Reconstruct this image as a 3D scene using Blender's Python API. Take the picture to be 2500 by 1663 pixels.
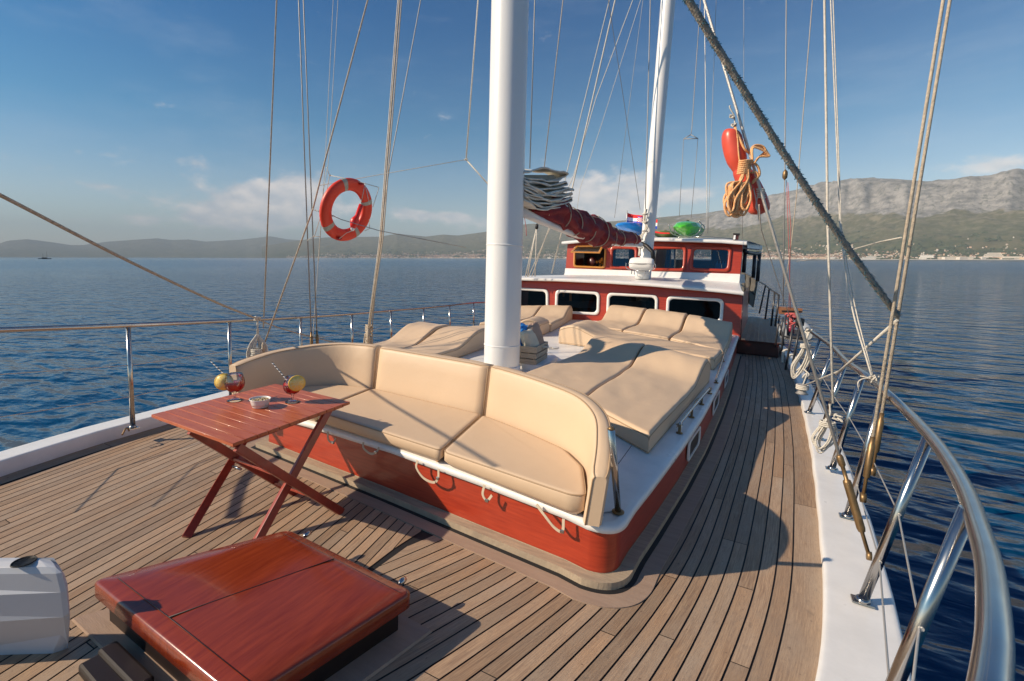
import bpy, bmesh, math, random
from mathutils import Vector, Matrix, noise
random.seed(7)
R = math.radians
S = bpy.context.scene
COL = S.collection
for o in list(bpy.data.objects): bpy.data.objects.remove(o)

# ---------------------------------------------------------------- camera
# boat frame: x to port, y aft, z up, deck at z=0.  The boat lies heeled/trimmed on the sea by ~2 degrees.
F, CX, CY, H = 1160.0, 1250.0, 760.0, 1.75
bY = Vector((610, -81, F)).normalized()
bX = -Vector((-2230, -194, F)); bX = (bX - bY*bX.dot(bY)).normalized()
bZ = bX.cross(bY)
if bZ.y > 0: bZ = -bZ
B = Matrix((bX, bY, bZ))                       # photo ray -> boat frame
CAM = Vector((0, 0, H))
_a = Vector((-1250, 628-CY, F)).cross(Vector((1250, 633-CY, F))).normalized()
if _a.y > 0: _a = -_a
UP = (B @ _a).normalized()                     # true up in the boat frame
SEA = 1.9                                      # deck above water
TILT = Matrix.Translation((0, 0, SEA)) @ UP.rotation_difference(Vector((0, 0, 1))).to_matrix().to_4x4()
K = 2500/2357
def ray(u, v): return B @ Vector((u-CX, v-CY, F))
def pz(u, v, z):
    d = ray(u, v); return CAM + d*((z-H)/d.z)
def py(u, v, y):
    d = ray(u, v); return CAM + d*(y/d.y)
def px(u, v, x):
    d = ray(u, v); return CAM + d*(x/d.x)
def pd(u, v, dep): return CAM + ray(u, v)*(dep/F)
def pl(u, v, p0, n):
    d = ray(u, v); return CAM + d*((Vector(p0)-CAM).dot(n)/d.dot(n))
def depth(p): return (B.transposed() @ (Vector(p)-CAM)).z
def Dm(x, y): return x*K, y*K
def conv(ox, oy, s): return lambda x, y: (ox+x/s, oy+y/s)
Z3 = conv(850, 700, 2.613); Z6 = conv(1200, 750, 3.92); Z4 = conv(1200, 480, 3.143); Z7 = conv(1380, 500, 4.714)
ZA = conv(1250, 0, 1.8856); ZB = conv(0, 0, 1.8856); ZL = conv(650, 380, 6.032); ZS = conv(1200, 380, 4.9)
ZR = conv(1700, 250, 5.228); R5 = conv(1780, 560, 6.532); ZV = conv(0, 1050, 2.143); ZZ = conv(750, 1200, 2.773)
Z2 = conv(300, 800, 2.851); ZG = conv(480, 860, 7.857); ZC = conv(1190, 780, 10.25); ZQ = conv(2000, 800, 1.816)
Z15 = conv(1500, 800, 3.92)

cd = bpy.data.cameras.new('camera'); cam = bpy.data.objects.new('camera', cd); COL.objects.link(cam)
S.camera = cam
cd.sensor_width = 36; cd.lens = F/2500*36; cd.shift_y = -(831.5-CY)/2500
cd.clip_start = 0.02; cd.clip_end = 90000
m = Matrix.Identity(4)
for i, c in enumerate((B @ Vector((1, 0, 0)), B @ Vector((0, -1, 0)), B @ Vector((0, 0, -1)))):
    for j in range(3): m[j][i] = c[j]
m.translation = CAM
cam.matrix_world = TILT @ m
CW = (TILT @ CAM.to_4d()).to_3d()
T3 = TILT.to_3x3()

# ---------------------------------------------------------------- light
SUN_EL, SUN_AZ = R(33), R(50)
ldir = Vector((math.cos(SUN_EL)*math.sin(SUN_AZ), math.cos(SUN_EL)*math.cos(SUN_AZ), -math.sin(SUN_EL)))
ldw = ldir                                          # light travel direction in world
sd = bpy.data.lights.new('sun', 'SUN'); sd.energy = 4.7; sd.angle = R(0.55); sd.color = (1, 0.82, 0.61)
sun = bpy.data.objects.new('sun', sd); COL.objects.link(sun)
sun.rotation_mode = 'QUATERNION'; sun.rotation_quaternion = ldw.to_track_quat('-Z', 'Y')
sun.location = (0, 0, 30)
W = bpy.data.worlds.new("World"); S.world = W; W.use_nodes = True
def world():
    nt = W.node_tree; nt.nodes.clear(); N = nt.nodes; L = nt.links
    out = N.new('ShaderNodeOutputWorld'); bg = N.new('ShaderNodeBackground')
    sky = N.new('ShaderNodeTexSky'); sky.sky_type = 'NISHITA'; sky.sun_disc = False
    sky.sun_elevation = SUN_EL
    s = -ldw
    sky.sun_rotation = math.atan2(s.x, s.y)
    sky.air_density = 1.0; sky.dust_density = 1.0; sky.ozone_density = 2.2; sky.altitude = 0
    tc = N.new('ShaderNodeTexCoord')
    sep = N.new('ShaderNodeSeparateXYZ'); L.new(tc.outputs['Generated'], sep.inputs[0])
    def math_(op, a, b=None, c=None):
        n = N.new('ShaderNodeMath'); n.operation = op
        for i, q in enumerate((a, b, c)):
            if q is None: continue
            if isinstance(q, (int, float)): n.inputs[i].default_value = q
            else: L.new(q, n.inputs[i])
        return n.outputs[0]
    # cumulus banks standing over the coast: soft lobes around chosen compass directions, broken up by noise
    mp = N.new('ShaderNodeMapping'); mp.inputs['Scale'].default_value = (1, 1, 1.9); L.new(tc.outputs['Generated'], mp.inputs[0])
    ns = N.new('ShaderNodeTexNoise'); ns.inputs['Scale'].default_value = 17; ns.inputs['Detail'].default_value = 10; ns.inputs['Roughness'].default_value = 0.58
    L.new(mp.outputs[0], ns.inputs['Vector'])
    total = None
    for (u, v, wu, wv, amp) in ((640, 505, 150, 62, 1.05), (760, 480, 80, 46, 0.75), (540, 530, 120, 30, .5), (1440, 495, 120, 66, 1.05), (1560, 490, 80, 50, .7), (1370, 500, 50, 40, .5),
                                (1705, 478, 46, 22, .8), (1000, 522, 50, 17, .62), (1070, 526, 60, 14, .5), (1130, 530, 50, 14, .45), (880, 500, 50, 25, .5),
                                (290, 400, 190, 30, .26), (270, 455, 100, 16, .42), (480, 395, 60, 14, .22), (2420, 400, 120, 26, .5), (200, 540, 60, 12, .45), (330, 535, 80, 14, .45),
                                (2480, 420, 100, 30, .4), (1250, 545, 500, 20, .3)):
        d = (T3 @ ray(u, v)).normalized()
        hx = Vector((d.x, d.y, 0)).normalized(); side = Vector((-hx.y, hx.x, 0)); up = side.cross(d) if False else Vector((0, 0, 1))
        ang = F/math.sqrt((u-CX)**2+F*F)
        dx = N.new('ShaderNodeVectorMath'); dx.operation = 'DOT_PRODUCT'; L.new(tc.outputs['Generated'], dx.inputs[0]); dx.inputs[1].default_value = side
        a = math_('DIVIDE', dx.outputs['Value'], wu/F*ang*ang)
        b = math_('DIVIDE', math_('SUBTRACT', sep.outputs['Z'], d.z), wv/F*ang)
        r2 = math_('ADD', math_('MULTIPLY', a, a), math_('MULTIPLY', b, b))
        fr = N.new('ShaderNodeVectorMath'); fr.operation = 'DOT_PRODUCT'; L.new(tc.outputs['Generated'], fr.inputs[0]); fr.inputs[1].default_value = d
        g = math_('MULTIPLY', math_('EXPONENT', math_('MULTIPLY', r2, -1.0)), amp)
        g = math_('MULTIPLY', g, math_('GREATER_THAN', fr.outputs['Value'], 0.3))
        total = g if total is None else math_('ADD', total, g)
    val = math_('ADD', total, math_('MULTIPLY', math_('SUBTRACT', ns.outputs['Fac'], 0.5), 1.7))
    mr = N.new('ShaderNodeMapRange'); mr.interpolation_type = 'SMOOTHSTEP'; L.new(val, mr.inputs['Value'])
    mr.inputs['From Min'].default_value = 0.24; mr.inputs['From Max'].default_value = 0.78
    mask = math_('MULTIPLY', mr.outputs[0], 0.92)
    mask = math_('MULTIPLY', mask, math_('GREATER_THAN', sep.outputs['Z'], 0.0))
    # high thin cirrus veil
    ns2 = N.new('ShaderNodeTexNoise'); ns2.inputs['Scale'].default_value = 3.2; ns2.inputs['Detail'].default_value = 7; ns2.inputs['Roughness'].default_value = .62
    mp2 = N.new('ShaderNodeMapping'); mp2.inputs['Scale'].default_value = (1, 1.6, 5); mp2.inputs['Rotation'].default_value = (0.1, 0.25, 0.4); L.new(tc.outputs['Generated'], mp2.inputs[0]); L.new(mp2.outputs[0], ns2.inputs['Vector'])
    mr2 = N.new('ShaderNodeMapRange'); mr2.interpolation_type = 'SMOOTHSTEP'; L.new(ns2.outputs['Fac'], mr2.inputs['Value']); mr2.inputs['From Min'].default_value = .45; mr2.inputs['From Max'].default_value = .8; mr2.inputs['To Max'].default_value = .12
    ccol = N.new('ShaderNodeMixRGB'); ns3 = N.new('ShaderNodeTexNoise'); ns3.inputs['Scale'].default_value = 26; ns3.inputs['Detail'].default_value = 6; L.new(mp.outputs[0], ns3.inputs['Vector'])
    cr = N.new('ShaderNodeMapRange'); L.new(ns3.outputs['Fac'], cr.inputs['Value']); cr.inputs['From Min'].default_value = .35; cr.inputs['From Max'].default_value = .65
    ccol.inputs['Color1'].default_value = (4.6, 4.8, 5.2, 1); ccol.inputs['Color2'].default_value = (7.2, 6.6, 6.3, 1); L.new(cr.outputs[0], ccol.inputs['Fac'])
    rampz = N.new('ShaderNodeValToRGB'); L.new(sep.outputs['Z'], rampz.inputs[0]); cre = rampz.color_ramp
    for pos, colr in ((0.0, (1.0, 1.0, 1.0)), (.10, (.84, .92, .95)), (.24, (.28, .66, .82)), (.42, (.085, .47, .76)), (.75, (.05, .40, .70))):
        e_ = cre.elements[0] if pos == 0 else (cre.elements[len(cre.elements)-1] if pos == .75 else cre.elements.new(pos)); e_.position = pos; e_.color = (*colr, 1)
    hsv = N.new('ShaderNodeMixRGB'); hsv.blend_type = 'MULTIPLY'; hsv.inputs['Fac'].default_value = 1; L.new(sky.outputs[0], hsv.inputs['Color1']); L.new(rampz.outputs[0], hsv.inputs['Color2'])
    mix = N.new('ShaderNodeMixRGB'); L.new(mask, mix.inputs['Fac']); L.new(hsv.outputs[0], mix.inputs['Color1']); L.new(ccol.outputs[0], mix.inputs['Color2'])
    mix2 = N.new('ShaderNodeMixRGB'); L.new(mr2.outputs[0], mix2.inputs['Fac']); L.new(mix.outputs[0], mix2.inputs['Color1']); mix2.inputs['Color2'].default_value = (5.2, 5.6, 6.4, 1)
    L.new(mix2.outputs[0], bg.inputs['Color']); bg.inputs['Strength'].default_value = 0.10
    L.new(bg.outputs[0], out.inputs[0])
world()
S.view_settings.view_transform = 'Standard'; S.view_settings.look = 'None'; S.view_settings.exposure = 0.38; S.view_settings.gamma = 1
S.render.engine = 'CYCLES'
S.cycles.transparent_max_bounces = 12; S.cycles.volume_bounces = 0

# ---------------------------------------------------------------- materials
def mat(name, col, rough=0.5, metal=0.0, coat=0.0, spec=None, var=0.0, vscale=6, bump=0.0, bscale=60, stretch=(1, 1, 1), coord='Object', col2=None, island=0.0, detail=5, alpha=None, trans=0.0, ior=None, sub=None, bdist=0.01, rvar=0.0):
    M = bpy.data.materials.new(name); M.use_nodes = True; nt = M.node_tree; N = nt.nodes; L = nt.links
    p = N['Principled BSDF']
    p.inputs['Roughness'].default_value = rough; p.inputs['Metallic'].default_value = metal; p.inputs['Coat Weight'].default_value = coat
    p.inputs['Coat Roughness'].default_value = 0.08
    if spec is not None: p.inputs['Specular IOR Level'].default_value = spec
    if ior: p.inputs['IOR'].default_value = ior
    if trans: p.inputs['Transmission Weight'].default_value = trans
    p.inputs['Base Color'].default_value = (*col, 1)
    tc = N.new('ShaderNodeTexCoord'); mp = N.new('ShaderNodeMapping'); mp.inputs['Scale'].default_value = stretch
    L.new(tc.outputs[coord], mp.inputs[0])
    last = None
    if var or col2:
        n = N.new('ShaderNodeTexNoise'); n.inputs['Scale'].default_value = vscale; n.inputs['Detail'].default_value = detail; n.inputs['Roughness'].default_value = .6
        L.new(mp.outputs[0], n.inputs['Vector'])
        mr = N.new('ShaderNodeMapRange'); mr.inputs['From Min'].default_value = .3; mr.inputs['From Max'].default_value = .7; L.new(n.outputs['Fac'], mr.inputs['Value'])
        mx = N.new('ShaderNodeMixRGB'); L.new(mr.outputs[0], mx.inputs['Fac'])
        c2 = col2 if col2 else tuple(c*(1-var) for c in col)
        mx.inputs['Color1'].default_value = (*col, 1); mx.inputs['Color2'].default_value = (*c2, 1); last = mx.outputs[0]
        if rvar:
            rm = N.new('ShaderNodeMapRange'); L.new(n.outputs['Fac'], rm.inputs['Value']); rm.inputs['From Min'].default_value = .3; rm.inputs['From Max'].default_value = .7
            rm.inputs['To Min'].default_value = rough; rm.inputs['To Max'].default_value = rough+rvar; L.new(rm.outputs[0], p.inputs['Roughness'])
    if island:
        g = N.new('ShaderNodeNewGeometry'); hs = N.new('ShaderNodeHueSaturation')
        mr = N.new('ShaderNodeMapRange'); L.new(g.outputs['Random Per Island'], mr.inputs['Value']); mr.inputs['To Min'].default_value = 1-island; mr.inputs['To Max'].default_value = 1+island*.7
        L.new(mr.outputs[0], hs.inputs['Value'])
        if last: L.new(last, hs.inputs['Color'])
        else: hs.inputs['Color'].default_value = (*col, 1)
        last = hs.outputs[0]
    if last: L.new(last, p.inputs['Base Color'])
    if bump:
        n = N.new('ShaderNodeTexNoise'); n.inputs['Scale'].default_value = bscale; n.inputs['Detail'].default_value = 4
        L.new(mp.outputs[0], n.inputs['Vector'])
        b = N.new('ShaderNodeBump'); b.inputs['Strength'].default_value = bump; b.inputs['Distance'].default_value = bdist; L.new(n.outputs['Fac'], b.inputs['Height']); L.new(b.outputs[0], p.inputs['Normal'])
    if alpha is not None: p.inputs['Alpha'].default_value = alpha
    return M
M = {}
M['white'] = mat('white_paint', (.82, .81, .79), .26, var=.12, vscale=5, bump=.08, bscale=30, rvar=.15)
M['mast'] = mat('mast_paint', (.82, .82, .81), .28, var=.05, vscale=2.5, bump=.05, bscale=8, stretch=(1, 1, .2))
M['steel'] = mat('stainless', (.50, .48, .46), .15, 1.0, var=.08, vscale=9, rvar=.08)
M['wire'] = mat('steel_wire', (.34, .33, .32), .45, .5, bump=.5, bscale=300)
M['wirelight'] = mat('steel_wire_bright', (.62, .59, .54), .4, .6, bump=.5, bscale=260)
M['red'] = mat('mahogany_varnish', (.44, .050, .018), .34, 0, .25, col2=(.31, .028, .011), vscale=5, stretch=(1, 1, 14), bump=.03, bscale=40)
M['redside'] = M['red']
M['lid'] = mat('lid_varnish', (.27, .042, .012), .20, 0, .25, col2=(.17, .022, .008), vscale=4, stretch=(12, 1.2, 3), bump=.03, bscale=25)
M['tabletop'] = mat('table_varnish', (.54, .15, .055), .40, 0, .12, col2=(.40, .075, .03), vscale=5, stretch=(1, 9, 1), island=.14, bump=.08, bscale=40)
M['tableleg'] = mat('table_leg', (.40, .055, .028), .38, 0, .3, var=.4, vscale=6, stretch=(8, 2, 1))
M['dark'] = mat('dark_wood', (.014, .006, .005), .5, var=.5)
M['darkred'] = mat('dark_mahogany', (.09, .014, .010), .4, 0, .3, var=.4)
M['cushion'] = mat('cream_vinyl', (.66, .485, .325), .52, var=.05, vscale=2.2, bump=.18, bscale=5, detail=6, bdist=.03)
M['piping'] = mat('cream_piping', (.40, .27, .16), .6)
M['caulk'] = mat('caulk', (.014, .014, .016), .7, var=.3)
M['seam'] = mat('seam_line', (.10, .07, .05), .9)  # dark brown line of the panel joint
M['rope'] = mat('white_rope', (.76, .71, .62), .8, bump=.9, bscale=160, var=.25, vscale=40)
M['ropetan'] = mat('tan_rope', (.62, .52, .40), .85, bump=.9, bscale=160, var=.35, vscale=40)
M['ropeor'] = mat('orange_rope', (.90, .55, .28), .8, bump=.9, bscale=120, var=.25, vscale=40, col2=(.82, .38, .15))
M['ropedk'] = mat('frayed_rope', (.46, .40, .32), .9, bump=1, bscale=90, col2=(.16, .17, .17), vscale=30)
M['ropered'] = mat('red_cord', (.50, .10, .10), .8)
M['maroon'] = mat('maroon_canvas', (.27, .022, .032), .8, col2=(.17, .014, .022), vscale=7, bump=.5, bscale=30, bdist=.02)
M['canvas'] = mat('grey_canvas', (.86, .81, .70), .85, col2=(.58, .56, .50), vscale=6, bump=.4, bscale=40)
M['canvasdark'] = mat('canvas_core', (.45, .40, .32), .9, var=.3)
M['orange'] = mat('orange_plastic', (.74, .048, .018), .42, var=.1)
M['buoy'] = mat('red_buoy', (.74, .095, .055), .34, var=.2, vscale=5)
M['tape'] = mat('reflective_tape', (.42, .42, .36), .45, var=.3, vscale=30)
M['glassc'] = mat('clear_glass', (1, 1, 1), .0, trans=1.0, ior=1.45)
M['drink'] = mat('red_drink', (.55, .006, .02), .05, trans=.35, ior=1.33)
M['peel'] = mat('orange_peel', (.90, .58, .06), .5, bump=.3, bscale=200)
M['pulp'] = mat('citrus_pulp', (.95, .62, .10), .35, col2=(.92, .75, .30), vscale=60)
M['straw'] = mat('paper_straw', (.8, .78, .74), .6); M['black'] = mat('black', (.012, .012, .013), .5)
M['ceramic'] = mat('ceramic', (.74, .72, .69), .25); M['nuts'] = mat('snack', (.62, .48, .27), .7, island=.3)
M['crate'] = mat('weathered_crate', (.62, .50, .36), .85, col2=(.43, .34, .25), vscale=8, stretch=(1, 1, 10), island=.15, bump=.4)
M['darkpost'] = mat('dark_post', (.06, .06, .065), .35, .3)
M['blue'] = mat('blue_cloth', (.04, .32, .85), .8, var=.3, bump=.6, bscale=20); M['towel'] = mat('cream_towel', (.82, .72, .56), .95, var=.15, bump=.7, bscale=120)
M['towelb'] = mat('brown_towel', (.52, .36, .28), .95, var=.25, bump=.7, bscale=120)
M['teakold'] = mat('weathered_teak', (.46, .36, .25), .8, col2=(.31, .245, .18), vscale=5, stretch=(1, 9, 1), bump=.4, bscale=30)
M['teakmargin'] = mat('teak_margin', (.38, .27, .20), .75, col2=(.31, .215, .16), vscale=3, stretch=(1, 8, 1), bump=.25, bscale=40)
M['bronze'] = mat('bronze', (.30, .19, .09), .45, .7, var=.35, vscale=20)
M['bluekayak'] = mat('blue_kayak', (.03, .34, .95), .25, coat=.3, var=.2); M['greenkayak'] = mat('green_kayak', (.10, .58, .03), .22, coat=.4, var=.2)
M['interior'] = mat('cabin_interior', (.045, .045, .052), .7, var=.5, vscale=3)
M['yellowwood'] = mat('varnished_oak', (.55, .22, .03), .35, coat=.4, var=.2, vscale=8)
M['net'] = mat('rail_cloth', (.17, .155, .13), .9, var=.4, vscale=10)
M['strapm'] = mat('webbing', (.55, .45, .33), .85)
M['blueplastic'] = mat('water_bottle_blue', (.05, .35, .7), .2)
M['housing'] = mat('shade_greyed_gelcoat', (.52, .54, .58), .5, var=.10, vscale=3)  # white casing; even grey stands in for the shade missing on it
M['curtain'] = mat('amber_curtain', (.50, .27, .08), .8)
M['flagred'] = mat('flag_red', (.75, .02, .02), .7); M['flagwhite'] = mat('flag_white', (.8, .8, .8), .7); M['flagblue'] = mat('flag_blue', (.02, .06, .45), .7)
M['lifevest'] = mat('vest_orange', (.8, .25, .02), .7)

def teak_deck_mat():
    Mx = bpy.data.materials.new('teak_planks'); Mx.use_nodes = True; nt = Mx.node_tree; N = nt.nodes; L = nt.links; p = N['Principled BSDF']
    uv = N.new('ShaderNodeUVMap'); g = N.new('ShaderNodeNewGeometry')
    add = N.new('ShaderNodeCombineXYZ'); mul = N.new('ShaderNodeMath'); mul.operation = 'MULTIPLY'; mul.inputs[1].default_value = 53; L.new(g.outputs['Random Per Island'], mul.inputs[0])
    L.new(mul.outputs[0], add.inputs[2]); L.new(mul.outputs[0], add.inputs[0])
    vm = N.new('ShaderNodeVectorMath'); vm.operation = 'ADD'; L.new(uv.outputs[0], vm.inputs[0]); L.new(add.outputs[0], vm.inputs[1])
    def nz(scale, st, det=6, rough=.6):
        mp = N.new('ShaderNodeMapping'); mp.inputs['Scale'].default_value = st; L.new(vm.outputs[0], mp.inputs[0])
        n = N.new('ShaderNodeTexNoise'); n.inputs['Scale'].default_value = scale; n.inputs['Detail'].default_value = det; n.inputs['Roughness'].default_value = rough; L.new(mp.outputs[0], n.inputs['Vector']); return n.outputs['Fac']
    def mr(x, a, b, c=0, d=1):
        n = N.new('ShaderNodeMapRange'); L.new(x, n.inputs['Value']); n.inputs['From Min'].default_value = a; n.inputs['From Max'].default_value = b; n.inputs['To Min'].default_value = c; n.inputs['To Max'].default_value = d; return n.outputs[0]
    def mix(f, a, b, mode='MIX'):
        n = N.new('ShaderNodeMixRGB'); n.blend_type = mode
        for k, q in (('Fac', f), ('Color1', a), ('Color2', b)):
            if isinstance(q, (int, float)): n.inputs[k].default_value = q
            elif isinstance(q, tuple): n.inputs[k].default_value = (*q, 1)
            else: L.new(q, n.inputs[k])
        return n.outputs[0]
    grain = nz(5, (1.2, 28, 1)); fine = nz(9, (2.5, 75, 1), 5, .7); blot = nz(1.3, (1, 3, 1)); warm = nz(.8, (1, 2, 1), 3); dirt = nz(14, (1, 1, 1), 6)
    c = mix(mr(grain, .36, .62), (.47, .32, .20), (.28, .18, .115))
    c = mix(mr(blot, .40, .66), c, (.40, .30, .215))
    c = mix(mr(warm, .52, .72, 0, .55), c, (.46, .26, .13))
    c = mix(mr(fine, .52, .62, 0, .75), c, (.19, .14, .11))
    c = mix(mr(dirt, .62, .76, 0, .35), c, (.10, .085, .075))
    vo = N.new('ShaderNodeTexVoronoi'); vo.inputs['Scale'].default_value = 5.5; L.new(vm.outputs[0], vo.inputs['Vector'])
    c = mix(mr(vo.outputs['Distance'], .03, .045, .55, 0), c, (.36, .27, .20))
    tco = N.new('ShaderNodeTexCoord'); big = N.new('ShaderNodeTexNoise'); big.inputs['Scale'].default_value = 1.1; big.inputs['Detail'].default_value = 8; big.inputs['Roughness'].default_value = .65; L.new(tco.outputs['Object'], big.inputs['Vector'])
    c = mix(mr(big.outputs['Fac'], .52, .70, 0, .45), c, (.27, .20, .15)); c = mix(mr(big.outputs['Fac'], .40, .28, 0, .4), c, (.52, .41, .31))
    spk = N.new('ShaderNodeTexNoise'); spk.inputs['Scale'].default_value = 34; spk.inputs['Detail'].default_value = 3; L.new(tco.outputs['Object'], spk.inputs['Vector']); c = mix(mr(spk.outputs['Fac'], .70, .74, 0, .6), c, (.12, .07, .045))
    hs = N.new('ShaderNodeHueSaturation'); L.new(c, hs.inputs['Color']); L.new(mr(g.outputs['Random Per Island'], 0, 1, .78, 1.14), hs.inputs['Value'])
    L.new(hs.outputs[0], p.inputs['Base Color']); p.inputs['Roughness'].default_value = .66; L.new(mr(grain, .3, .7, .5, .78), p.inputs['Roughness'])
    b = N.new('ShaderNodeBump'); b.inputs['Strength'].default_value = .5; b.inputs['Distance'].default_value = .003; L.new(fine, b.inputs['Height']); L.new(b.outputs[0], p.inputs['Normal'])
    return Mx
M['teak'] = teak_deck_mat()

def window_mat(name, tint, fac, ior=1.5):
    Mx = bpy.data.materials.new(name); Mx.use_nodes = True; nt = Mx.node_tree; N = nt.nodes; L = nt.links
    for n in list(N): N.remove(n)
    out = N.new('ShaderNodeOutputMaterial'); t = N.new('ShaderNodeBsdfTransparent'); t.inputs[0].default_value = (*tint, 1)
    gl = N.new('ShaderNodeBsdfGlossy'); gl.inputs['Roughness'].default_value = .015; gl.inputs[0].default_value = (.9, .9, .9, 1)
    fr = N.new('ShaderNodeFresnel'); fr.inputs[0].default_value = ior; ad = N.new('ShaderNodeMath'); ad.operation = 'ADD'; ad.inputs[1].default_value = fac; L.new(fr.outputs[0], ad.inputs[0])
    mx = N.new('ShaderNodeMixShader'); L.new(ad.outputs[0], mx.inputs[0]); L.new(t.outputs[0], mx.inputs[1]); L.new(gl.outputs[0], mx.inputs[2]); L.new(mx.outputs[0], out.inputs[0])
    return Mx
M['pane'] = window_mat('tinted_pane', (.28, .28, .28), 0.0, 1.22); M['panew'] = window_mat('wheelhouse_pane', (.35, .40, .44), .07, 1.4)
M['goblet'] = window_mat('goblet_glass', (.97, .98, .98), .05)
def drink_mat():
    Mx = bpy.data.materials.new('red_aperitif'); Mx.use_nodes = True; nt = Mx.node_tree; N = nt.nodes; L = nt.links; p = N['Principled BSDF']
    p.inputs['Base Color'].default_value = (.75, .006, .03, 1); p.inputs['Roughness'].default_value = .08
    p.inputs['Subsurface Weight'].default_value = 0; t = N.new('ShaderNodeBsdfTranslucent'); t.inputs[0].default_value = (.95, .01, .05, 1)
    mx = N.new('ShaderNodeMixShader'); mx.inputs[0].default_value = .4; L.new(p.outputs[0], mx.inputs[1]); L.new(t.outputs[0], mx.inputs[2]); L.new(mx.outputs[0], N['Material Output'].inputs[0]); return Mx
M['drink'] = drink_mat()

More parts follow.
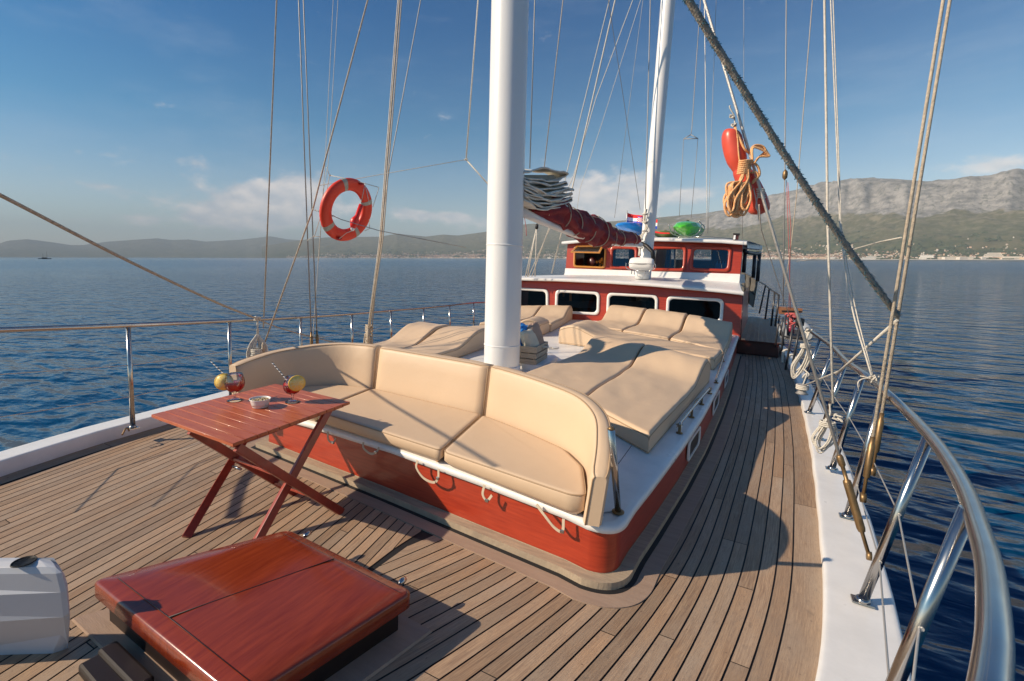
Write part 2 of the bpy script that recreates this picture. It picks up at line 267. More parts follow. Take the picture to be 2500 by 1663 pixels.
# ---------------------------------------------------------------- mesh helpers
class MB:
    def __init__(s): s.v = []; s.f = []; s.m = []; s.sm = []; s.uv = []; s.cur = 0
    def face(s, idx, smooth=False, uv=None): s.f.append(tuple(idx)); s.m.append(s.cur); s.sm.append(smooth); s.uv.append(uv)
    def add(s, vs, fs, smooth=False):
        k = len(s.v); s.v += [Vector(q) for q in vs]
        for f in fs: s.face([k+i for i in f], smooth)
        return s
    def box(s, lo, hi, M4=None):
        x0, y0, z0 = lo; x1, y1, z1 = hi
        vs = [Vector(q) for q in ((x0, y0, z0), (x1, y0, z0), (x1, y1, z0), (x0, y1, z0), (x0, y0, z1), (x1, y0, z1), (x1, y1, z1), (x0, y1, z1))]
        if M4: vs = [M4 @ q for q in vs]
        return s.add(vs, [(0, 3, 2, 1), (4, 5, 6, 7), (0, 1, 5, 4), (1, 2, 6, 5), (2, 3, 7, 6), (3, 0, 4, 7)])
    def hexa(s, b, t):        # b,t: 4 points each (bottom, top), any prism with n points
        n = len(b); vs = list(b)+list(t)
        fs = [tuple(range(n-1, -1, -1)), tuple(range(n, 2*n))]+[(i, (i+1) % n, n+(i+1) % n, n+i) for i in range(n)]
        return s.add(vs, fs)
    def bar(s, a, b, w, h, up=(0, 0, 1)):
        a = Vector(a); b = Vector(b); d = (b-a).normalized(); u = Vector(up); sd_ = d.cross(u).normalized(); u = sd_.cross(d).normalized()
        q = [sd_*w/2+u*h/2, -sd_*w/2+u*h/2, -sd_*w/2-u*h/2, sd_*w/2-u*h/2]
        return s.hexa([a+k for k in q], [b+k for k in q])
    def tube(s, pts, r, n=8, closed=False, cap=True):
        pts = [Vector(p) for p in pts]; N_ = len(pts)
        if N_ < 2: return s
        rs = r if isinstance(r, (list, tuple)) else [r]*N_
        k = len(s.v); prev = None
        for i, p in enumerate(pts):
            if closed: d = (pts[(i+1) % N_]-pts[i-1])
            else: d = pts[min(i+1, N_-1)]-pts[max(i-1, 0)]
            if d.length < 1e-9: d = Vector((0, 0, 1))
            d.normalize()
            if prev is None:
                a = Vector((0, 0, 1)) if abs(d.z) < .9 else Vector((1, 0, 0)); e = d.cross(a).normalized()
            else:
                e = prev - d*prev.dot(d)
                e = e.normalized() if e.length > 1e-6 else d.orthogonal().normalized()
            prev = e; g = d.cross(e)
            for j in range(n):
                t = 2*math.pi*j/n; s.v.append(p + (e*math.cos(t)+g*math.sin(t))*rs[i])
        for i in range(N_ if closed else N_-1):
            for j in range(n):
                a = k+i*n+j; b = k+i*n+(j+1) % n; c = k+((i+1) % N_)*n+(j+1) % n; d_ = k+((i+1) % N_)*n+j
                s.face((a, b, c, d_), True)
        if cap and not closed:
            s.face([k+j for j in range(n)][::-1]); s.face([k+(N_-1)*n+j for j in range(n)])
        return s
    def lathe(s, prof, c=(0, 0, 0), n=24, M4=None, smooth=True):
        k = len(s.v); c = Vector(c)
        for (r, z) in prof:
            for j in range(n):
                t = 2*math.pi*j/n; q = Vector((r*math.cos(t), r*math.sin(t), z)); q = (M4 @ q) if M4 else q+c; s.v.append(q)
        for i in range(len(prof)-1):
            for j in range(n): s.face((k+i*n+j, k+i*n+(j+1) % n, k+(i+1)*n+(j+1) % n, k+(i+1)*n+j), smooth)
        if prof[0][0] > 1e-5: s.face([k+j for j in range(n)][::-1])
        if prof[-1][0] > 1e-5: s.face([k+(len(prof)-1)*n+j for j in range(n)])
        return s
    def grid(s, rows, smooth=True, uvs=None, close_u=False):
        k = len(s.v); nr = len(rows); nc = len(rows[0])
        for r in rows: s.v += [Vector(p) for p in r]
        for i in range(nr-1):
            for j in range(nc if close_u else nc-1):
                j2 = (j+1) % nc
                u = None
                if uvs: u = (uvs[i][j], uvs[i][j2], uvs[i+1][j2], uvs[i+1][j])
                s.face((k+i*nc+j, k+i*nc+j2, k+(i+1)*nc+j2, k+(i+1)*nc+j), smooth, u)
        return s
    def build(s, name, mats, parent=None, origin=None, label=None, cat=None, group=None, kind=None, bevel=0):
        me = bpy.data.meshes.new(name)
        if parent is not None: org = Vector(parent['_o'])
        elif origin is not None: org = Vector(origin)
        else:
            xs = [q.x for q in s.v]; ys = [q.y for q in s.v]; zs = [q.z for q in s.v]
            org = Vector(((min(xs)+max(xs))/2, (min(ys)+max(ys))/2, min(zs)))
        me.from_pydata([q-org for q in s.v], [], s.f)
        if not isinstance(mats, (list, tuple)): mats = [mats]
        for q in mats: me.materials.append(M[q] if isinstance(q, str) else q)
        me.polygons.foreach_set('material_index', s.m); me.polygons.foreach_set('use_smooth', s.sm)
        if any(u is not None for u in s.uv):
            ul = me.uv_layers.new(name='UVMap')
            for p, u in zip(me.polygons, s.uv):
                if u is not None:
                    for li, q in zip(p.loop_indices, u): ul.data[li].uv = q
        me.update()
        bm = bmesh.new(); bm.from_mesh(me); bmesh.ops.recalc_face_normals(bm, faces=bm.faces) if kind != 'structure' else None; bm.to_mesh(me); bm.free()
        o = bpy.data.objects.new(name, me); COL.objects.link(o)
        if parent is not None: o.parent = parent; o['_o'] = parent['_o']
        else: o.location = org; o['_o'] = tuple(org)
        if bevel:
            b = o.modifiers.new('bevel', 'BEVEL'); b.width = bevel; b.segments = 2; b.limit_method = 'ANGLE'; b.angle_limit = R(35)
        tag(o, label, cat, group, kind); return o
def tag(o, label=None, cat=None, group=None, kind=None):
    if label: o['label'] = label
    if cat: o['category'] = cat
    if group: o['group'] = group
    if kind: o['kind'] = kind
def thing(name, loc, label, cat, group=None):
    o = bpy.data.objects.new(name, None); COL.objects.link(o); o.location = loc; o['_o'] = tuple(loc); o.empty_display_size = .1
    tag(o, label, cat, group); return o
def lerp(a, b, t): return Vector(a).lerp(Vector(b), t)
def catmull(P, n=6, closed=False):
    P = [Vector(p) for p in P]; out = []; N_ = len(P)
    rng = range(N_ if closed else N_-1)
    for i in rng:
        p0 = P[i-1] if (closed or i > 0) else P[0]*2-P[1]; p1 = P[i]; p2 = P[(i+1) % N_]; p3 = P[(i+2) % N_] if (closed or i+2 < N_) else P[-1]*2-P[-2]
        for k in range(n):
            t = k/n; out.append(.5*((2*p1)+(-p0+p2)*t+(2*p0-5*p1+4*p2-p3)*t*t+(-p0+3*p1-3*p2+p3)*t**3))
    if not closed: out.append(P[-1])
    return out
def interp(xs, ys, x):
    if x <= xs[0]: return ys[0]
    for i in range(1, len(xs)):
        if x <= xs[i]:
            t = (x-xs[i-1])/(xs[i]-xs[i-1]); a = ys[i-1]; b = ys[i]
            return a+(b-a)*t
    return ys[-1]
def inset(P, d):
    n = len(P); out = []; ar = sum(P[i].x*P[(i+1) % n].y-P[(i+1) % n].x*P[i].y for i in range(n)); sg = 1 if ar > 0 else -1
    for i in range(n):
        a = (P[i]-P[i-1]); b = (P[(i+1) % n]-P[i]); a = Vector((a.x, a.y, 0)).normalized(); b = Vector((b.x, b.y, 0)).normalized()
        na = Vector((-a.y, a.x, 0)); nb = Vector((-b.y, b.x, 0)); q = (na+nb); q = q/max(.35, q.length_squared/2) if q.length > 1e-6 else na
        out.append(P[i]+q*d*sg)
    return out
def rounded(P, r, n=5):      # round the corners of polygon P
    P = [Vector(p) for p in P]; out = []; N_ = len(P)
    for i in range(N_):
        a = P[i-1]; b = P[i]; c = P[(i+1) % N_]; rr = min(r, (a-b).length*.45, (c-b).length*.45)
        p = b+(a-b).normalized()*rr; q = b+(c-b).normalized()*rr
        for k in range(n+1):
            t = k/n; out.append(p*(1-t)**2+b*2*t*(1-t)+q*t*t)
    return out
def pad(mb, P, z0, z1, r=.03, rb=.02, cap=True, puff=False):
    P = [Vector((p[0], p[1], 0)) for p in P]; rings = []
    f0 = z0 if callable(z0) else (lambda p: z0); f1 = z1 if callable(z1) else (lambda p: z1)
    prof = [(rb, 0, 0), (0, rb, 0)]+[(r*(1-math.cos(a)), 0, -r*(1-math.sin(a))) for a in (0, R(30), R(60), R(90))]
    for k, (ins, dz, dt) in enumerate(prof):
        Q = inset(P, ins) if ins else P
        if k < 2: rings.append([Vector((q.x, q.y, f0(q)+dz)) for q in Q])
        else: rings.append([Vector((q.x, q.y, f1(q)+dt)) for q in Q])
    if puff:
        c = sum(rings[-1], Vector())/len(P)
        for q, dz in ((.965, 0), ): rings.append([Vector((c.x+(p.x-c.x)*q, c.y+(p.y-c.y)*q, f1(Vector((c.x+(p.x-c.x)*q, c.y+(p.y-c.y)*q, 0)))+dz)) for p in rings[5]])
    k = len(mb.v); n = len(P); mb.grid(rings, True, close_u=True)
    mb.face([k+i for i in range(n)][::-1]); mb.face([k+(len(rings)-1)*n+i for i in range(n)], not puff)
    return rings
def boxes(mb, M4, *bs):
    for lo, hi in bs: mb.box(lo, hi, M4)
    return mb
EXEC_WORLD = []          # objects already in world space (not tilted with the boat)
# ================================================================ DECK
HB = [(-1.8, .15), (-1.0, .02), (0.0, -.02), (.6, .10)]     # unused far-forward hints
RX = [(-0.6, -.55), (0.6, -.05), (1.4, .16), (2.37, .35), (2.93, .43), (3.5, .47), (4.57, .53), (5.6, .575), (7.0, .61), (9.3, .63), (12.3, .56), (14.0, .45), (20, .0)]
RYs = [a for a, b in RX]; RXs = [b for a, b in RX]
def rdeck(y): return interp(RYs, RXs, y)
LX = [(-1.0, -4.2), (0.3, -4.80), (1.26, -5.03), (1.6, -5.13), (2.0, -5.23), (2.7, -5.33), (4, -5.55), (6, -5.85), (9, -6.2), (12, -6.5), (20, -6.9)]
def ldeck(y): return interp([a for a, b in LX], [b for a, b in LX], y)
def slopeR(x, y):       # sprung planks follow the hull side and splay out towards the bow
    base = (rdeck(y+.3)-rdeck(y-.3))/.6
    k = max(0, min(1, (4.6-y)/2.6)); near = max(0, min(1.25, (-.15-x)/1.1))
    return base*max(0, min(1, (x+3)/3)) + k*near*.25
def trace(x0, y0, fn, dy=.12, yend=14.0, stop=None):
    P = [(x0, y0)]; x, y = x0, y0
    while y < yend:
        x += fn(x, y)*dy; y += dy
        if stop and stop(x, y): break
        P.append((x, y))
    return P
def plank_strip(mb, A, Bp, z=0.0, gap=.0046, cuts=None):
    """A,Bp polylines [(x,y)] of the two edges; resampled to common stations; butt joints at random"""
    def res(P, n):
        d = [0]
        for i in range(1, len(P)): d.append(d[-1]+math.dist(P[i], P[i-1]))
        out = []
        for k in range(n):
            t = d[-1]*k/(n-1); out.append(Vector((interp(d, [p[0] for p in P], t), interp(d, [p[1] for p in P], t), z)))
        return out, d[-1]
    def at_y(P, y):
        if y <= P[0][1]: return Vector((P[0][0], P[0][1], z))
        if y >= P[-1][1]: return Vector((P[-1][0], P[-1][1], z))
        for i in range(1, len(P)):
            if y <= P[i][1]:
                t = (y-P[i-1][1])/max(1e-9, P[i][1]-P[i-1][1]); return Vector((P[i-1][0]+(P[i][0]-P[i-1][0])*t, y, z))
    ys0 = min(A[0][1], Bp[0][1]); e0, e1 = sorted((A[-1][1], Bp[-1][1])); ys1 = e1 if e1-e0 < .5 else e0
    n = max(4, int((ys1-ys0)/.12)); yy = [ys0+(ys1-ys0)*k/(n-1) for k in range(n)]
    a = [at_y(A, q) for q in yy]; b = [at_y(Bp, q) for q in yy]
    acc = random.uniform(.3, 2.6); i = 0; seg = [0]
    L_ = 0
    for k in range(1, n):
        L_ += (a[k]-a[k-1]).length
        if L_ > acc: seg.append(k); acc = L_+random.uniform(2.0, 4.2)
    if seg[-1] != n-1: seg.append(n-1)
    for s0, s1 in zip(seg, seg[1:]):
        ru = random.uniform(0, 50); rows = []; uv = []; uu = 0
        for k in range(s0, s1+1):
            p, q = a[k], b[k]; w = (q-p); wl = max(w.length, 1e-4); e = w/wl*min(gap, wl*.4)
            pp, qq = p+e, q-e
            if k == s0 and s0: dd = (a[k+1]-a[k]).normalized()*.005; pp += dd; qq += dd
            if k > s0: uu += (a[k]-a[k-1]).length
            rows.append([pp, qq]); uv.append([(uu+ru, 0), (uu+ru, wl)])
        mb.grid(rows, False, uv)
mb = MB()
XH, YH = -1.855, 2.55           # joint where the two plank families meet, forward edge of the trunk
PWX = .083
# starboard-to-port fan on the right: seams spaced on the forward cross-line y=1.75
starts = []; x = XH+.0
xs0 = XH
edges = []
g = rdeck(1.75)-.16
n = int((g-(-2.6))/PWX)
for i in range(-9, n+1):
    x0 = -1.20+(i-8)*PWX if False else g-(n-i)*PWX
    if x0 < -2.75: continue
    # forwards
    fw = [(x0, 1.75)]; x, y = x0, 1.75
    while y > -1.0:
        x -= slopeR(x, y)*.12; y -= .12; fw.append((x, y))
    aft = trace(x0, 1.75, slopeR)
    P = fw[::-1]+aft[1:]
    P = [p for p in P if p[0] > XH-.001 or p[1] > 2.5]
    P = [p for p in P if not (p[1] > 2.5 and p[0] < -.70)]
    if len(P) > 2: edges.append(P)
for A, Bq in zip(edges, edges[1:]):
    plank_strip(mb, A, Bq)
# margin plank along the right side
ys = [-1+.2*i for i in range(75)]
mA = [p for p in edges[-1]]
plank_strip(mb, mA, [(rdeck(y)+.01, y) for (x, y) in mA])
# the left fan
slopeL = lambda x, y: -.30+.06*max(0, min(1, (-3.0-x)/-2.0)) if x > -3 else -.25
slopeL = lambda x, y: interp([-5.3, -4.3, -3.3, -1.9], [-.28, -.285, -.235, -.225], x)*(1 if y < 3 else max(.25, 1-(y-3)*.25))
edgesL = []
x0 = -4.82
x_left0 = ldeck(0.0)+.16
xx = x_left0
while xx < -1.15:
    P = trace(xx, 0.0, slopeL, yend=8.5)
    bw = [(xx, 0.0)]; x, y = xx, 0.0
    while y > -1.0:
        x -= slopeL(x, y)*.12; y -= .12; bw.append((x, y))
    P = bw[::-1]+P[1:]
    P = [p for p in P if p[0] < XH and not (p[1] > 2.7 and p[0] > -4.0) and p[0] > ldeck(p[1])]
    if len(P) > 2: edgesL.append(P)
    xx += .074
for A, Bq in zip(edgesL, edgesL[1:]):
    plank_strip(mb, A, Bq)
# left margin strip
plank_strip(mb, [(ldeck(y)-.0, y) for y in [q*.25-1 for q in range(50)]], [(ldeck(y)+.16, y) for y in [q*.25-1 for q in range(50)]], z=.003)
deck = mb.build('deck', 'teak', kind='structure', origin=(0, 0, 0))
mb = MB()
ysd = [-1.2+.4*i for i in range(60)]
mb.grid([[(ldeck(y)-.05, y, -.005), (rdeck(y)+.05, y, -.005)] for y in ysd], False)
mb.build('deck_caulking', 'caulk', kind='structure', origin=(0, 0, -.005))

# teak margin boards round the trunk, and the ledge at its foot
HR = [(2.2, -.60), (2.75, -.60), (3.2, -.555), (4.0, -.49), (5.0, -.43), (6.4, -.39), (8.0, -.37), (11.6, -.37)]
def hright(y): return interp([a for a, b in HR], [b for a, b in HR], y)
def hleft(y): return interp([2.5, 4, 6, 8, 11.6], [-3.95, -4.25, -4.65, -5.0, -5.4], y)
front = [(-3.95, 2.78), (-3.3, 2.73), (-2.34, 2.66), (-1.52, 2.585), (-.90, 2.53)]
def hatch_outline(off=0.0, yend=11.6, rc=.16):
    P = [Vector((x, y-off, 0)) for x, y in front]
    P[0].x -= off; 
    corner = Vector((-.60+off, 2.50-off, 0))
    a = corner+Vector((-rc-off, .0, 0)); b = corner+Vector((0, rc+off, 0))
    P += [a*(1-t)**2+corner*2*t*(1-t)+b*t*t for t in [k/14 for k in range(15)]]
    y = b.y+.15
    P += [Vector((hright(b.y)+off, b.y+.02, 0))] if abs(hright(b.y)+off-b.x) < .02 else []
    while y < yend: P.append(Vector((hright(y)+off, y, 0))); y += .3
    P.append(Vector((hright(yend)+off, yend, 0))); P.append(Vector((hleft(yend)-off, yend, 0)))
    y = yend-.5
    while y > 3.1: P.append(Vector((hleft(y)-off, y, 0))); y -= .5
    return P
def ring(mb, o0, o1, z0, z1, yend=11.6):
    A = hatch_outline(o0, yend); Bq = hatch_outline(o1, yend); n = min(len(A), len(Bq)); A = A[:n]; Bq = Bq[:n]
    rows = [[Vector((p.x, p.y, -.003)) for p in Bq], [Vector((p.x, p.y, z1)) for p in Bq], [Vector((p.x, p.y, z1)) for p in A], [Vector((p.x, p.y, z0)) for p in A]]
    d = [0]
    for i in range(1, n): d.append(d[-1]+(A[i]-A[i-1]).length)
    d.append(d[-1]+.5)
    uv = [[(d[j], k*.03) for j in range(n)]+[(d[-1], k*.03)] for k in range(4)]
    mb.grid(rows, False, uv, close_u=True) if False else mb.grid([r+[r[0]] for r in rows], False, uv)
trunk = thing('trunk_cabin', (-2.4, 5, 0), 'low red varnished trunk cabin with white top carrying the cream cushions', 'cabin')
mb = MB(); ring(mb, .0, .075, .055, .05); mb.build('foot_rail', 'teakold', trunk)
mb = MB(); ring(mb, .10, .20, .0, .006); mb.build('margin_board', 'teakmargin', trunk)
mb = MB(); ring(mb, .072, .104, .0, .008); mb.build('caulking_line', 'caulk', trunk)
def xcl(y): return (hright(y)+hleft(y))/2
def zh(x, y):               # cambered top of the trunk
    w = (hright(y)-hleft(y))/2; t = max(-1, min(1, (x-xcl(y))/w))
    return .335+.016*(y-2.5)+.085*(1-t*t)*(.5+.5*max(0, min(1, (y-2.55)/2.2)))
mb = MB(); O = hatch_outline(0); O2 = hatch_outline(-.012); n = len(O)
mb.grid([[Vector((p.x, p.y, .0)) for p in O]+[Vector((O[0].x, O[0].y, 0))], [Vector((p.x, p.y, zh(p.x, p.y)-.03)) for p in O2]+[Vector((O2[0].x, O2[0].y, zh(O2[0].x, O2[0].y)-.03))]], True)
mb.build('side_wall', 'red', trunk)
mb = MB(); rows = []
ysn = [2.62+.22*i for i in range(41)]
def frontline(x): return interp([-4.2, -3.95, -3.3, -2.34, -1.52, -.90, -.75, -.66, -.60, -.4], [2.9, 2.78, 2.73, 2.66, 2.585, 2.53, 2.56, 2.62, 2.74, 2.9], x)
NX = 40
Otop = hatch_outline(.028); nO = len(Otop)
rim = [Vector((p.x, p.y, zh(p.x, p.y)-.004)) for p in Otop]
rimlo = [Vector((p.x, p.y, zh(p.x, p.y)-.034)) for p in Otop]
rimin = [Vector((p.x, p.y, zh(p.x, p.y)+.008)) for p in inset(Otop, .015)]
rimin1 = [Vector((p.x, p.y, zh(p.x, p.y)+.012)) for p in inset(Otop, .05)]
mb.v += [Vector((p.x, p.y, zh(p.x, p.y)+.007)) for p in inset(Otop, .03)]; mb.face(range(len(Otop)))
rimin0 = [Vector((p.x, p.y, zh(p.x, p.y)-.050)) for p in inset(Otop, .035)]
mb.grid([rimin0+[rimin0[0]], rimlo+[rimlo[0]], rim+[rim[0]], rimin+[rimin[0]], rimin1+[rimin1[0]]], True)
# top surface rows
for i in range(60):
    y = 2.70+i*(11.6-2.70)/59
    xl = hleft(y)+.02; xr = hright(y)-.02
    rows.append([Vector((xl+(xr-xl)*j/24, max(y, frontline(xl+(xr-xl)*j/24)+.02) if i == 0 else y, 0)) for j in range(25)])
for r in rows:
    for p in r: p.z = zh(p.x, p.y)+.012
fr = [Vector((xl_, frontline(xl_)+.018, 0)) for xl_ in [hleft(2.8)+.02+(hright(2.8)-.02-hleft(2.8)-.02)*j/24 for j in range(25)]]
for p in fr: p.z = zh(p.x, p.y)+.012
rows = [fr]+rows[1:]
mb.grid(rows, True)
mb.build('roof', 'white', trunk)
# panel joint lines on the white top
mb = MB()
for (a, b) in ((Z6(1210, 1535), Z6(1335, 1370)), ):
    p = pz(*a, .35); q = pz(*b, .35)
    mb.tube([Vector((p.x, p.y, zh(p.x, p.y)+.012)), Vector((q.x, q.y, zh(q.x, q.y)+.012))], .0025, 4)
mb.build('panel_joint', 'seam', trunk)
# side windows of the trunk (seen edge-on along the walkway)
for (y0, y1) in ((4.35, 4.95), (6.0, 6.7), (7.6, 8.3)):
    fw = MB(); xr = lambda y: hright(y)+.004
    q = [Vector((0, y0, .095)), Vector((0, y1, .095)), Vector((0, y1, .28)), Vector((0, y0, .28))]
    qo = rounded(q, .06, 4); 
    c = Vector((0, (y0+y1)/2, .1875)); qi = [c+(p-c)*.78 for p in qo]
    for P in (qo, qi):
        for p in P: p.x = xr(p.y)
    o2 = [p+Vector((.012, 0, 0)) for p in qo]; i2 = [p+Vector((.012, 0, 0)) for p in qi]
    fw.grid([qo+[qo[0]], o2+[o2[0]], i2+[i2[0]], qi+[qi[0]]], False)
    wn = fw.build('window', 'white', trunk)
    pn = MB(); pn.v = [p+Vector((.003, 0, 0)) for p in qi]; pn.face(range(len(qi))); pn.build('pane', 'black', wn)

# ---------------------------------------------------------------- bulwarks (capping of the hull side)
def bulw(name, P_in, P_out, zt, label, hull_out, slope_in=.0):
    t = thing(name, (P_in[0][0], P_in[0][1], 0), label, 'bulwark')
    mb = MB(); rows = []
    n = len(P_in)
    for (a, b) in zip(P_in, P_out):
        a = Vector((a[0], a[1], 0)); b = Vector((b[0], b[1], 0)); d = (b-a).normalized(); zi = zt(a.y); zo = zi-.01
        rows.append([a+Vector((0, 0, -.01)), a+Vector((0, 0, zi-.012)), a+d*.006+Vector((0, 0, zi-.003)), a+d*.02+Vector((0, 0, zi)), a+d*.035+Vector((0, 0, zi)), b-d*.035+Vector((0, 0, zo)), b-d*.02+Vector((0, 0, zo)), b-d*.005+Vector((0, 0, zo-.008)), b+Vector((0, 0, zo-.025)), b+Vector((0, 0, zo-.10))])
    mb.grid(rows, True); mb.build('capping', 'white', t)
    mb = MB(); rows = [[Vector((b[0], b[1], zt(b[1])-.11)), Vector((b[0]-hull_out*.03, b[1], -.3)), Vector((b[0]-hull_out*.25, b[1], -1.0)), Vector((b[0]-hull_out*.7, b[1], -2.3))] for b in P_out]
    mb.grid(rows, True); mb.build('hull_planking', 'white', t)
    return t
yr = [-1.0+.2*i for i in range(90)]
def rout(y):  # outer edge
    return interp([-1, .8, 2.1, 2.64, 3.19, 4.16, 5.82, 8.35, 11.9, 16], [-.25, .45, .66, .73, .78, .84, .86, .86, .80, .4], y)
zr = lambda y: interp([0, 5.15, 5.2, 14, 16.8], [.055, .055, .075, .10, .25], y)
bulwR = bulw('bulwark', [(rdeck(y)-.003*math.sin(y*9), y) for y in yr], [(rout(y), y) for y in yr], zr, 'glossy white bulwark capping beside the right walkway', 1)
yl = [-1.0+.25*i for i in range(70)]
zl = lambda y: .125
def lout(y): return ldeck(y)-.27
bulwL = bulw('bulwark', [(ldeck(y), y) for y in yl], [(lout(y), y) for y in yl], zl, 'white bulwark capping along the far left edge behind the slatted table', -1)

# ---------------------------------------------------------------- raised after side deck with its dark riser
sp = thing('raised_side_deck', (0, 12.2, 0), 'raised teak side deck with dark varnished riser at the end of the walkway', 'step')
zs = .30
ya = pz(*Dm(1705, 790), 0).y
ya = 12.0
ZST = .33
mb = MB(); mb.box((-.47, ya, 0), (.46, ya+.05, ZST-.03)); mb.build('riser', 'darkred', sp, bevel=.02)
mb = MB()
for i in range(11):
    x0 = -.5+i*.09; mb.grid([[(x0+.003, ya-.03+k*.9, ZST), (x0+.087, ya-.03+k*.9, ZST)] for k in range(9)], False, [[(k*.9+i*7, 0), (k*.9+i*7, .09)] for k in range(9)])
mb.build('step_planking', 'teak', sp)
mb = MB(); mb.box((-.5, ya-.035, ZST-.032), (.52, ya+7.2, ZST-.004)); mb.build('nosing', 'darkred', sp)

# ================================================================ DECKHOUSE
HP0 = Vector((-.46, 11.35, .48)); HE = Vector((-1, -.10, 0)).normalized(); HU = Vector((0, .13, 1)).normalized(); HN = HE.cross(HU).normalized()
if HN.y > 0: HN = -HN
def hp(u, v, out=0.0): return pl(u, v, HP0+HN*out, HN)
house = thing('deckhouse', (-2.9, 12, .4), 'long low red deckhouse with a row of four white framed windows', 'deckhouse')
def window(parent, P, hpf, frame_m, pane_m, fw_, out, rr, name='window', zin=.03):
    """P: pixel corners of the outside of the frame; hpf maps pixels to the wall plane"""
    Q = [hpf(*p) for p in P]; N_ = (Q[1]-Q[0]).cross(Q[3]-Q[0]).normalized()
    if N_.y > 0: N_ = -N_
    c = sum(Q, Vector())/4; Qo = rounded(Q, rr, 5)
    w = (Q[1]-Q[0]).length; h = (Q[3]-Q[0]).length; sx = 1-2*fw_/w; sz = 1-2*fw_/h
    ex = (Q[1]-Q[0]).normalized(); ez = (Q[3]-Q[0]); ez = (ez-ex*ez.dot(ex)).normalized()
    def shrink(s_x, s_z, o): return [c+ex*((p-c).dot(ex)*s_x)+ez*((p-c).dot(ez)*s_z)+N_*o for p in Qo]
    mb = MB(); r0 = shrink(1, 1, 0); r1 = shrink(1, 1, out*.7); r2 = shrink(1-(1-sx)*.2, 1-(1-sz)*.2, out); r3 = shrink(1-(1-sx)*.8, 1-(1-sz)*.8, out); r4 = shrink(sx, sz, out*.6); r5 = shrink(sx, sz, -zin)
    mb.grid([r+[r[0]] for r in (r0, r1, r2, r3, r4, r5)], True); wn = mb.build(name, frame_m, parent)
    pn = MB(); pn.v = shrink(sx*1.0, sz*1.0, -zin*.5); pn.face(range(len(Qo))); pn.build('pane', pane_m, wn)
    return shrink(sx, sz, 0.0), N_
def wall_with_holes(mb, outer, holes):
    bm = bmesh.new()
    es = []
    for loop in [outer]+holes:
        vs = [bm.verts.new(p) for p in loop]
        for i in range(len(vs)): es.append(bm.edges.new((vs[i], vs[(i+1) % len(vs)])))
    bmesh.ops.triangle_fill(bm, edges=es, use_beauty=True)
    bm.verts.index_update(); mb.add([v.co.copy() for v in bm.verts], [[v.index for v in f.verts] for f in bm.faces]); bm.free()
WH = [[(120, 694), (438, 712), (438, 905), (120, 886)], [(492, 714), (833, 733), (826, 912), (486, 893)], [(888, 737), (1280, 757), (1272, 938), (880, 920)], [(1345, 762), (1785, 785), (1772, 975), (1335, 950)]]
holes = []
for q in WH:
    h_, n_ = window(house, [Z4(*p) for p in q], hp, 'white', 'pane', .065, .035, .13, zin=.03); holes.append(h_)
tl = hp(*Z4(60, 640)); tr = hp(*Z4(1925, 748)); br = hp(*Z4(1888, 1062)); bl = hp(*Z4(60, 905))
top = [hp(*Z4(x, y)) for x, y in ((1925, 748), (1500, 700), (1000, 662), (600, 650), (220, 650), (60, 653))]
tr = top[0]; br = Vector((tr.x+.03, tr.y-.12, .40)); bl = Vector((top[-1].x-.03, top[-1].y-.12, .40))
mb = MB(); wall_with_holes(mb, top+[bl, br], holes); mb.build('front_wall', 'red', house)
mb = MB()
sd0 = [br, br+Vector((.02, 5.5, 0)), tr+Vector((0, 5.5, .1)), tr]
mb.add(sd0, [(0, 1, 2, 3)]); mb.build('side_wall', 'red', house); mb = MB()
mb.add([bl, bl+Vector((0, 5.5, 0)), top[-1]+Vector((0, 5.5, .1)), top[-1]], [(0, 1, 2, 3)])
mb.build('side_wall', 'red', house)
mb = MB(); mb.tube([br+Vector((.012, -.004, 0)), tr+Vector((.012, -.004, 0))], .010, 6); mb.build('corner_bead', 'darkred', house)
# roof: front edge, side fillet, back edge
def rp(x, y, yy): return py(*Z4(x, y), yy)
fe = [(20, 633), (120, 632), (220, 632), (500, 638), (900, 655), (1200, 674), (1500, 700), (1750, 722), (1935, 742)]
yf = 11.18
F1 = []
for i, (x, y) in enumerate(fe):
    P = pl(*Z4(x, y-7), HP0+Vector((0, -.14, 0)), Vector((.1, -1, 0)).normalized()); F1.append(P)
rows = []
ZW = conv(1380, 500, 4.714)
be = []
for i, P in enumerate(F1):
    t = i/(len(F1)-1); be.append(Vector((P.x*(1-.0)+.0, P.y+1.9, 0)))
xr_b = -.47; 
BK = [Vector((-5.9+(xr_b+5.9)*i/(len(F1)-1), 12.75+.1*(i/(len(F1)-1)), 1.60)) for i in range(len(F1))]
zb = [1.56, 1.60, 1.635, 1.66, 1.675, 1.675, 1.66, 1.64, 1.615]
for b_, z_ in zip(BK, zb): b_.z = z_
for k in range(9):
    t = k/8; row = []
    for i in range(len(F1)):
        p = F1[i].lerp(BK[i], t); zc = F1[i].z+(BK[i].z-F1[i].z)*(1-(1-t)**1.6)
        p.z = zc
        if i == len(F1)-1: p.x = F1[i].x+(BK[i].x-F1[i].x)*(t**.55)
        row.append(p)
    rows.append(row)
mb = MB()
lo = [p+Vector((0, .004, -.065)) for p in F1]; lo2 = [p+Vector((0, .06, -.065)) for p in F1]
e1 = [p+Vector((0, -.008, -.01)) for p in F1]; e2 = [p+Vector((0, -.010, -.05)) for p in F1]
mb.grid([lo2, lo, e2, e1]+rows, True)
rt = [r[-1] for r in rows]; mb.grid([[p for p in rt], [p+Vector((.006, 0, -.02)) for p in rt], [p+Vector((0, 0, -.065)) for p in rt], [p+Vector((-.08, 0, -.065)) for p in rt]], True)
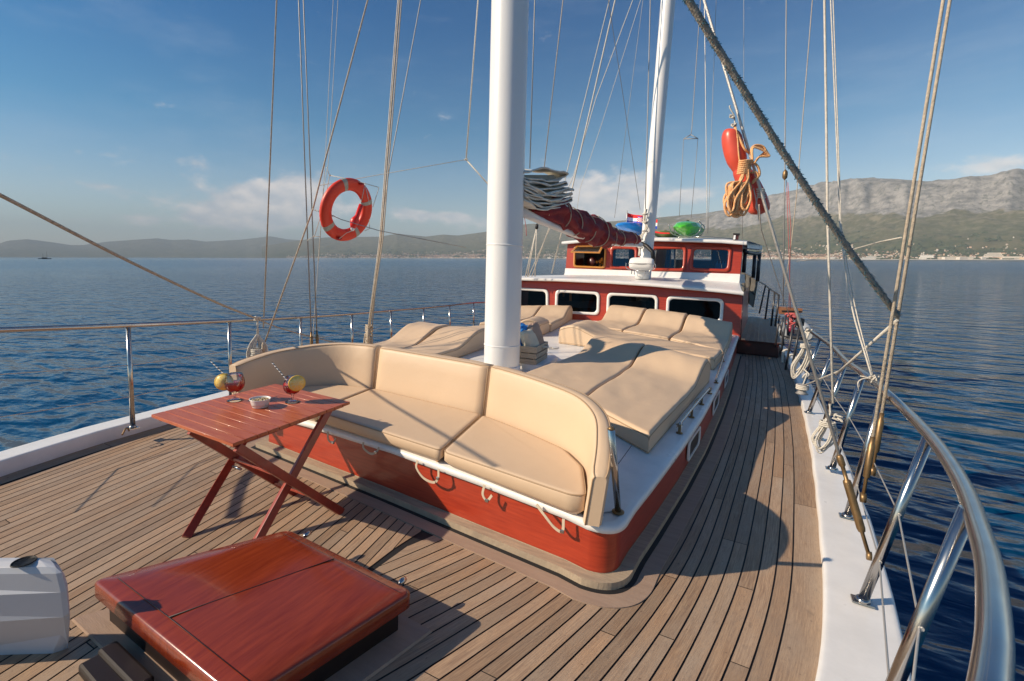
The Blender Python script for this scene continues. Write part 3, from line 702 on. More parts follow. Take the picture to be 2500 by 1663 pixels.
# roof continues aft alongside the wheelhouse
mb.grid([[BK[-1], Vector((xr_b, 17, 1.75))], [BK[-1]+Vector((-.3, 0, .02)), Vector((xr_b-.3, 17, 1.77))]], False)
mb.build('roof', 'white', house)
# room behind the windows
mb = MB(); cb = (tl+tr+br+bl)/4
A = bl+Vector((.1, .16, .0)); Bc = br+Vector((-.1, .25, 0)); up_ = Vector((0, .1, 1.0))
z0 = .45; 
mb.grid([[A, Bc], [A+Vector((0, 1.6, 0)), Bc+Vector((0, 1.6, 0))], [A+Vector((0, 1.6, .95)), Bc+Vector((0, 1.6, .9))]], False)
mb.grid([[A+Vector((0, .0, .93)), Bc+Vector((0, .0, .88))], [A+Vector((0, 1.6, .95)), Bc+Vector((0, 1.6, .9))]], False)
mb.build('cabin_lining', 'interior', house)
mb = MB()
def inh(x, y, back): q = hp(*Z4(x, y)); d = (q-CAM).normalized(); return q+d*(back/abs(d.dot(HN)))
for (x0, x1, y0, y1) in ((505, 812, 800, 850), (925, 1240, 800, 855)):
    a, b_, c_, d_ = inh(x0, y0, .5), inh(x1, y0+8, .5), inh(x1, y1+8, .5), inh(x0, y1, .5); mb.hexa([a, b_, c_, d_], [q+Vector((0, .08, 0)) for q in (a, b_, c_, d_)])
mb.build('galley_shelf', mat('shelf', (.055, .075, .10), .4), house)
lampm = mat('chrome_knob', (.7, .7, .7), .2, 1)
for (x, y) in ((602, 792), (702, 800), (748, 803), (968, 822), (1018, 823), (1128, 828), (1180, 832)):
    mb = MB(); q = inh(x, y, .42); mb.lathe([(0, -.014), (.014, 0), (0, .014)], q, 8); mb.build('shelf_lamp', lampm, house)
for (x0, x1, y0, y1) in ((596, 612, 740, 800), (545, 556, 738, 770)):
    mb = MB(); a, b_, c_, d_ = inh(x0, y0, .16), inh(x1, y0, .16), inh(x1, y1, .16), inh(x0, y1, .16); mb.hexa([a, b_, c_, d_], [q+Vector((0, .03, 0)) for q in (a, b_, c_, d_)]); mb.build('curtain', 'curtain', house)

# ================================================================ WHEELHOUSE
WP0 = Vector((-.48, 12.85, 1.8)); WE = Vector((-1, -.02, 0)).normalized(); WU = Vector((0, .20, 1)).normalized(); WN = WE.cross(WU).normalized()
if WN.y > 0: WN = -WN
def wp(u, v, out=0.0): return pl(u, v, WP0+WN*out, WN)
wh = thing('wheelhouse', (-2.7, 13, 1.6), 'red wheelhouse with four wide windows standing behind the white deckhouse roof', 'wheelhouse')
holes = []
WW = [([(522, 478), (835, 482), (828, 745), (506, 740)], 'red'), ([(985, 480), (1398, 478), (1383, 770), (985, 762)], 'red'), ([(1452, 478), (1925, 486), (1893, 778), (1428, 762)], 'red')]
for q, m_ in WW:
    h_, n_ = window(wh, [Z7(*p) for p in q], wp, m_, 'panew', .075, .045, .11, zin=.02); holes.append(h_)
h_, n_ = window(wh, [Z7(*p) for p in [(100, 478), (478, 474), (462, 738), (92, 722)]], wp, 'yellowwood', 'black', .055, .03, .09)
# the leftmost one is an open frame: its pane is hinged up, so drop the fixed pane
for o in list(wh.children)[-1].children: bpy.data.objects.remove(o)
holes.append(h_)
T_ = [wp(*Z7(x, y)) for x, y in ((2045, 432), (1700, 420), (1040, 405), (600, 412), (28, 440))]
Bt = [wp(*Z7(x, y)) for x, y in ((5, 735), (500, 752), (1000, 770), (1500, 785), (2012, 802))]
mb = MB(); wall_with_holes(mb, T_+Bt, holes); mb.build('front_wall', 'red', wh)
mb = MB(); a, b_ = T_[0], Bt[-1]
mb.add([b_, b_+Vector((-.1, 3.4, 0)), a+Vector((-.1, 3.2, 0)), a], [(0, 1, 2, 3)]); mb.build('side_wall', 'red', wh); mb = MB(); a, b_ = T_[-1], Bt[0]
mb.add([b_, b_+Vector((.1, 3.4, 0)), a+Vector((.1, 3.2, 0)), a], [(0, 1, 2, 3)]); mb.build('side_wall', 'red', wh)
mb = MB(); rows = []
for i, p in enumerate(Bt):
    rows.append([p+Vector((0, -.02, .01)), p+Vector((0, -.045, -.0)), p+Vector((0, -.06, -.12)), p+Vector((0, -.14, -.22))])
mb.grid(rows, True); e = Bt[-1]; mb.grid([[e+Vector((0, -.02, .01)), e+Vector((0, -.045, 0)), e+Vector((0, -.06, -.12)), e+Vector((0, -.14, -.22))], [e+Vector((.02, 3, .01)), e+Vector((.02, 3, 0)), e+Vector((.03, 3, -.12)), e+Vector((.05, 3, -.22))]], True)
mb.build('base_coaming', 'white', wh)
# lining and far windows
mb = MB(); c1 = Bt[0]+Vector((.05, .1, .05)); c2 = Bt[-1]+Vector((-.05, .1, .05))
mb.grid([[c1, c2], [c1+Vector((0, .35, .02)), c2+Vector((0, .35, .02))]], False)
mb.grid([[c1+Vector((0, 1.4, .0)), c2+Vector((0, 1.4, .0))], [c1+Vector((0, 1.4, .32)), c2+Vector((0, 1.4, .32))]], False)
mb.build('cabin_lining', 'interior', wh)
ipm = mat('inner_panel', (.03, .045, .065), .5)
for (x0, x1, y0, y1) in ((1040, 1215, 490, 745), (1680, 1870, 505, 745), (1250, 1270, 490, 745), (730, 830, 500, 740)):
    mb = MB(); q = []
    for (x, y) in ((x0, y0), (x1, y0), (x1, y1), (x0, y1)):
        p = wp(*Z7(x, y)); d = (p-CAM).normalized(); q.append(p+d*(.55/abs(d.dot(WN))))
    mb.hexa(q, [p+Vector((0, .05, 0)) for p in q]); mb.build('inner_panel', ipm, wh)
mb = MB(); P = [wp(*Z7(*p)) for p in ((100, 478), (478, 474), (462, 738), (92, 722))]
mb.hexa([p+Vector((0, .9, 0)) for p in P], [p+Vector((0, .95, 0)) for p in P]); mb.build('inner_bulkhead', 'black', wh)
# open hinged sash
mb = MB(); S0 = [wp(*Z7(130, 482), .05), wp(*Z7(440, 480), .05), py(*Z7(400, 560), T_[0].y-.62), py(*Z7(62, 552), T_[0].y-.62)]
cc = sum(S0, Vector())/4; I0 = [cc+(p-cc)*.86 for p in S0]
mb.grid([[p for p in S0+[S0[0]]], [p+Vector((0, 0, .03)) for p in S0+[S0[0]]], [p+Vector((0, 0, .03)) for p in I0+[I0[0]]], [p for p in I0+[I0[0]]], [p for p in S0+[S0[0]]]], False)
sash = mb.build('open_sash', 'yellowwood', wh, label='hinged sash propped open outwards at the top')
mb = MB(); mb.add([p+Vector((0, 0, .012)) for p in I0], [(0, 1, 2, 3)]); mb.build('pane', 'panew', sash)
# roof slab
fr_ = [(-40, 425), (200, 405), (600, 392), (1040, 385), (1500, 395), (1800, 405), (2110, 428)]
yfw = T_[2].y-.22; FR = [py(*Z7(x, y), yfw) for x, y in fr_]
FR[-1] = py(*Z7(2090, 428), yfw)
mb = MB(); rows = []
for k, (dy, dz) in enumerate(((.10, -.075), (.0, -.075), (-.012, -.06), (-.012, -.01), (.0, 0), (.5, .06), (1.2, .085), (2.2, .09), (3.6, .05), (3.62, -.05))):
    rows.append([p+Vector((.02*dy*(-1 if i > 3 else 1), dy, dz)) for i, p in enumerate(FR)])
mb.grid(rows, True); rr = [r[-1] for r in rows[4:9]]; mb.grid([rr, [p+Vector((0, 0, -.07)) for p in rr]], False)
rr = [r[0] for r in rows[4:9]]; mb.grid([rr, [p+Vector((0, 0, -.07)) for p in rr]], False)
mb.build('roof', 'white', wh)
mb = MB(); rl = [py(*Z7(x, y), FR[3].y+.9) for x, y in ((1435, 372), (1590, 368), (1750, 380), (1900, 392), (1945, 400))]; mb.tube(rl, .012, 6); mb.build('grab_rail', 'steel', wh)
mb = MB()
for x in (905, 1160, 1310, 1440):
    pass
# contents of the wheelhouse visible through the glass
for k, x in enumerate((1735, 1770, 1805, 1835)):
    p = wp(*Z7(x, 745)); p = p+Vector((0, .2, -.02)); mb = MB(); mb.lathe([(.035, 0), (.038, .02), (.038, .13), (.03, .17), (.014, .20), (.014, .23)], p, 10)
    mb.build('water_bottle', 'blueplastic', label='blue water bottle standing inside the right wheelhouse window', cat='bottle', group='water bottles behind the wheelhouse glass')
p = wp(*Z7(375, 650)); mb = MB(); p += Vector((0, .3, 0))
for k in range(16):
    a = random.random()*6.28; r_ = random.random()*.13; mb.lathe([(0, -.04), (.04, 0), (0, .05)], p+Vector((r_*math.cos(a), random.random()*.1, r_*math.sin(a))), 6)
mb.build('life_jacket', 'lifevest', label='orange life jackets hanging inside the open wheelhouse window', cat='life jacket')
mb = MB(); q = wp(*Z7(260, 655))+Vector((0, .35, 0)); mb.lathe([(0, -.02), (.15, -.02), (.15, .02), (0, .02)], M4=Matrix.Translation(q) @ Matrix.Rotation(R(90), 4, 'X'), n=18); mb.build('round_panel', 'darkred', label='dark round wooden chair back inside the open wheelhouse window', cat='chair back')
# ================================================================ MASTS AND FURLED SAIL
m1b = Vector((-2.78, 5.0, zh(-2.78, 5.0)))
main = thing('mast', m1b, 'thick white main mast rising from the trunk cabin beside the wooden crate', 'mast')
ml = [py(1201.5, 0, 5.05), py(1187, 890, 5.0)]; mrr = [py(1291.5, 0, 5.05), py(1264, 890, 5.0)]
ct = (ml[0]+mrr[0])/2; cbm = (ml[1]+mrr[1])/2
ct += Vector((0, .0, 0)); dirm = (ct-cbm).normalized(); rb = (mrr[1]-ml[1]).length/2*.985; rt_ = (mrr[0]-ml[0]).length/2*.90
P = [cbm+dirm*((k-.6)*1.0) for k in range(0, 12)]
mb = MB(); mb.tube(P, [rb*1.0-.0*k for k in range(12)], 40, cap=True); mb.build('pole', 'mast', main)
mb = MB(); zc = zh(cbm.x, cbm.y); t0 = cbm+dirm*((zc-cbm.z)/dirm.z)
mb.lathe([(rb+.045, .0), (rb+.04, .015), (rb+.018, .045), (rb+.012, .11), (rb+.001, .125)], t0, 40); mb.build('collar', 'white', main)
mb = MB(); mb.lathe([(rb+.002, 0), (rb+.006, .004), (rb+.006, .012), (rb+.002, .016)], t0+dirm*.36, 40); mb.build('weld_band', 'mast', main); mb = MB(); mb.lathe([(rb+.002, 0), (rb+.005, .004), (rb+.005, .010), (rb+.002, .014)], t0+dirm*1.55, 40); mb.build('weld_band', 'mast', main)

c0 = py(*Dm(1538, 0), 12.05); c1 = py(*Dm(1487, 600), 11.95)
a = py(*Dm(1520.5, 0), 12.05); b_ = py(*Dm(1555.5, 0), 12.05); r2t = (b_-a).length/2
a = py(*Dm(1476, 560), 12.0); b_ = py(*Dm(1505, 560), 12.0); r2b = (b_-a).length/2
aft = thing('mast', c1, 'slimmer white mast standing on the deckhouse roof in front of the wheelhouse', 'mast')
d2 = (c0-c1).normalized(); P = [c1+d2*k for k in range(-1, 13)]; L0 = (c0-c1).length
mb = MB(); mb.tube(P, [r2b+(r2t*.93-r2b)*max(0, k/L0) for k in range(-1, 13)], 28); mb.build('pole', 'mast', aft)
# bundle of coiled halyards lashed to the aft mast
mb = MB()
for k in range(9):
    pts = []
    base = [ZS(1850, 640), ZS(1830, 760), ZS(1855, 860), ZS(1800, 960), ZS(1770, 1080), ZS(1770, 1200)]
    for j, q in enumerate(base): pts.append(py(q[0]+random.uniform(-3, 3), q[1], 11.70+random.uniform(-.04, .04)))
    mb.tube(catmull(pts, 4), .014, 5)
for z_ in (700, 800, 900, 1000, 1100):
    q = py(*ZS(1835 if z_ < 950 else 1780, z_), 11.7); mb.tube([q+Vector((.06*math.cos(t), .06*math.sin(t), random.uniform(-.02, .02))) for t in [k*.7 for k in range(10)]], .014, 5)
hb = mb.build('halyard_bundle', 'rope', label='bundle of pale halyards lashed to the front of the aft mast', cat='rope')
mb = MB(); mb.tube([py(*ZS(1795, 1050), 11.75), py(*ZS(1860, 1085), 11.7), py(*ZS(1925, 1150), 11.6), py(*ZS(1940, 1260), 11.65)], .05, 6); mb.build('black_strap', 'black', label='black strap hanging down the foot of the aft mast', cat='strap')
# liferaft canister on its cradle
lr = thing('liferaft', py(*Z7(880, 745), 11.45), 'white oval life raft canister in a steel cradle before the aft mast', 'life raft')
cc = py(*Z7(878, 680), 11.45); hw = (py(*Z7(1025, 680), 11.45)-cc).length; hh = (py(*Z7(878, 607), 11.45)-cc).length
def barrel(mb, c, hw, hh, z0, z1, e=4.0):
    rows = []
    for k in range(25):
        t = -1+2*k/24; r = hh*max(0, (1-abs(t)**e))**(1/e); rows.append([c+Vector((t*hw, r*math.cos(a)*.9, r*math.sin(a))) for a in [z0+(z1-z0)*j/14 for j in range(15)]])
    mb.grid(rows, True)
mb = MB(); barrel(mb, cc, hw, hh, R(3), R(177)); mb.build('upper_shell', 'white', lr); mb = MB(); barrel(mb, cc, hw, hh, R(-177), R(-3)); mb.build('lower_shell', 'white', lr)
mb = MB(); mb.tube([cc+Vector((hw*1.02*math.cos(t), hh*.98*math.sin(t), 0)) for t in [k*6.283/40 for k in range(40)]], .012, 6, closed=True); mb.build('seal_band', 'wire', lr)
mb = MB()
for sgn in (-1, 1):
    mb.tube(catmull([cc+Vector((sgn*hw*1.15, -.1, .01)), cc+Vector((sgn*hw*1.13, -.1, -hh*.7)), cc+Vector((sgn*hw*.7, -.1, -hh*1.12)), cc+Vector((sgn*hw*.68, -.1, -hh*1.7))], 5), .011, 6)
    mb.tube([cc+Vector((sgn*hw*.42, -.12, -hh*1.1)), cc+Vector((sgn*hw*.42, -.12, -hh*1.75))], .011, 6)
mb.tube([cc+Vector((-hw*.7, -.1, -hh*1.12)), cc+Vector((hw*.7, -.1, -hh*1.12))], .011, 6); mb.build('cradle', 'steel', lr)
mb = MB(); fb = pl(*Z7(885, 800), (0, 11.7, 0), Vector((0, 1, 0))); mb.lathe([(.17, -.12), (.17, .12), (.15, .16), (.15, .32)], fb, 24); mb.build('mast_foot', 'white', aft)

# furled mainsail in its maroon cover, lying along the boom between the masts
def boomray(x, y): 
    q = ZS(x, y); return q
top = [(455, 640), (640, 560), (800, 480), (870, 545), (930, 612), (1010, 665), (1110, 684), (1160, 722), (1280, 742), (1350, 790), (1395, 835), (1450, 868), (1530, 900), (1620, 915), (1700, 922), (1750, 958)]
bot = [(455, 700), (560, 755), (650, 792), (760, 850), (850, 900), (960, 968), (1030, 1000), (1110, 1032), (1180, 1062), (1260, 1093), (1340, 1092), (1420, 1080), (1500, 1076), (1600, 1066), (1680, 1066), (1742, 1058)]
NB = 140; cen = []; rad = []; 
BP0 = Vector((-2.70, 5.0, 0)); BPn = Vector((7.0, -.16, 0)).normalized()     # vertical plane through both masts
for k in range(NB):
    t = k/(NB-1); x_ = interp(list(range(16)), [p[0] for p in top], t*15); y_ = interp(list(range(16)), [p[1] for p in top], t*15)
    xb = interp(list(range(16)), [p[0] for p in bot], t*15); yb = interp(list(range(16)), [p[1] for p in bot], t*15)
    A = pl(*ZS(x_, y_), BP0, BPn); Bq = pl(*ZS(xb, yb), BP0, BPn); c = (A+Bq)/2
    rr = math.dist(ZS(x_, y_), ZS(xb, yb))/2/F*depth(c)
    cen.append(c); rad.append(rr)
def smooth(L_, n=3):
    for _ in range(n): L_ = [L_[0]]+[(L_[i-1]+L_[i]*2+L_[i+1])/4 for i in range(1, len(L_)-1)]+[L_[-1]]
    return L_
cen = smooth(cen, 8); rad = smooth(rad, 3)
sail = thing('furled_sail', cen[0], 'furled mainsail in a maroon cover sagging along the boom between the masts', 'sail')
mb = MB(); rows = []
for k, (c, r) in enumerate(zip(cen, rad)):
    d = (cen[min(k+1, NB-1)]-cen[max(k-1, 0)]).normalized(); s_ = d.cross(Vector((0, 0, 1))).normalized(); u_ = s_.cross(d)
    row = []
    for j in range(48):
        a = 2*math.pi*j/48
        q = Vector((math.cos(a)*1.7, math.sin(a)*1.7, (k/NB)*9))
        fold = .20*noise.noise(Vector((math.cos(a)*1.6+7, math.sin(a)*1.6, k/NB*14)))+.075*math.sin(a*6+k*.12+4*noise.noise(Vector((k*.06, math.cos(a), math.sin(a)))))+.10*noise.noise(q*2.2)
        tie = (k % 17); pinch = -.12*math.exp(-((tie-8)/1.6)**2)
        rr = r*(1+fold*1.3+pinch); row.append(c+s_*math.cos(a)*rr*.86+u_*math.sin(a)*rr)
    rows.append(row)
mb.grid(rows, True, close_u=True); sc = mb.build('sail_cover', 'maroon', sail)
mb = MB()
for k in range(8, NB, 17):
    c, r = cen[k], rad[k]; d = (cen[min(k+1, NB-1)]-cen[max(k-1, 0)]).normalized(); s_ = d.cross(Vector((0, 0, 1))).normalized(); u_ = s_.cross(d)
    mb.tube([c+s_*math.cos(a)*r*.93+u_*math.sin(a)*r*1.04+d*(.12*math.cos(a+1)) for a in [2*math.pi*j/26 for j in range(26)]], .0085, 5, closed=True)
for j in range(3):
    mb.tube([rows[k][int(12+5*math.sin(k*.25+j*2)) % 48]+Vector((0, 0, .012)) for k in range(60+j*16, 128+j*3, 2)], .006, 5)
mb.build('lashing', 'ropetan', sail)
# folded head of the sail, a stack of pale canvas pleats against the mast
mb = MB(); stack = [(395, 690, 175, 640), (395, 720, 195, 190), ]
pleats = [  # left x,y -> right x,y in ZS, sag
    ((250, 215), (735, 205), -38, 55), ((250, 262), (772, 275), 45, 30), ((250, 300), (770, 330), 42, 16), ((250, 330), (735, 360), 75, 22), ((250, 350), (800, 400), 78, 26), ((250, 385), (832, 420), 75, 22), ((250, 415), (815, 455), 62, 18),
    ((250, 440), (790, 500), 66, 26), ((250, 475), (835, 520), 55, 20), ((250, 500), (800, 560), 62, 22), ((250, 530), (760, 585), 62, 24), ((250, 552), (720, 625), 60, 20)]
paths = []
for i, (a, b, sag, th) in enumerate(pleats):
    paths.append([(a[0]+(b[0]-a[0])*k/16, a[1]+(b[1]-a[1])*k/16+sag*math.sin(math.pi*k/16)+7*noise.noise(Vector((k*.35, i*2.1, 0)))*min(1, k/4)) for k in range(17)])
for i in range(len(paths)-1):
    pa, pb = paths[i], paths[i+1]
    if i % 2 == 0:                                  # a hairpin of cloth folded over at its right-hand end
        xr_ = max(pa[-1][0], pb[-1][0])+16; ym = (pa[-1][1]+pb[-1][1])/2
        loop = pa+[(xr_, ym-8), (xr_, ym+8)]+pb[::-1]
    else: loop = pb[:]+[(pb[-1][0]+10, pb[-1][1]+6)]
    pts = catmull([pl(x_, y_, BP0, BPn) for x_, y_ in [ZS(*q) for q in loop]], 3)
    wd = .15+.05*noise.noise(Vector((i*1.9, 4, 0)))
    for off in (0, .010):
        rows = []
        for k, p in enumerate(pts):
            rows.append([p+Vector((wd*w+.015*math.sin(k*.3+i), .01*math.sin(k*.5), off+.012*math.sin(w*3+k*.2+i))) for w in (-1, -.6, -.2, .2, .6, .9, 1)])
        mb.grid(rows, True)
    mb.tube([p+Vector((wd+.015*math.sin(k*.3+i), .01*math.sin(k*.5), .005+.012*math.sin(3+k*.2+i))) for k, p in enumerate(pts)], .0115, 7)
mb.build('sail_folds', 'canvas', sail, label='stack of grey white canvas pleats against the main mast')
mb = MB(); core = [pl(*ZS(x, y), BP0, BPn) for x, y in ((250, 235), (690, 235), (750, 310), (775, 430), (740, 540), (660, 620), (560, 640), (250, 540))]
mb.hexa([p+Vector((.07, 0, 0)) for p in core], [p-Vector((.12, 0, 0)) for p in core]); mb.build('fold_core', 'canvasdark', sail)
mb = MB(); pts = [pl(*ZS(x, y), BP0, BPn) for x, y in ((340, 600), (500, 680), (700, 770), (1000, 900), (1400, 1010), (1790, 1040))]; mb.tube([p-Vector((0, 0, .06)) for p in pts], [.06, .055, .05, .05, .05, .05], 16); mb.build('boom', 'mast', sail)
mb = MB(); mb.tube(catmull([py(*ZS(384, 610), 5.4), py(*ZS(398, 760), 5.4), py(*ZS(412, 850), 5.42), py(*ZS(418, 960), 5.42)], 5), .004, 5); mb.build('telltale', 'ropered', label='loose dark red cord hanging beside the main mast below the folded sail', cat='cord')

# ================================================================ SOFA AT THE FRONT OF THE TRUNK
def zt(x, y): return zh(x, y)+.013
def cushion_poly(name, P, h, label, cat, group, r=.024, hf=None, arc=5):
    P = [Vector((p[0], p[1], 0)) for p in P]; P = rounded(P, .05, arc) if arc else P
    c = sum(P, Vector())/len(P)
    t = thing(name, (c.x, c.y, zt(c.x, c.y)), label, cat, group)
    mb = MB(); rings = pad(mb, P, lambda p: zt(p.x, p.y)+.004, lambda p: .508+.016*(p.y-2.5), r, rb=.045, puff=True); mb.build('cover', 'cushion', t)
    mb = MB(); mb.tube([p+Vector((0, 0, .002)) for p in rings[3]], .0048, 5, closed=True); 
    mb.build('piping', 'piping', t); return t
cushion_poly('seat_cushion', [(-3.19, 2.68), (-1.835, 2.56), (-2.00, 3.36), (-3.30, 3.45)], .155, 'middle seat cushion of the curved cream sofa facing the foredeck', 'cushion', 'cream seat cushions of the front sofa')
cushion_poly('seat_cushion', [(-1.815, 2.555), (-1.04, 2.46), (-.85, 2.44), (-.775, 2.48), (-.83, 2.62), (-.92, 2.83), (-1.12, 3.03), (-1.5, 3.19), (-1.98, 3.35)], .155, 'right seat cushion of the curved cream sofa, above the trunk corner', 'cushion', 'cream seat cushions of the front sofa', arc=4)
cushion_poly('seat_cushion', [(-3.215, 2.69), (-3.32, 3.45), (-3.66, 3.36), (-3.88, 3.15), (-3.93, 2.86), (-3.8, 2.70)], .155, 'left seat cushion of the curved cream sofa, half hidden behind the table', 'cushion', 'cream seat cushions of the front sofa', arc=4)
def backrest(path, ztop, label, th=.125, lean=.06, close_ends=True, zoff=0):
    P = catmull([Vector((x, y, 0)) for x, y in path], 8); n = len(P); zt_ = [interp([i/(len(ztop)-1) for i in range(len(ztop))], ztop, k/(n-1)) for k in range(n)]
    zt_ = smooth(zt_, 3)
    t = thing('back_cushion', (P[n//2].x, P[n//2].y, zt(P[n//2].x, P[n//2].y)), label, 'cushion', 'cream back cushions of the front sofa')
    rows = []; edge = []; edge2 = []
    for k, p in enumerate(P):
        d = (P[min(k+1, n-1)]-P[max(k-1, 0)]).normalized(); o_ = Vector((-d.y, d.x, 0))       # outward side
        if o_.dot(Vector((-2.4, 2.0, 0))-p) > 0: pass
        o_ = d.cross(Vector((0, 0, -1))) if backrest.flip else d.cross(Vector((0, 0, 1)))
        z0 = zt(p.x, p.y)+.004; z1 = zt_[k]; h = z1-z0
        prof = [(0, 0), (0, .3), (0, .7), (.0, .93), (.012, .985), (.04, 1.0), (th-.04, 1.0), (th-.012, .985), (th, .93), (th, .5), (th, 0)]
        sc_ = 1.0
        if k == 0 or k == n-1: sc_ = .72; z1 -= .02
        elif k in (1, n-2): sc_ = .93; z1 -= .004
        mid = th/2
        row = []
        for (w, f) in prof:
            ww = mid+(w-mid)*sc_; row.append(p+o_*(ww+lean*f*h/.45)+Vector((0, 0, z0+h*(f if f < .9 else (1-(1-f)*1.0))*(1 if sc_ == 1 else .99))))
        rows.append(row); edge.append(row[4]); edge2.append(row[7])
    mb = MB(); mb.grid(rows, True); k = len(mb.v)-len(rows)*11; nr = len(rows)
    mb.face([k+j for j in range(11)][::-1]); mb.face([k+(nr-1)*11+j for j in range(11)])
    mb.build('cover', 'cushion', t, bevel=0)
    mb = MB(); mb.tube([rows[0][0]]+[rows[0][3]]+edge+[rows[-1][3], rows[-1][0]], .0048, 5); mb.tube(edge2, .0048, 5); mb.build('piping', 'piping', t)
    return t
backrest.flip = True
backrest([(-3.31, 3.455), (-2.75, 3.44), (-2.02, 3.39)], [.92, .915, .915], 'middle back cushion of the curved cream sofa, in front of the main mast')
backrest([(-1.99, 3.375), (-1.55, 3.23), (-1.14, 3.05), (-.93, 2.84), (-.83, 2.62), (-.77, 2.42)], [.925, .915, .895, .855, .775, .645], 'right back cushion of the curved cream sofa, curving round and dropping at its end', th=.105, lean=.045)
backrest([(-3.97, 2.55), (-4.00, 2.95), (-3.87, 3.20), (-3.66, 3.38), (-3.33, 3.455)], [.80, .86, .90, .92, .925], 'left back cushion of the curved cream sofa, wrapping round behind the drinks table')

# webbing straps with buckles under the sofa front
def strap(pts, w=.017):
    mb = MB(); P = catmull(pts, 6); rows = []
    for k, p in enumerate(P):
        d = (P[min(k+1, len(P)-1)]-P[max(k-1, 0)]).normalized(); s_ = Vector((1, -.1, 0)); s_ = (s_-d*s_.dot(d)).normalized(); s_ = s_ if abs(d.x) < .8 else (Vector((0, 0, 1))-d*d.z).normalized()
        rows.append([p-s_*w/2, p+s_*w/2])
    rows2 = [[q+Vector((0, .003, 0)) for q in r] for r in rows]
    mb.grid(rows, True); mb.grid(rows2, True); return mb
fl = lambda x: frontline(x)-.03
SG = 'webbing straps hanging below the sofa front'
for i, (pts, lb) in enumerate(((((-2.60, .38), (-2.585, .34), (-2.51, .315), (-2.45, .34), (-2.43, .38)), 'looped beige strap below the middle seat cushion, nearest the table'),
                               (((-2.04, .38), (-2.04, .33), (-1.97, .275), (-1.88, .27), (-1.84, .31), (-1.845, .37)), 'longest looped beige strap, hanging at the joint of two seat cushions'),
                               (((-1.46, .37), (-1.465, .31), (-1.43, .28), (-1.40, .32)), 'short beige strap with a buckle below the right seat cushion'),
                               (((-1.08, .36), (-1.01, .31), (-.95, .265), (-.90, .26), (-.90, .33)), 'slack beige strap at the right end of the sofa front'),
                               (((-3.02, .37), (-3.0, .31), (-2.94, .30), (-2.92, .34)), 'short beige strap seen between the table legs'))):
    P = [Vector((x, fl(x)-.03-.01*(k not in (0, len(pts)-1)), z)) for k, (x, z) in enumerate(pts)]
    t = thing('strap', P[0], lb, 'strap', SG); strap(P).build('webbing', 'strapm', t)
    e = P[-2]; mb = MB(); mb.box(e+Vector((-.013, -.008, -.009)), e+Vector((.013, .004, .011))); mb.build('buckle', 'steel', t, bevel=.003)
# steel post behind the sofa end
q0 = pl(*Z3(1685, 900), (-.60, 2.6, 0), Vector((1, 0, 0))); q1 = pl(*Z3(1730, 1435), (-.66, 2.6, 0), Vector((1, 0, 0)))
q1 = pz(*Z3(1722, 1438), zh(-.68, 2.7)+.012); q0 = q1+Vector((.0, .16, .44)); q0 = px(*Z3(1678, 905), q1.x+.0)
hs = thing('stanchion', q1, 'short stainless steel post standing beside the end of the sofa back', 'post'); mb = MB(); mb.tube([q1, q0], .019, 14); mb.build('post', 'steel', hs)
mb = MB(); mb.lathe([(.036, 0), (.036, .006), (.022, .012)], q1, 16); mb.lathe([(0, .012), (.014, .008), (.021, -.004)], q0, 14); mb.build('flange', 'bronze', hs)

# ================================================================ SUN BEDS
def bed(corners, hfun, label, group='cream sunbathing mattresses', nu=22, nv=50, r=.024):
    """corners: front-left, front-right, back-right, back-left (x,y). hfun(u,v)->thickness, v=0 front."""
    FL, FR_, BR, BL = [Vector((x, y, 0)) for x, y in corners]
    c = (FL+FR_+BR+BL)/4; t = thing('sun_mattress', (c.x, c.y, zt(c.x, c.y)), label, 'mattress', group)
    W_ = ((FR_-FL).length+(BR-BL).length)/2; L_ = ((BL-FL).length+(BR-FR_).length)/2
    def par(n, l):
        s = [0, .012/l, .03/l, .06/l]; m_ = [.1/l+(1-.2/l)*i/(n-1) for i in range(n)]; return s+m_+[1-k for k in s[::-1]]
    U = par(nu, W_); V = par(nv, L_)
    def P(u, v): a = FL.lerp(FR_, u); b = BL.lerp(BR, u); return a.lerp(b, v)
    def ht(u, v):
        h = hfun(u, v); du = min(u, 1-u)*W_; dv = min(v, 1-v)*L_
        for d in (du, dv):
            if d < r: h -= (r-math.sqrt(max(0, r*r-(r-d)**2)))
        return h+.006*math.sin(u*7+v*3)*math.sin(v*11)+.007*noise.noise(Vector((u*5, v*9, c.x*3)))+.004*noise.noise(Vector((u*22, v*12, c.x*7)))*math.exp(-(min(u, 1-u)*W_/.10)**2)
    rows = []
    for v in V:
        row = []
        for u in U:
            p = P(u, v); p.z = zt(p.x, p.y)+ht(u, v); row.append(p)
        rows.append(row)
    mb = MB(); mb.grid(rows, True)
    # side walls
    loop = [rows[0][j] for j in range(len(U))]+[rows[i][-1] for i in range(1, len(V))]+[rows[-1][j] for j in range(len(U)-2, -1, -1)]+[rows[i][0] for i in range(len(V)-2, 0, -1)]
    def wall(p, f):
        zb = zt(p.x, p.y)+.006; d = (p-Vector((c.x, c.y, p.z))); d.z = 0; d = d.normalized()
        return Vector((p.x, p.y, zb+(p.z-zb)*f))+d*(.010*math.sin(math.pi*f))
    mb.grid([[wall(p, f) for p in loop] for f in (0, .12, .35, .65, .88, 1)], True, close_u=True)
    mb.grid([[P(u, v)+Vector((0, 0, zt(P(u, v).x, P(u, v).y)+.006)) for u in (0, 1)] for v in (0, 1)], False)
    mb.build('cover', 'cushion', t)
    mb = MB(); mb.tube([wall(p, .96)+Vector((0, 0, .0)) for p in loop], .005, 5, closed=True); mb.tube([wall(p, .06) for p in loop], .004, 4, closed=True); mb.build('piping', 'piping', t); return t
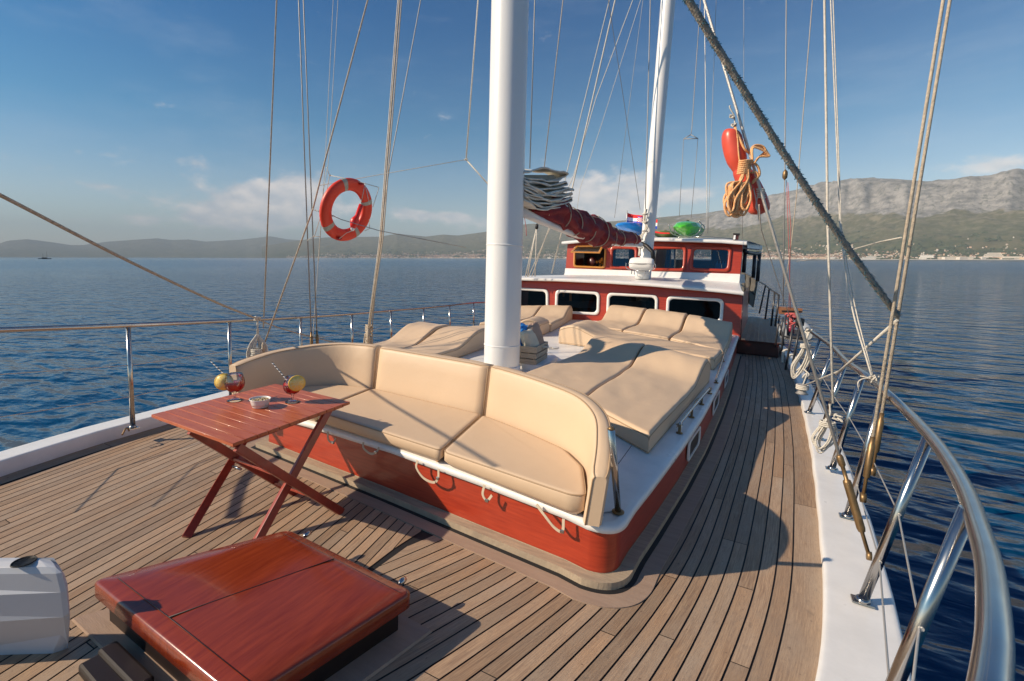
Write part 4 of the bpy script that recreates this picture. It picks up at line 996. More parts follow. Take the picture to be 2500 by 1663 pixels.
def head(v, h0=.17, h1=.40, a=.60, b=.82, e=.10):
    s = max(0, min(1, (v-a)/(b-a))); s = s*s*(3-2*s); k = max(0, (v-.90)/.10); return h0+(h1-h0)*s-(e*k*k)
bed([(-1.365, 4.07), (-.665, 3.62), (-.485, 6.36), (-1.30, 6.66)], lambda u, v: head(v, .165, .34, .62, .88), 'right mattress of the near right pair, its head raised beside the walkway edge')
bed([(-2.20, 4.55), (-1.385, 4.09), (-1.325, 6.68), (-2.05, 6.85)], lambda u, v: head(v, .165, .34, .62, .88), 'left mattress of the near right pair, right of the crate')
bed([(-2.96, 7.45), (-.50, 7.16), (-.46, 7.98), (-2.99, 8.42)], lambda u, v: .18+.15*math.exp(-((u-.10)/.13)**2), 'low mattress lying crosswise with a pillow hump at its left end', nu=40, nv=10)
rg = 'three mattresses side by side below the deckhouse windows'
bed([(-3.0, 8.85), (-2.24, 8.80), (-2.22, 10.95), (-3.06, 11.15)], lambda u, v: head(v, .16, .42, .5, .85), 'left one of three mattresses with raised heads below the deckhouse windows')
bed([(-2.20, 8.70), (-1.36, 8.55), (-1.33, 10.75), (-2.17, 10.93)], lambda u, v: head(v, .16, .42, .5, .85), 'middle one of three mattresses with raised heads below the deckhouse windows')
bed([(-1.32, 8.52), (-.45, 8.08), (-.44, 10.35), (-1.29, 10.72)], lambda u, v: head(v, .16, .40, .5, .85), 'right one of three mattresses below the deckhouse windows, half in shadow')
bed([(-4.40, 4.35), (-3.62, 4.35), (-3.80, 6.62), (-4.52, 6.62)], lambda u, v: head(v, .16, .33, .5, .85), 'right mattress of the near left pair, just left of the main mast')
bed([(-5.00, 4.60), (-4.43, 4.40), (-4.55, 6.65), (-5.18, 6.65)], lambda u, v: head(v, .16, .36, .45, .8), 'left mattress of the near left pair, towards the far rail')
bed([(-4.95, 7.15), (-3.55, 7.95), (-3.62, 8.55), (-4.98, 7.85)], lambda u, v: .16+.17*math.exp(-((u-.86)/.16)**2), 'crosswise mattress behind the crate with a pillow hump', nu=30, nv=8)
bed([(-4.30, 8.45), (-3.60, 8.62), (-4.05, 11.0), (-4.72, 10.95)], lambda u, v: head(v, .18, .36, .5, .85), 'right mattress of the far left pair, right of the main mast below a window')
bed([(-5.0, 8.2), (-4.32, 8.43), (-4.74, 10.9), (-5.35, 10.6)], lambda u, v: head(v, .18, .36, .5, .85), 'left mattress of the far left pair, mostly behind the main mast')
# low grab rails with rope lashings beside the right beds
for (pa, pb, lb) in ((Z6(1800, 1165), Z6(2090, 790), 'low steel grab rail beside the near right mattress'), (Z6(2150, 720), Z6(2290, 300), 'low steel grab rail beside the far right mattresses')):
    A = pz(*pa, .42); Bq = pz(*pb, .45)
    A = Vector((A.x, A.y, zt(A.x, A.y))); Bq = Vector((Bq.x, Bq.y, zt(Bq.x, Bq.y)))
    t = thing('grab_rail', A, lb, 'rail'); mb = MB(); up_ = Vector((0, 0, .075)); mb.tube(catmull([A, A+up_*.8+Vector((0, .05, 0)), A+up_+Vector((0, .15, 0)), Bq+up_-Vector((0, .1, 0)), Bq+Vector((0, 0, 0))], 6), .0125, 10); mb.build('rail_tube', 'steel', t)
    for k in range(4):
        p = A.lerp(Bq, k/3); mb = MB(); p = Vector((p.x, p.y, zt(p.x, p.y))); mb.lathe([(.03, 0), (.028, .008), (.012, .012), (.012, .075)], p, 10); mb.build('bracket', 'bronze', t)
def knot(mb, c, s, r, n=34, seed=1):
    rnd = random.Random(seed); mb.tube(catmull([c+Vector((rnd.uniform(-1, 1), rnd.uniform(-1, 1), rnd.uniform(-.7, .9)))*s for _ in range(n//3)], 4), r, 6)
for (p, lb) in ((Z6(1800, 1190), 'frayed rope knot at the near end of the low grab rail'), (Z6(1975, 950), 'small rope knot in the middle of the low grab rail')):
    q = pz(*p, .37); mb = MB(); knot(mb, Vector((q.x, q.y, zt(q.x, q.y)+.03)), .032, .005, seed=int(q.y*10)); mb.build('rope_knot', 'ropetan', label=lb, cat='knot')
# ================================================================ PLATE, CRATE, CLOTHS
def pzh(q, dz=0.0):
    z = .45
    for _ in range(4): p = pz(*q, z); z = zt(p.x, p.y)+dz
    return Vector((p.x, p.y, z))
Pt = [pzh(ZC(x, y), .07) for x, y in ((700, 1065), (1100, 1150), (1390, 1150), (1760, 925))]
back = [Pt[3]+Vector((-.2, .25, 0)), Pt[0]+Vector((-.15, .75, 0))]
poly = Pt+back; zt_p = sum(p.z for p in poly)/len(poly)
pe = thing('plinth', (poly[1].x, poly[1].y, zt_p-.07), 'low white plinth under the wooden crate behind the main mast', 'plinth')
mb = MB(); pad(mb, [(p.x, p.y) for p in poly], lambda p: zt(p.x, p.y)-.01, lambda p: zt_p, .008, .0); mb.build('plinth_box', 'white', pe)
zc_ = zt_p+.003
A = pz(*ZC(1212, 1138), zc_); Bq = pz(*ZC(1500, 955), zc_); Lf = pz(*ZC(640, 1075), zc_)
ex = Vector((Lf.x-A.x, Lf.y-A.y, 0)).normalized(); ey = Vector((0.08, 1, 0)).normalized()
ey = Vector((Bq.x-A.x, Bq.y-A.y, 0)); dl = ey.length; ey.normalize(); ex = Vector((-ey.y, ey.x, 0)); wl = .42
hc = (pl(*ZC(1218, 700), A, Vector((0, 1, 0))).z-A.z)
cr_ = thing('crate', A+ex*wl/2+ey*dl/2, 'weathered wooden slatted crate with rope handles beside the main mast', 'crate')
def slats(mb, P0, e, ln, nrm):
    gap = hc*.06; sh_ = [hc*.27, hc*.27, hc*.34]; z = 0
    for h_ in sh_:
        a = P0+Vector((0, 0, z)); mb.hexa([a, a+e*ln, a+e*ln+nrm*.014, a+nrm*.014], [q+Vector((0, 0, h_)) for q in (a, a+e*ln, a+e*ln+nrm*.014, a+nrm*.014)]); z += h_+gap
for (P0, e, ln, nrm) in ((A, ex, wl, ey), (A+ex*.0, ey, dl, ex), (A+ey*dl, ex, wl, -ey), (A+ex*wl, ey, dl, -ex)):
    mb = MB(); slats(mb, P0 if abs(e.dot(ex)) > .9 else P0+e*.015, e, ln if abs(e.dot(ex)) > .9 else ln-.03, nrm); mb.build('slatted_side', 'crate', cr_)
mb = MB(); 
for (i_, j_) in ((.02, .02), (.02, dl-.045), (wl-.045, .02), (wl-.045, dl-.045)):
    p = A+ex*i_+ey*j_; mb.hexa([p, p+ex*.025, p+ex*.025+ey*.025, p+ey*.025], [q+Vector((0, 0, hc*.97)) for q in (p, p+ex*.025, p+ex*.025+ey*.025, p+ey*.025)])
mb.build('corner_batten', 'yellowwood' if False else 'crate', cr_)
mb = MB(); mb.hexa([A+ex*.02+ey*.02, A+ex*(wl-.02)+ey*.02, A+ex*(wl-.02)+ey*(dl-.02), A+ex*.02+ey*(dl-.02)], [q+Vector((0, 0, .012)) for q in (A+ex*.02+ey*.02, A+ex*(wl-.02)+ey*.02, A+ex*(wl-.02)+ey*(dl-.02), A+ex*.02+ey*(dl-.02))]); mb.build('base_board', 'crate', cr_)
mb = MB(); hmid = A+ey*dl*.62+Vector((0, 0, hc*.86)); mb.tube(catmull([hmid-ey*.09, hmid-ey*.06-ex*.04, hmid-ex*.05-Vector((0, 0, .02)), hmid+ey*.06-ex*.04, hmid+ey*.09], 6), .011, 8); mb.build('rope_handle', 'rope', cr_)
def cloth(name, c, sx, sy, sz, m_, label, seed, rot=0):
    mb = MB(); rows = []
    for i in range(13):
        a = math.pi*i/12; row = []
        for j in range(22):
            b = 2*math.pi*j/22; d = Vector((math.sin(a)*math.cos(b), math.sin(a)*math.sin(b), math.cos(a))); e = Vector([math.copysign(abs(q)**.55, q) for q in d])
            k = 1+.22*noise.noise(e*1.8+Vector((seed, 0, 0)))+.08*noise.noise(e*5); q = Vector((e.x*sx, e.y*sy, e.z*sz))*k; row.append(c+Matrix.Rotation(rot, 3, 'Y') @ q)
        rows.append(row)
    mb.grid(rows, True, close_u=True); return mb.build(name, m_, label=label, cat='cushion' if 'cushion' in name else 'towel')
cc = A+ex*.15+ey*dl*.36+Vector((0, 0, hc*1.18)); cloth('rolled_towel', cc, .075, .14, .15, 'towel', 'cream towel standing upright in the wooden crate', 3, R(-25))
cc = A+ex*.12+ey*dl*.66+Vector((0, 0, hc*1.34)); cloth('rolled_towel', cc, .06, .14, .19, 'towelb', 'brown and pink towel leaning behind the cream one in the crate', 8, R(-20))
cc = A+ex*.30+ey*dl*.5+Vector((0, 0, hc*1.28)); cloth('towel', cc, .10, .15, .17, 'blue', 'bright blue towel in the crate against the main mast', 5, R(5))
mb = MB(); p = pzh(ZC(1500, 715), .01); q = pzh(ZC(1790, 712), .01); mb.tube(catmull([p, p.lerp(q, .3)+Vector((0, .05, 0)), p.lerp(q, .6)-Vector((0, .05, 0)), q], 6), .007, 6); p2 = pzh(ZC(1520, 745), .01); mb.tube(catmull([p2, p2.lerp(q, .5)+Vector((0, -.04, 0)), q+Vector((.0, -.05, 0))], 6), .007, 6); mb.build('loose_rope', 'rope', label='short white rope lying between the crate and the crosswise mattress', cat='rope')

# ================================================================ FOLDING TABLE
ZT = .70
tL = pz(*Z2(195, 605), ZT); tN = pz(*Z2(762, 808), ZT); tR = pz(*Z2(1582, 515), ZT); tF = pz(*Z2(1065, 390), ZT)
tb = thing('folding_table', ((tL+tN+tR+tF)/4)-Vector((0, 0, ZT)), 'folding wooden table with slatted top and crossed legs on the foredeck', 'table')
NS = 12
for i in range(NS):
    a0 = (i+.035)/NS; a1 = (i+.965)/NS; mb = MB()
    # slats run across (L->N direction), stacked from N edge to R edge
    q = [tL.lerp(tF, a0), tN.lerp(tR, a0), tN.lerp(tR, a1), tL.lerp(tF, a1)]
    lo = [p-Vector((0, 0, .020)) for p in q]; ins = [p-Vector((0, 0, .0)) for p in q]
    # 3 mm eased top edges
    c = sum(q, Vector())/4; m_ = [p+(c-p).normalized()*.002+Vector((0, 0, 0)) for p in q]; up1 = [p-Vector((0, 0, .003)) for p in q]
    k = len(mb.v); mb.v += lo+up1+m_
    for s0 in (0, 4):
        for j in range(4): mb.face((k+s0+j, k+s0+(j+1) % 4, k+s0+4+(j+1) % 4, k+s0+4+j), s0 == 4)
    mb.face((k+8, k+9, k+10, k+11)); mb.face((k+3, k+2, k+1, k)); mb.build('slat', 'tabletop', tb)
ux = (tN-tL).normalized(); uy = (tF-tL); uy = (uy-ux*uy.dot(ux)).normalized()
f1 = pz(*Z2(440, 1462), 0); f4 = pz(*Z2(1523, 1285), 0)
yA, yB = f1.y, f4.y
def legpair(xt, y_top_off, foot, top, name='leg'):
    pass
nt_ = pz(*Z2(805, 800), ZT-.03); rt2 = pz(*Z2(1430, 590), ZT-.035)
xo = (nt_.x)                       # outer right frame
# right-hand side of the table: leg going from near-top to far foot, and from far-top to near foot
legs = []
topA = tN.lerp(tL, .045)+Vector((0, .05, -.045)); footA = f4+Vector((0, 0, 0))
topB = tR.lerp(tF, .10)+Vector((0, -.12, -.04)); 
b1 = pl(*Z2(1185, 1040), topB, Vector((1, 0, 0)))
dB = (b1-topB); footB = topB+dB*((0-topB.z)/dB.z)
footB = pz(*Z2(968, 1425), 0); d_ = Vector((footB.x, footB.y, 0)); 
# extend behind the lid: the foot lies on the line through the visible part
pB = pd(*Z2(1420, 600), depth(topB)); u0, v0 = Z2(1420, 600); u1, v1 = Z2(985, 1395); uu = u0+(u1-u0)*1.14; vv = v0+(v1-v0)*1.14; footB = pz(uu, vv, 0)
legs.append((topA, footA)); legs.append((topB, footB))
footC = f1
tC = tF.lerp(tR, .14)+Vector((0, -.12, -.04)); legs.append((tC, footC))
tD = tL.lerp(tN, .40)+Vector((0, .05, -.045)); tD = pz(*Z2(470, 715), ZT-.035); u0, v0 = Z2(470, 715); u1, v1 = Z2(1120, 1105); uu = u0+(u1-u0)*1.13; vv = v0+(v1-v0)*1.13; footD = pz(uu, vv, 0); legs.append((tD, footD))
for (a, b_) in legs:
    d = (b_-a).normalized(); mb = MB(); mb.bar(a-d*.0, b_+d*.0, .034, .052, up=Vector((1, .1, .0)).cross(d) if False else (0, 1, .3)); mb.build('leg', 'tableleg', tb, bevel=.004)
mb = MB(); mb.bar(legs[0][0].lerp(legs[0][1], .38), legs[3][0].lerp(legs[3][1], .38), .05, .018); mb.build('stretcher', 'tableleg', tb, bevel=.003)
mb = MB(); mb.bar(legs[0][0].lerp(legs[0][1], .72), legs[3][0].lerp(legs[3][1], .78), .05, .018); mb.build('stretcher', 'tableleg', tb, bevel=.003)
mb = MB(); mb.bar(legs[1][0]-Vector((0, .0, .02)), legs[2][0]-Vector((0, 0, .02)), .04, .018); mb.build('stretcher', 'tableleg', tb, bevel=.003)
mb = MB(); mb.bar(topA-Vector((0, .0, -.015)), tD-Vector((0, 0, -.01)), .04, .018); mb.build('stretcher', 'tableleg', tb, bevel=.003)
for k in (.06, .94):
    mb = MB(); mb.bar(tN.lerp(tL, k)+Vector((0, .03, -.032)), tR.lerp(tF, k)+Vector((0, -.03, -.032)), .025, .022); mb.build('batten', 'tableleg', tb)
mb = MB()
for (i, j) in ((0, 1), (3, 2)):
    c = legs[i][0].lerp(legs[i][1], .5); 
    best = None
    for s in range(101):
        p = legs[i][0].lerp(legs[i][1], s/100)
        for s2 in range(0, 101, 2):
            q = legs[j][0].lerp(legs[j][1], s2/100); dd = (p-q).length
            if best is None or dd < best[0]: best = (dd, p, q)
    mid = (best[1]+best[2])/2; mb.lathe([(0, -.045), (.009, -.045), (.009, .045), (0, .045)], M4=Matrix.Translation(mid) @ Matrix.Rotation(R(90), 4, 'Y'), n=10)
mb.lathe([(0, -.02), (.014, -.02), (.014, .02), (0, .02)], M4=Matrix.Translation(topB+Vector((.02, .01, .0))) @ Matrix.Rotation(R(90), 4, 'Y'), n=10)
mb.build('hinge_bolt', 'steel', tb)

# drinks on the table
def goblet(q, label, slice_dir, straw_a, straw_b, sc=1.0, orient=0):
    base = pz(*q, ZT+.001); s = depth(base)/F/7.857*1.0
    # scale: 1 px of the enlargement = s metres at this distance
    t = thing('cocktail_glass', base, label, 'glass', 'cocktail glasses on the slatted table')
    k = sc
    prof = [(0, .002), (.040, .001), (.0405, .003), (.020, .008), (.006, .016), (.0052, .030), (.007, .043), (.018, .049), (.034, .058), (.046, .074), (.0505, .094), (.049, .112), (.043, .135), (.0375, .150)]
    inner = [(.0360, .150), (.0415, .135), (.0475, .112), (.049, .094), (.0445, .075), (.033, .060), (.015, .052), (0, .050)]
    mb = MB(); mb.lathe([(r*k, z*k) for r, z in prof], base, 32); mb.lathe([(r*k, z*k) for r, z in inner], base, 32); mb.build('bowl', 'goblet', t)
    mb = MB(); mb.lathe([(.0005, .0515*k), (.0145*k, .0535*k), (.0322*k, .0615*k), (.0437*k, .076*k), (.0481*k, .094*k), (.0477*k, .1035*k), (.0003, .1035*k)], base, 32); mb.build('drink', 'drink', t)
    # ice
    rnd = random.Random(3); mb = MB()
    # citrus slice
    c = py(*slice_dir, base.y) if False else pd(*slice_dir, depth(base)*.985)
    n_ = (CAM-c).normalized(); n_.z *= .2; n_ = (n_+Vector((.25*orient, 0, 0))).normalized()
    Mx = Matrix.Translation(c) @ n_.to_track_quat('Z', 'Y').to_matrix().to_4x4()
    mb = MB(); mb.lathe([(.0420*k, -.004), (.0455*k, -.002), (.0455*k, .002), (.0420*k, .004)], M4=Mx, n=32); sl = mb.build('citrus_slice', 'peel', t)
    mb = MB(); mb.lathe([(.0005, .0042), (.0405*k, .0042), (.0405*k, -.0042), (.0005, -.0042)], M4=Mx, n=32); mb.build('pulp', 'pulp', sl)
    mb = MB()
    for j in range(9):
        a = j*2*math.pi/9; p0 = Mx @ Vector((.004, 0, .0037)); p0 = Mx @ Vector((.005*math.cos(a), .005*math.sin(a), .0045)); p1 = Mx @ Vector((.038*k*math.cos(a), .038*k*math.sin(a), .0045)); mb.tube([p0, p1], .0010, 4)
    mb.build('membrane', mat('citrus_pith', (.85, .78, .5), .5) if 'pith' not in M else M['pith'], sl)
    a = pd(*straw_a, depth(base)*1.0); b2 = base+Vector((.012, .0, .085*k)); 
    a = pd(*straw_a, depth(base)*1.01)
    N_ = 16
    st = MB(); rows = []
    d = (b2-a).normalized(); e = d.orthogonal().normalized(); g = d.cross(e)
    for i in range(49):
        p = a.lerp(b2, i/48); rows.append([p+(e*math.cos(x)+g*math.sin(x))*.0045 for x in [2*math.pi*j/10 for j in range(10)]])
    kk = len(st.v); st.grid(rows, True, close_u=True)
    for fi in range(len(st.f)):
        i, j = divmod(fi, 10); st.m[fi] = 1 if ((i*2+j*1.0) % 10) < 4.6 else 0
    st.build('straw', ['straw', 'black'], t)
M['pith'] = mat('citrus_pith', (.85, .78, .5), .5)
goblet(ZG(735, 925), 'red cocktail glass with its orange slice on the left rim, nearer the sea rail', ZG(525, 570), ZG(262, 165), None, sc=1.34, orient=-1)
goblet(ZG(1840, 955), 'red cocktail glass with its orange slice on the right rim, nearer the sofa', ZG(1925, 595), ZG(1440, 190), None, sc=1.28, orient=1)
bb = pz(*ZG(1130, 1075), ZT+.001); bb += Vector((0, .035, 0)); bw = thing('snack_bowl', bb, 'small white ribbed ceramic bowl of nuts between the two cocktails', 'bowl')
pr = [(0, .002), (.040, .001), (.043, .004)]+[(.0435+.0012*i+(.0012 if i % 2 else 0), .008+.0045*i) for i in range(9)]+[(.0585, .052), (.059, .056), (.0555, .056), (.053, .05), (.046, .012), (0, .010)]
mb = MB(); mb.lathe([(a*1.18, b*1.12) for a, b in pr], bb, 40); mb.build('dish', 'ceramic', bw)
mb = MB(); rnd = random.Random(5)
for k in range(70):
    a = rnd.random()*6.28; r_ = .055*math.sqrt(rnd.random()); p = bb+Vector((r_*math.cos(a), r_*math.sin(a), .044+rnd.random()*.012)); Mx = Matrix.Translation(p) @ Matrix.Rotation(rnd.random()*6, 4, 'X') @ Matrix.Rotation(rnd.random()*6, 4, 'Y'); mb.lathe([(0, -.008), (.004, -.004), (.0045, .003), (0, .008)], M4=Mx, n=6)
mb.lathe([(0, .043), (.058, .043)], bb, 20); mb.build('nuts', 'nuts', bw)

# ================================================================ LOCKER LID AND WINDLASS HOUSING
ZTOP = .215
lA = pz(*ZV(478, 782), ZTOP); lB = pz(*ZV(1512, 515), ZTOP); lC = pz(*ZV(2165, 838), ZTOP); lD = pz(*ZV(1245, 1420), ZTOP)
lid = thing('locker_lid', ((lA+lC)/2)-Vector((0, 0, ZTOP)), 'glossy mahogany locker lid standing over its dark frame in the foreground', 'hatch')
mb = MB(); P = rounded([lA, lD, lC, lB], .045, 5); zl_ = lambda d: (lambda p: ZTOP+d)
th = .085
rings = []
n = len(P)
for ins, dz in ((.012, -th), (0, -th+.01), (0, -.016), (.004, -.006), (.014, 0.0), (.10, .006), (.2, .009)):
    Q = rounded(inset([Vector((p.x, p.y, 0)) for p in (lA, lD, lC, lB)], ins), .045, 5)
    rings.append([Vector((p.x, p.y, ZTOP+dz)) for p in Q])
k = len(mb.v); mb.grid(rings, True, close_u=True); mb.face([k+i for i in range(n)][::-1]); mb.face([k+6*n+i for i in range(n)], True); mb.build('lid_board', 'lid', lid)
mb = MB()
a = lA.lerp(lD, .46); b_ = lB.lerp(lC, .50); a_ = a.lerp(b_, .085); b2 = a.lerp(b_, .93)
mb.tube([p+Vector((0, 0, .0085)) for p in (a_, a_.lerp(b2, .3), a_.lerp(b2, .7), b2)], .0030, 5)
for (s_, e_) in (((lA, lD), .085), ((lB, lC), .93)):
    p0 = lA.lerp(lB, e_); p1 = lD.lerp(lC, e_); mb.tube([p0.lerp(p1, .05)+Vector((0, 0, .006)), p0.lerp(p1, .5)+Vector((0, 0, .009)), p0.lerp(p1, .97)+Vector((0, 0, .006))], .0014, 4)
mb.build('board_seam', 'dark', lid)
mb = MB(); cl = (lA+lB+lC+lD)/4
def sh(k, z): return [Vector((cl.x+(p.x-cl.x)*k, cl.y+(p.y-cl.y)*k, z)) for p in (lA, lD, lC, lB)]
mb.hexa(sh(.90, .0), sh(.90, ZTOP-th+.002)); mb.build('frame', 'dark', lid)
mb = MB(); mb.grid([sh(1.13, .002)+[sh(1.13, .002)[0]], sh(1.12, .014)+[sh(1.12, .014)[0]], sh(.9, .014)+[sh(.9, .014)[0]]], False); mb.build('teak_surround', 'teakmargin', lid)
mb = MB()
for x in (0, ): 
    p = lA.lerp(lD, .18); e = (lD-lA).normalized(); o_ = Vector((e.y, -e.x, 0)); o_ = -o_ if o_.dot(cl-p) > 0 else o_
    q = pz(*ZV(560, 1130), .06); q2 = pz(*ZV(760, 1330), .06); mb.bar(q+Vector((0, 0, -.02)), q2-Vector((0, 0, .02)), .07, .06); q = pz(*ZV(470, 1220), .03); q2 = pz(*ZV(640, 1420), .03); mb.bar(q, q2, .08, .05)
mb.build('side_coaming', 'dark', lid, bevel=.012)
for (x, y) in ((1608, 545), (2105, 790)):
    p = pz(*ZV(x, y), .17); mb = MB(); mb.lathe([(0, -.028), (.013, -.02), (.016, 0), (.013, .02), (0, .028)], M4=Matrix.Translation(p) @ Matrix.Rotation(R(90), 4, 'X'), n=12); mb.tube([p, p-Vector((0, .06, .05))], .008, 8); mb.build('catch_knob', 'steel', lid)
# white housing
zt1 = .46
T1 = [pz(*ZV(x, y), zt1) for x, y in ((-60, 668), (180, 668), (285, 682), (326, 712), (300, 714), (-60, 716))]
T1 = [pz(*ZV(x, y), zt1) for x, y in ((-700, 640), (270, 668), (326, 712))]
hz = thing('windlass_housing', (T1[1].x, T1[1].y, 0), 'faceted white windlass housing, shaded grey by colour, with an oval hole at the left edge', 'windlass')
a = pz(*ZV(280, 668), zt1); b_ = pz(*ZV(330, 712), zt1); c_ = pz(*ZV(0, 716), zt1); d_ = pz(*ZV(0, 668), zt1)
far = (a-d_).normalized(); W1 = 1.5
d2_ = a-far*W1; c2 = b_-far*W1
top = [a, b_, c2, d2_]
# widen downwards
mid = [pz(*ZV(370, 800), .34)+Vector((-.0, .04, 0)), pz(*ZV(368, 925), .26)]
m1_ = pz(*ZV(368, 860), .33); 
rim1 = [a+Vector((.035, .02, -.07)), Vector((m1_.x, m1_.y, .34)), Vector((c2.x, c2.y-.10, .34)), d2_+Vector((0, .03, -.07))]
rim2 = [a+Vector((.03, .03, -.26)), Vector((m1_.x-.015, m1_.y+.01, .22)), Vector((c2.x, c2.y-.12, .20)), d2_+Vector((0, .03, -.28))]
ft = [a+Vector((-.06, .0, -zt1)), Vector((m1_.x-.14, m1_.y+.05, 0)), Vector((c2.x, c2.y+.02, 0)), d2_+Vector((0, 0, -zt1))]
mb = MB(); mb.grid([r+[r[0]] for r in (ft, rim2, rim1, top)], False); k = len(mb.v)-5; mb.face([k+i for i in range(4)])
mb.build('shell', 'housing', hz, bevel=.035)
oc = pz(*ZV(125, 690), zt1+.002); mb = MB(); e = (pz(*ZV(180, 690), zt1)-oc).length; mb.lathe([(0, 0), (e*.95, 0), (e, .004), (e*1.06, .0)], oc, 24); mb.build('hole', 'black', hz)
# ================================================================ RAILINGS
def post(parent, foot, top, r, m_='steel', plate=.05):
    mb = MB(); mb.tube([foot, top], r, 14); mb.build('post', m_, parent)
    if plate:
        mb = MB(); d = (top-foot).normalized(); p = foot; mb.hexa([p+Vector((x*plate, y*plate, 0)) for x, y in ((-1, -.7), (1, -.7), (1, .7), (-1, .7))], [p+Vector((x*plate*.95, y*plate*.95, .007)) for x, y in ((-1, -.7), (1, -.7), (1, .7), (-1, .7))]); mb.lathe([(r*1.5, .007), (r*1.35, .02), (r*1.02, .026)], p, 14); mb.build('base_plate', m_, parent)
rr_ = thing('railing', (.7, 3, .07), 'curved stainless steel railing sweeping along the right bulwark', 'railing')
posts = []
for f_, t_ in [((1990, 1740), (2228, 1172)), ((1985, 1385), (2137, 1008)), ((1950, 1190), (2034, 903)), ((1915, 1080), (1986, 863)), ((1885, 1010), (1946, 833)), ((1862, 950), (1918, 803)), ((1846, 896), (1888, 780))]:
    f = pz(*Dm(*f_), zr(3)+.002 if f_[0] > 1940 else .085); t = py(*Dm(*t_), f.y); posts.append((f, t)); post(rr_, f, t-Vector((0, 0, .0)), .0245)
tops = [t for f, t in posts]
near = [pz(*Dm(2200, 1760), 1.07), pz(*Dm(2262, 1650), 1.075), pz(*Dm(2283, 1540), 1.075), pz(*Dm(2288, 1430), 1.07), pz(*Dm(2276, 1300), 1.05), pz(*Dm(2252, 1215), 1.035), pz(*Dm(2222, 1130), 1.02)]
path = near+[pz(*Dm(2180, 1056), 1.01), pz(*Dm(2137, 1000), 1.0), pz(*Dm(2085, 946), .985), tops[2]+Vector((0, 0, .012)), pz(*Dm(2010, 878), .965)]+[t+Vector((0, 0, .012)) for t in tops[3:]]+[py(*Dm(1858, 757), 9.6)]
mb = MB(); mb.tube(catmull(path, 8), .0285, 20); mb.build('top_rail', 'steel', rr_)
mb = MB()
for fz in (.56, .27):
    w = [f.lerp(t, fz)+Vector((-.0, 0, 0)) for f, t in posts]; w0 = w[0]+(w[0]-w[1])*.9
    w = [w0+Vector((-.12, 0, 0))]+w
    mb.tube(w, .0042, 6)
    for (f, t) in posts:
        p = f.lerp(t, fz); mb.lathe([(.009, -.028), (.007, .028)], M4=Matrix.Translation(p) @ Matrix.Rotation(R(90), 4, 'X'), n=8)
mb.build('guard_wire', 'wirelight', rr_)
ZT2 = conv(1780, 650, 4.481)
fr_rail = thing('railing', (.6, 13, .2), 'dark far railing along the raised side deck beyond the boarding gate', 'railing')
fp = []
for (t_, f_, y) in (((545, 325), (505, 660), 12.4), ((500, 290), (460, 655), 13.0), ((440, 252), (395, 580), 14.2), ((398, 212), (330, 518), 15.6)):
    t = py(*ZT2(*t_), y); f = py(*ZT2(*f_), y); post(fr_rail, f, t, .022, 'darkpost', .0); fp.append((f, t))
mb = MB(); pth = [py(*ZT2(545, 318), 12.4), py(*ZT2(500, 284), 13.0), py(*ZT2(440, 246), 14.2), py(*ZT2(398, 206), 15.6), py(*R5(445, 818), 17.5), py(*R5(370, 762), 19), py(*R5(195, 662), 21)]; mb.tube(pth, .02, 8); mb.build('top_rail', 'darkpost', fr_rail)
mb = MB()
for fz in (.33, .66): mb.tube([f.lerp(t, fz) for f, t in fp]+[py(*R5(445, 818+(1-fz)*400), 17.5)], .005, 5)
mb.build('guard_wire', 'wire', fr_rail)
nt = thing('rail_cloth', py(*R5(330, 1240), 18), 'dark grey cloth panels laced to the far side railing', 'screen')
mb = MB(); A = [py(*R5(190, 672), 21), py(*R5(445, 824), 17.5), py(*R5(375, 1245), 17.5), py(*R5(215, 1095), 21)]
mb.hexa(A, [p+Vector((.03, 0, 0)) for p in A]); mb.build('cloth', 'net', nt)
mb = MB(); 
for k in (.33, .66): mb.tube([A[0].lerp(A[1], k)-Vector((.02, 0, 0)), A[3].lerp(A[2], k)-Vector((.02, 0, 0))], .03, 5)
mb.tube([A[0].lerp(A[3], .5)-Vector((.02, 0, 0)), A[1].lerp(A[2], .5)-Vector((.02, 0, 0))], .025, 5); mb.build('frame', 'black', nt)
# awning frame behind the wheelhouse
aw = thing('awning', py(*R5(440, 820), 16.5), 'white awning on dark posts sticking out behind the right side of the wheelhouse', 'awning')
mb = MB(); A = [py(*R5(215, 178), 15.2), py(*R5(320, 186), 15.0), py(*R5(530, 258), 16.6), py(*R5(528, 322), 16.6), py(*R5(225, 292), 15.2)]
mb.hexa(A, [p+Vector((-.1, .9, .02)) for p in A]); mb.build('canopy', 'white', aw)
mb = MB(); mb.tube([py(*R5(235, 340), 15.4), py(*R5(300, 372), 15.6), py(*R5(420, 388), 16.4), py(*R5(495, 378), 16.8)], .055, 8); mb.build('frame_bar', 'darkpost', aw)
for (a, b, y) in (((257, 362), (232, 690), 15.6), ((412, 398), (384, 775), 16.4), ((485, 380), (452, 825), 16.8)):
    mb = MB(); mb.tube([py(*R5(*a), y), py(*R5(*b), y)], .055, 8); mb.build('post', 'darkpost', aw)
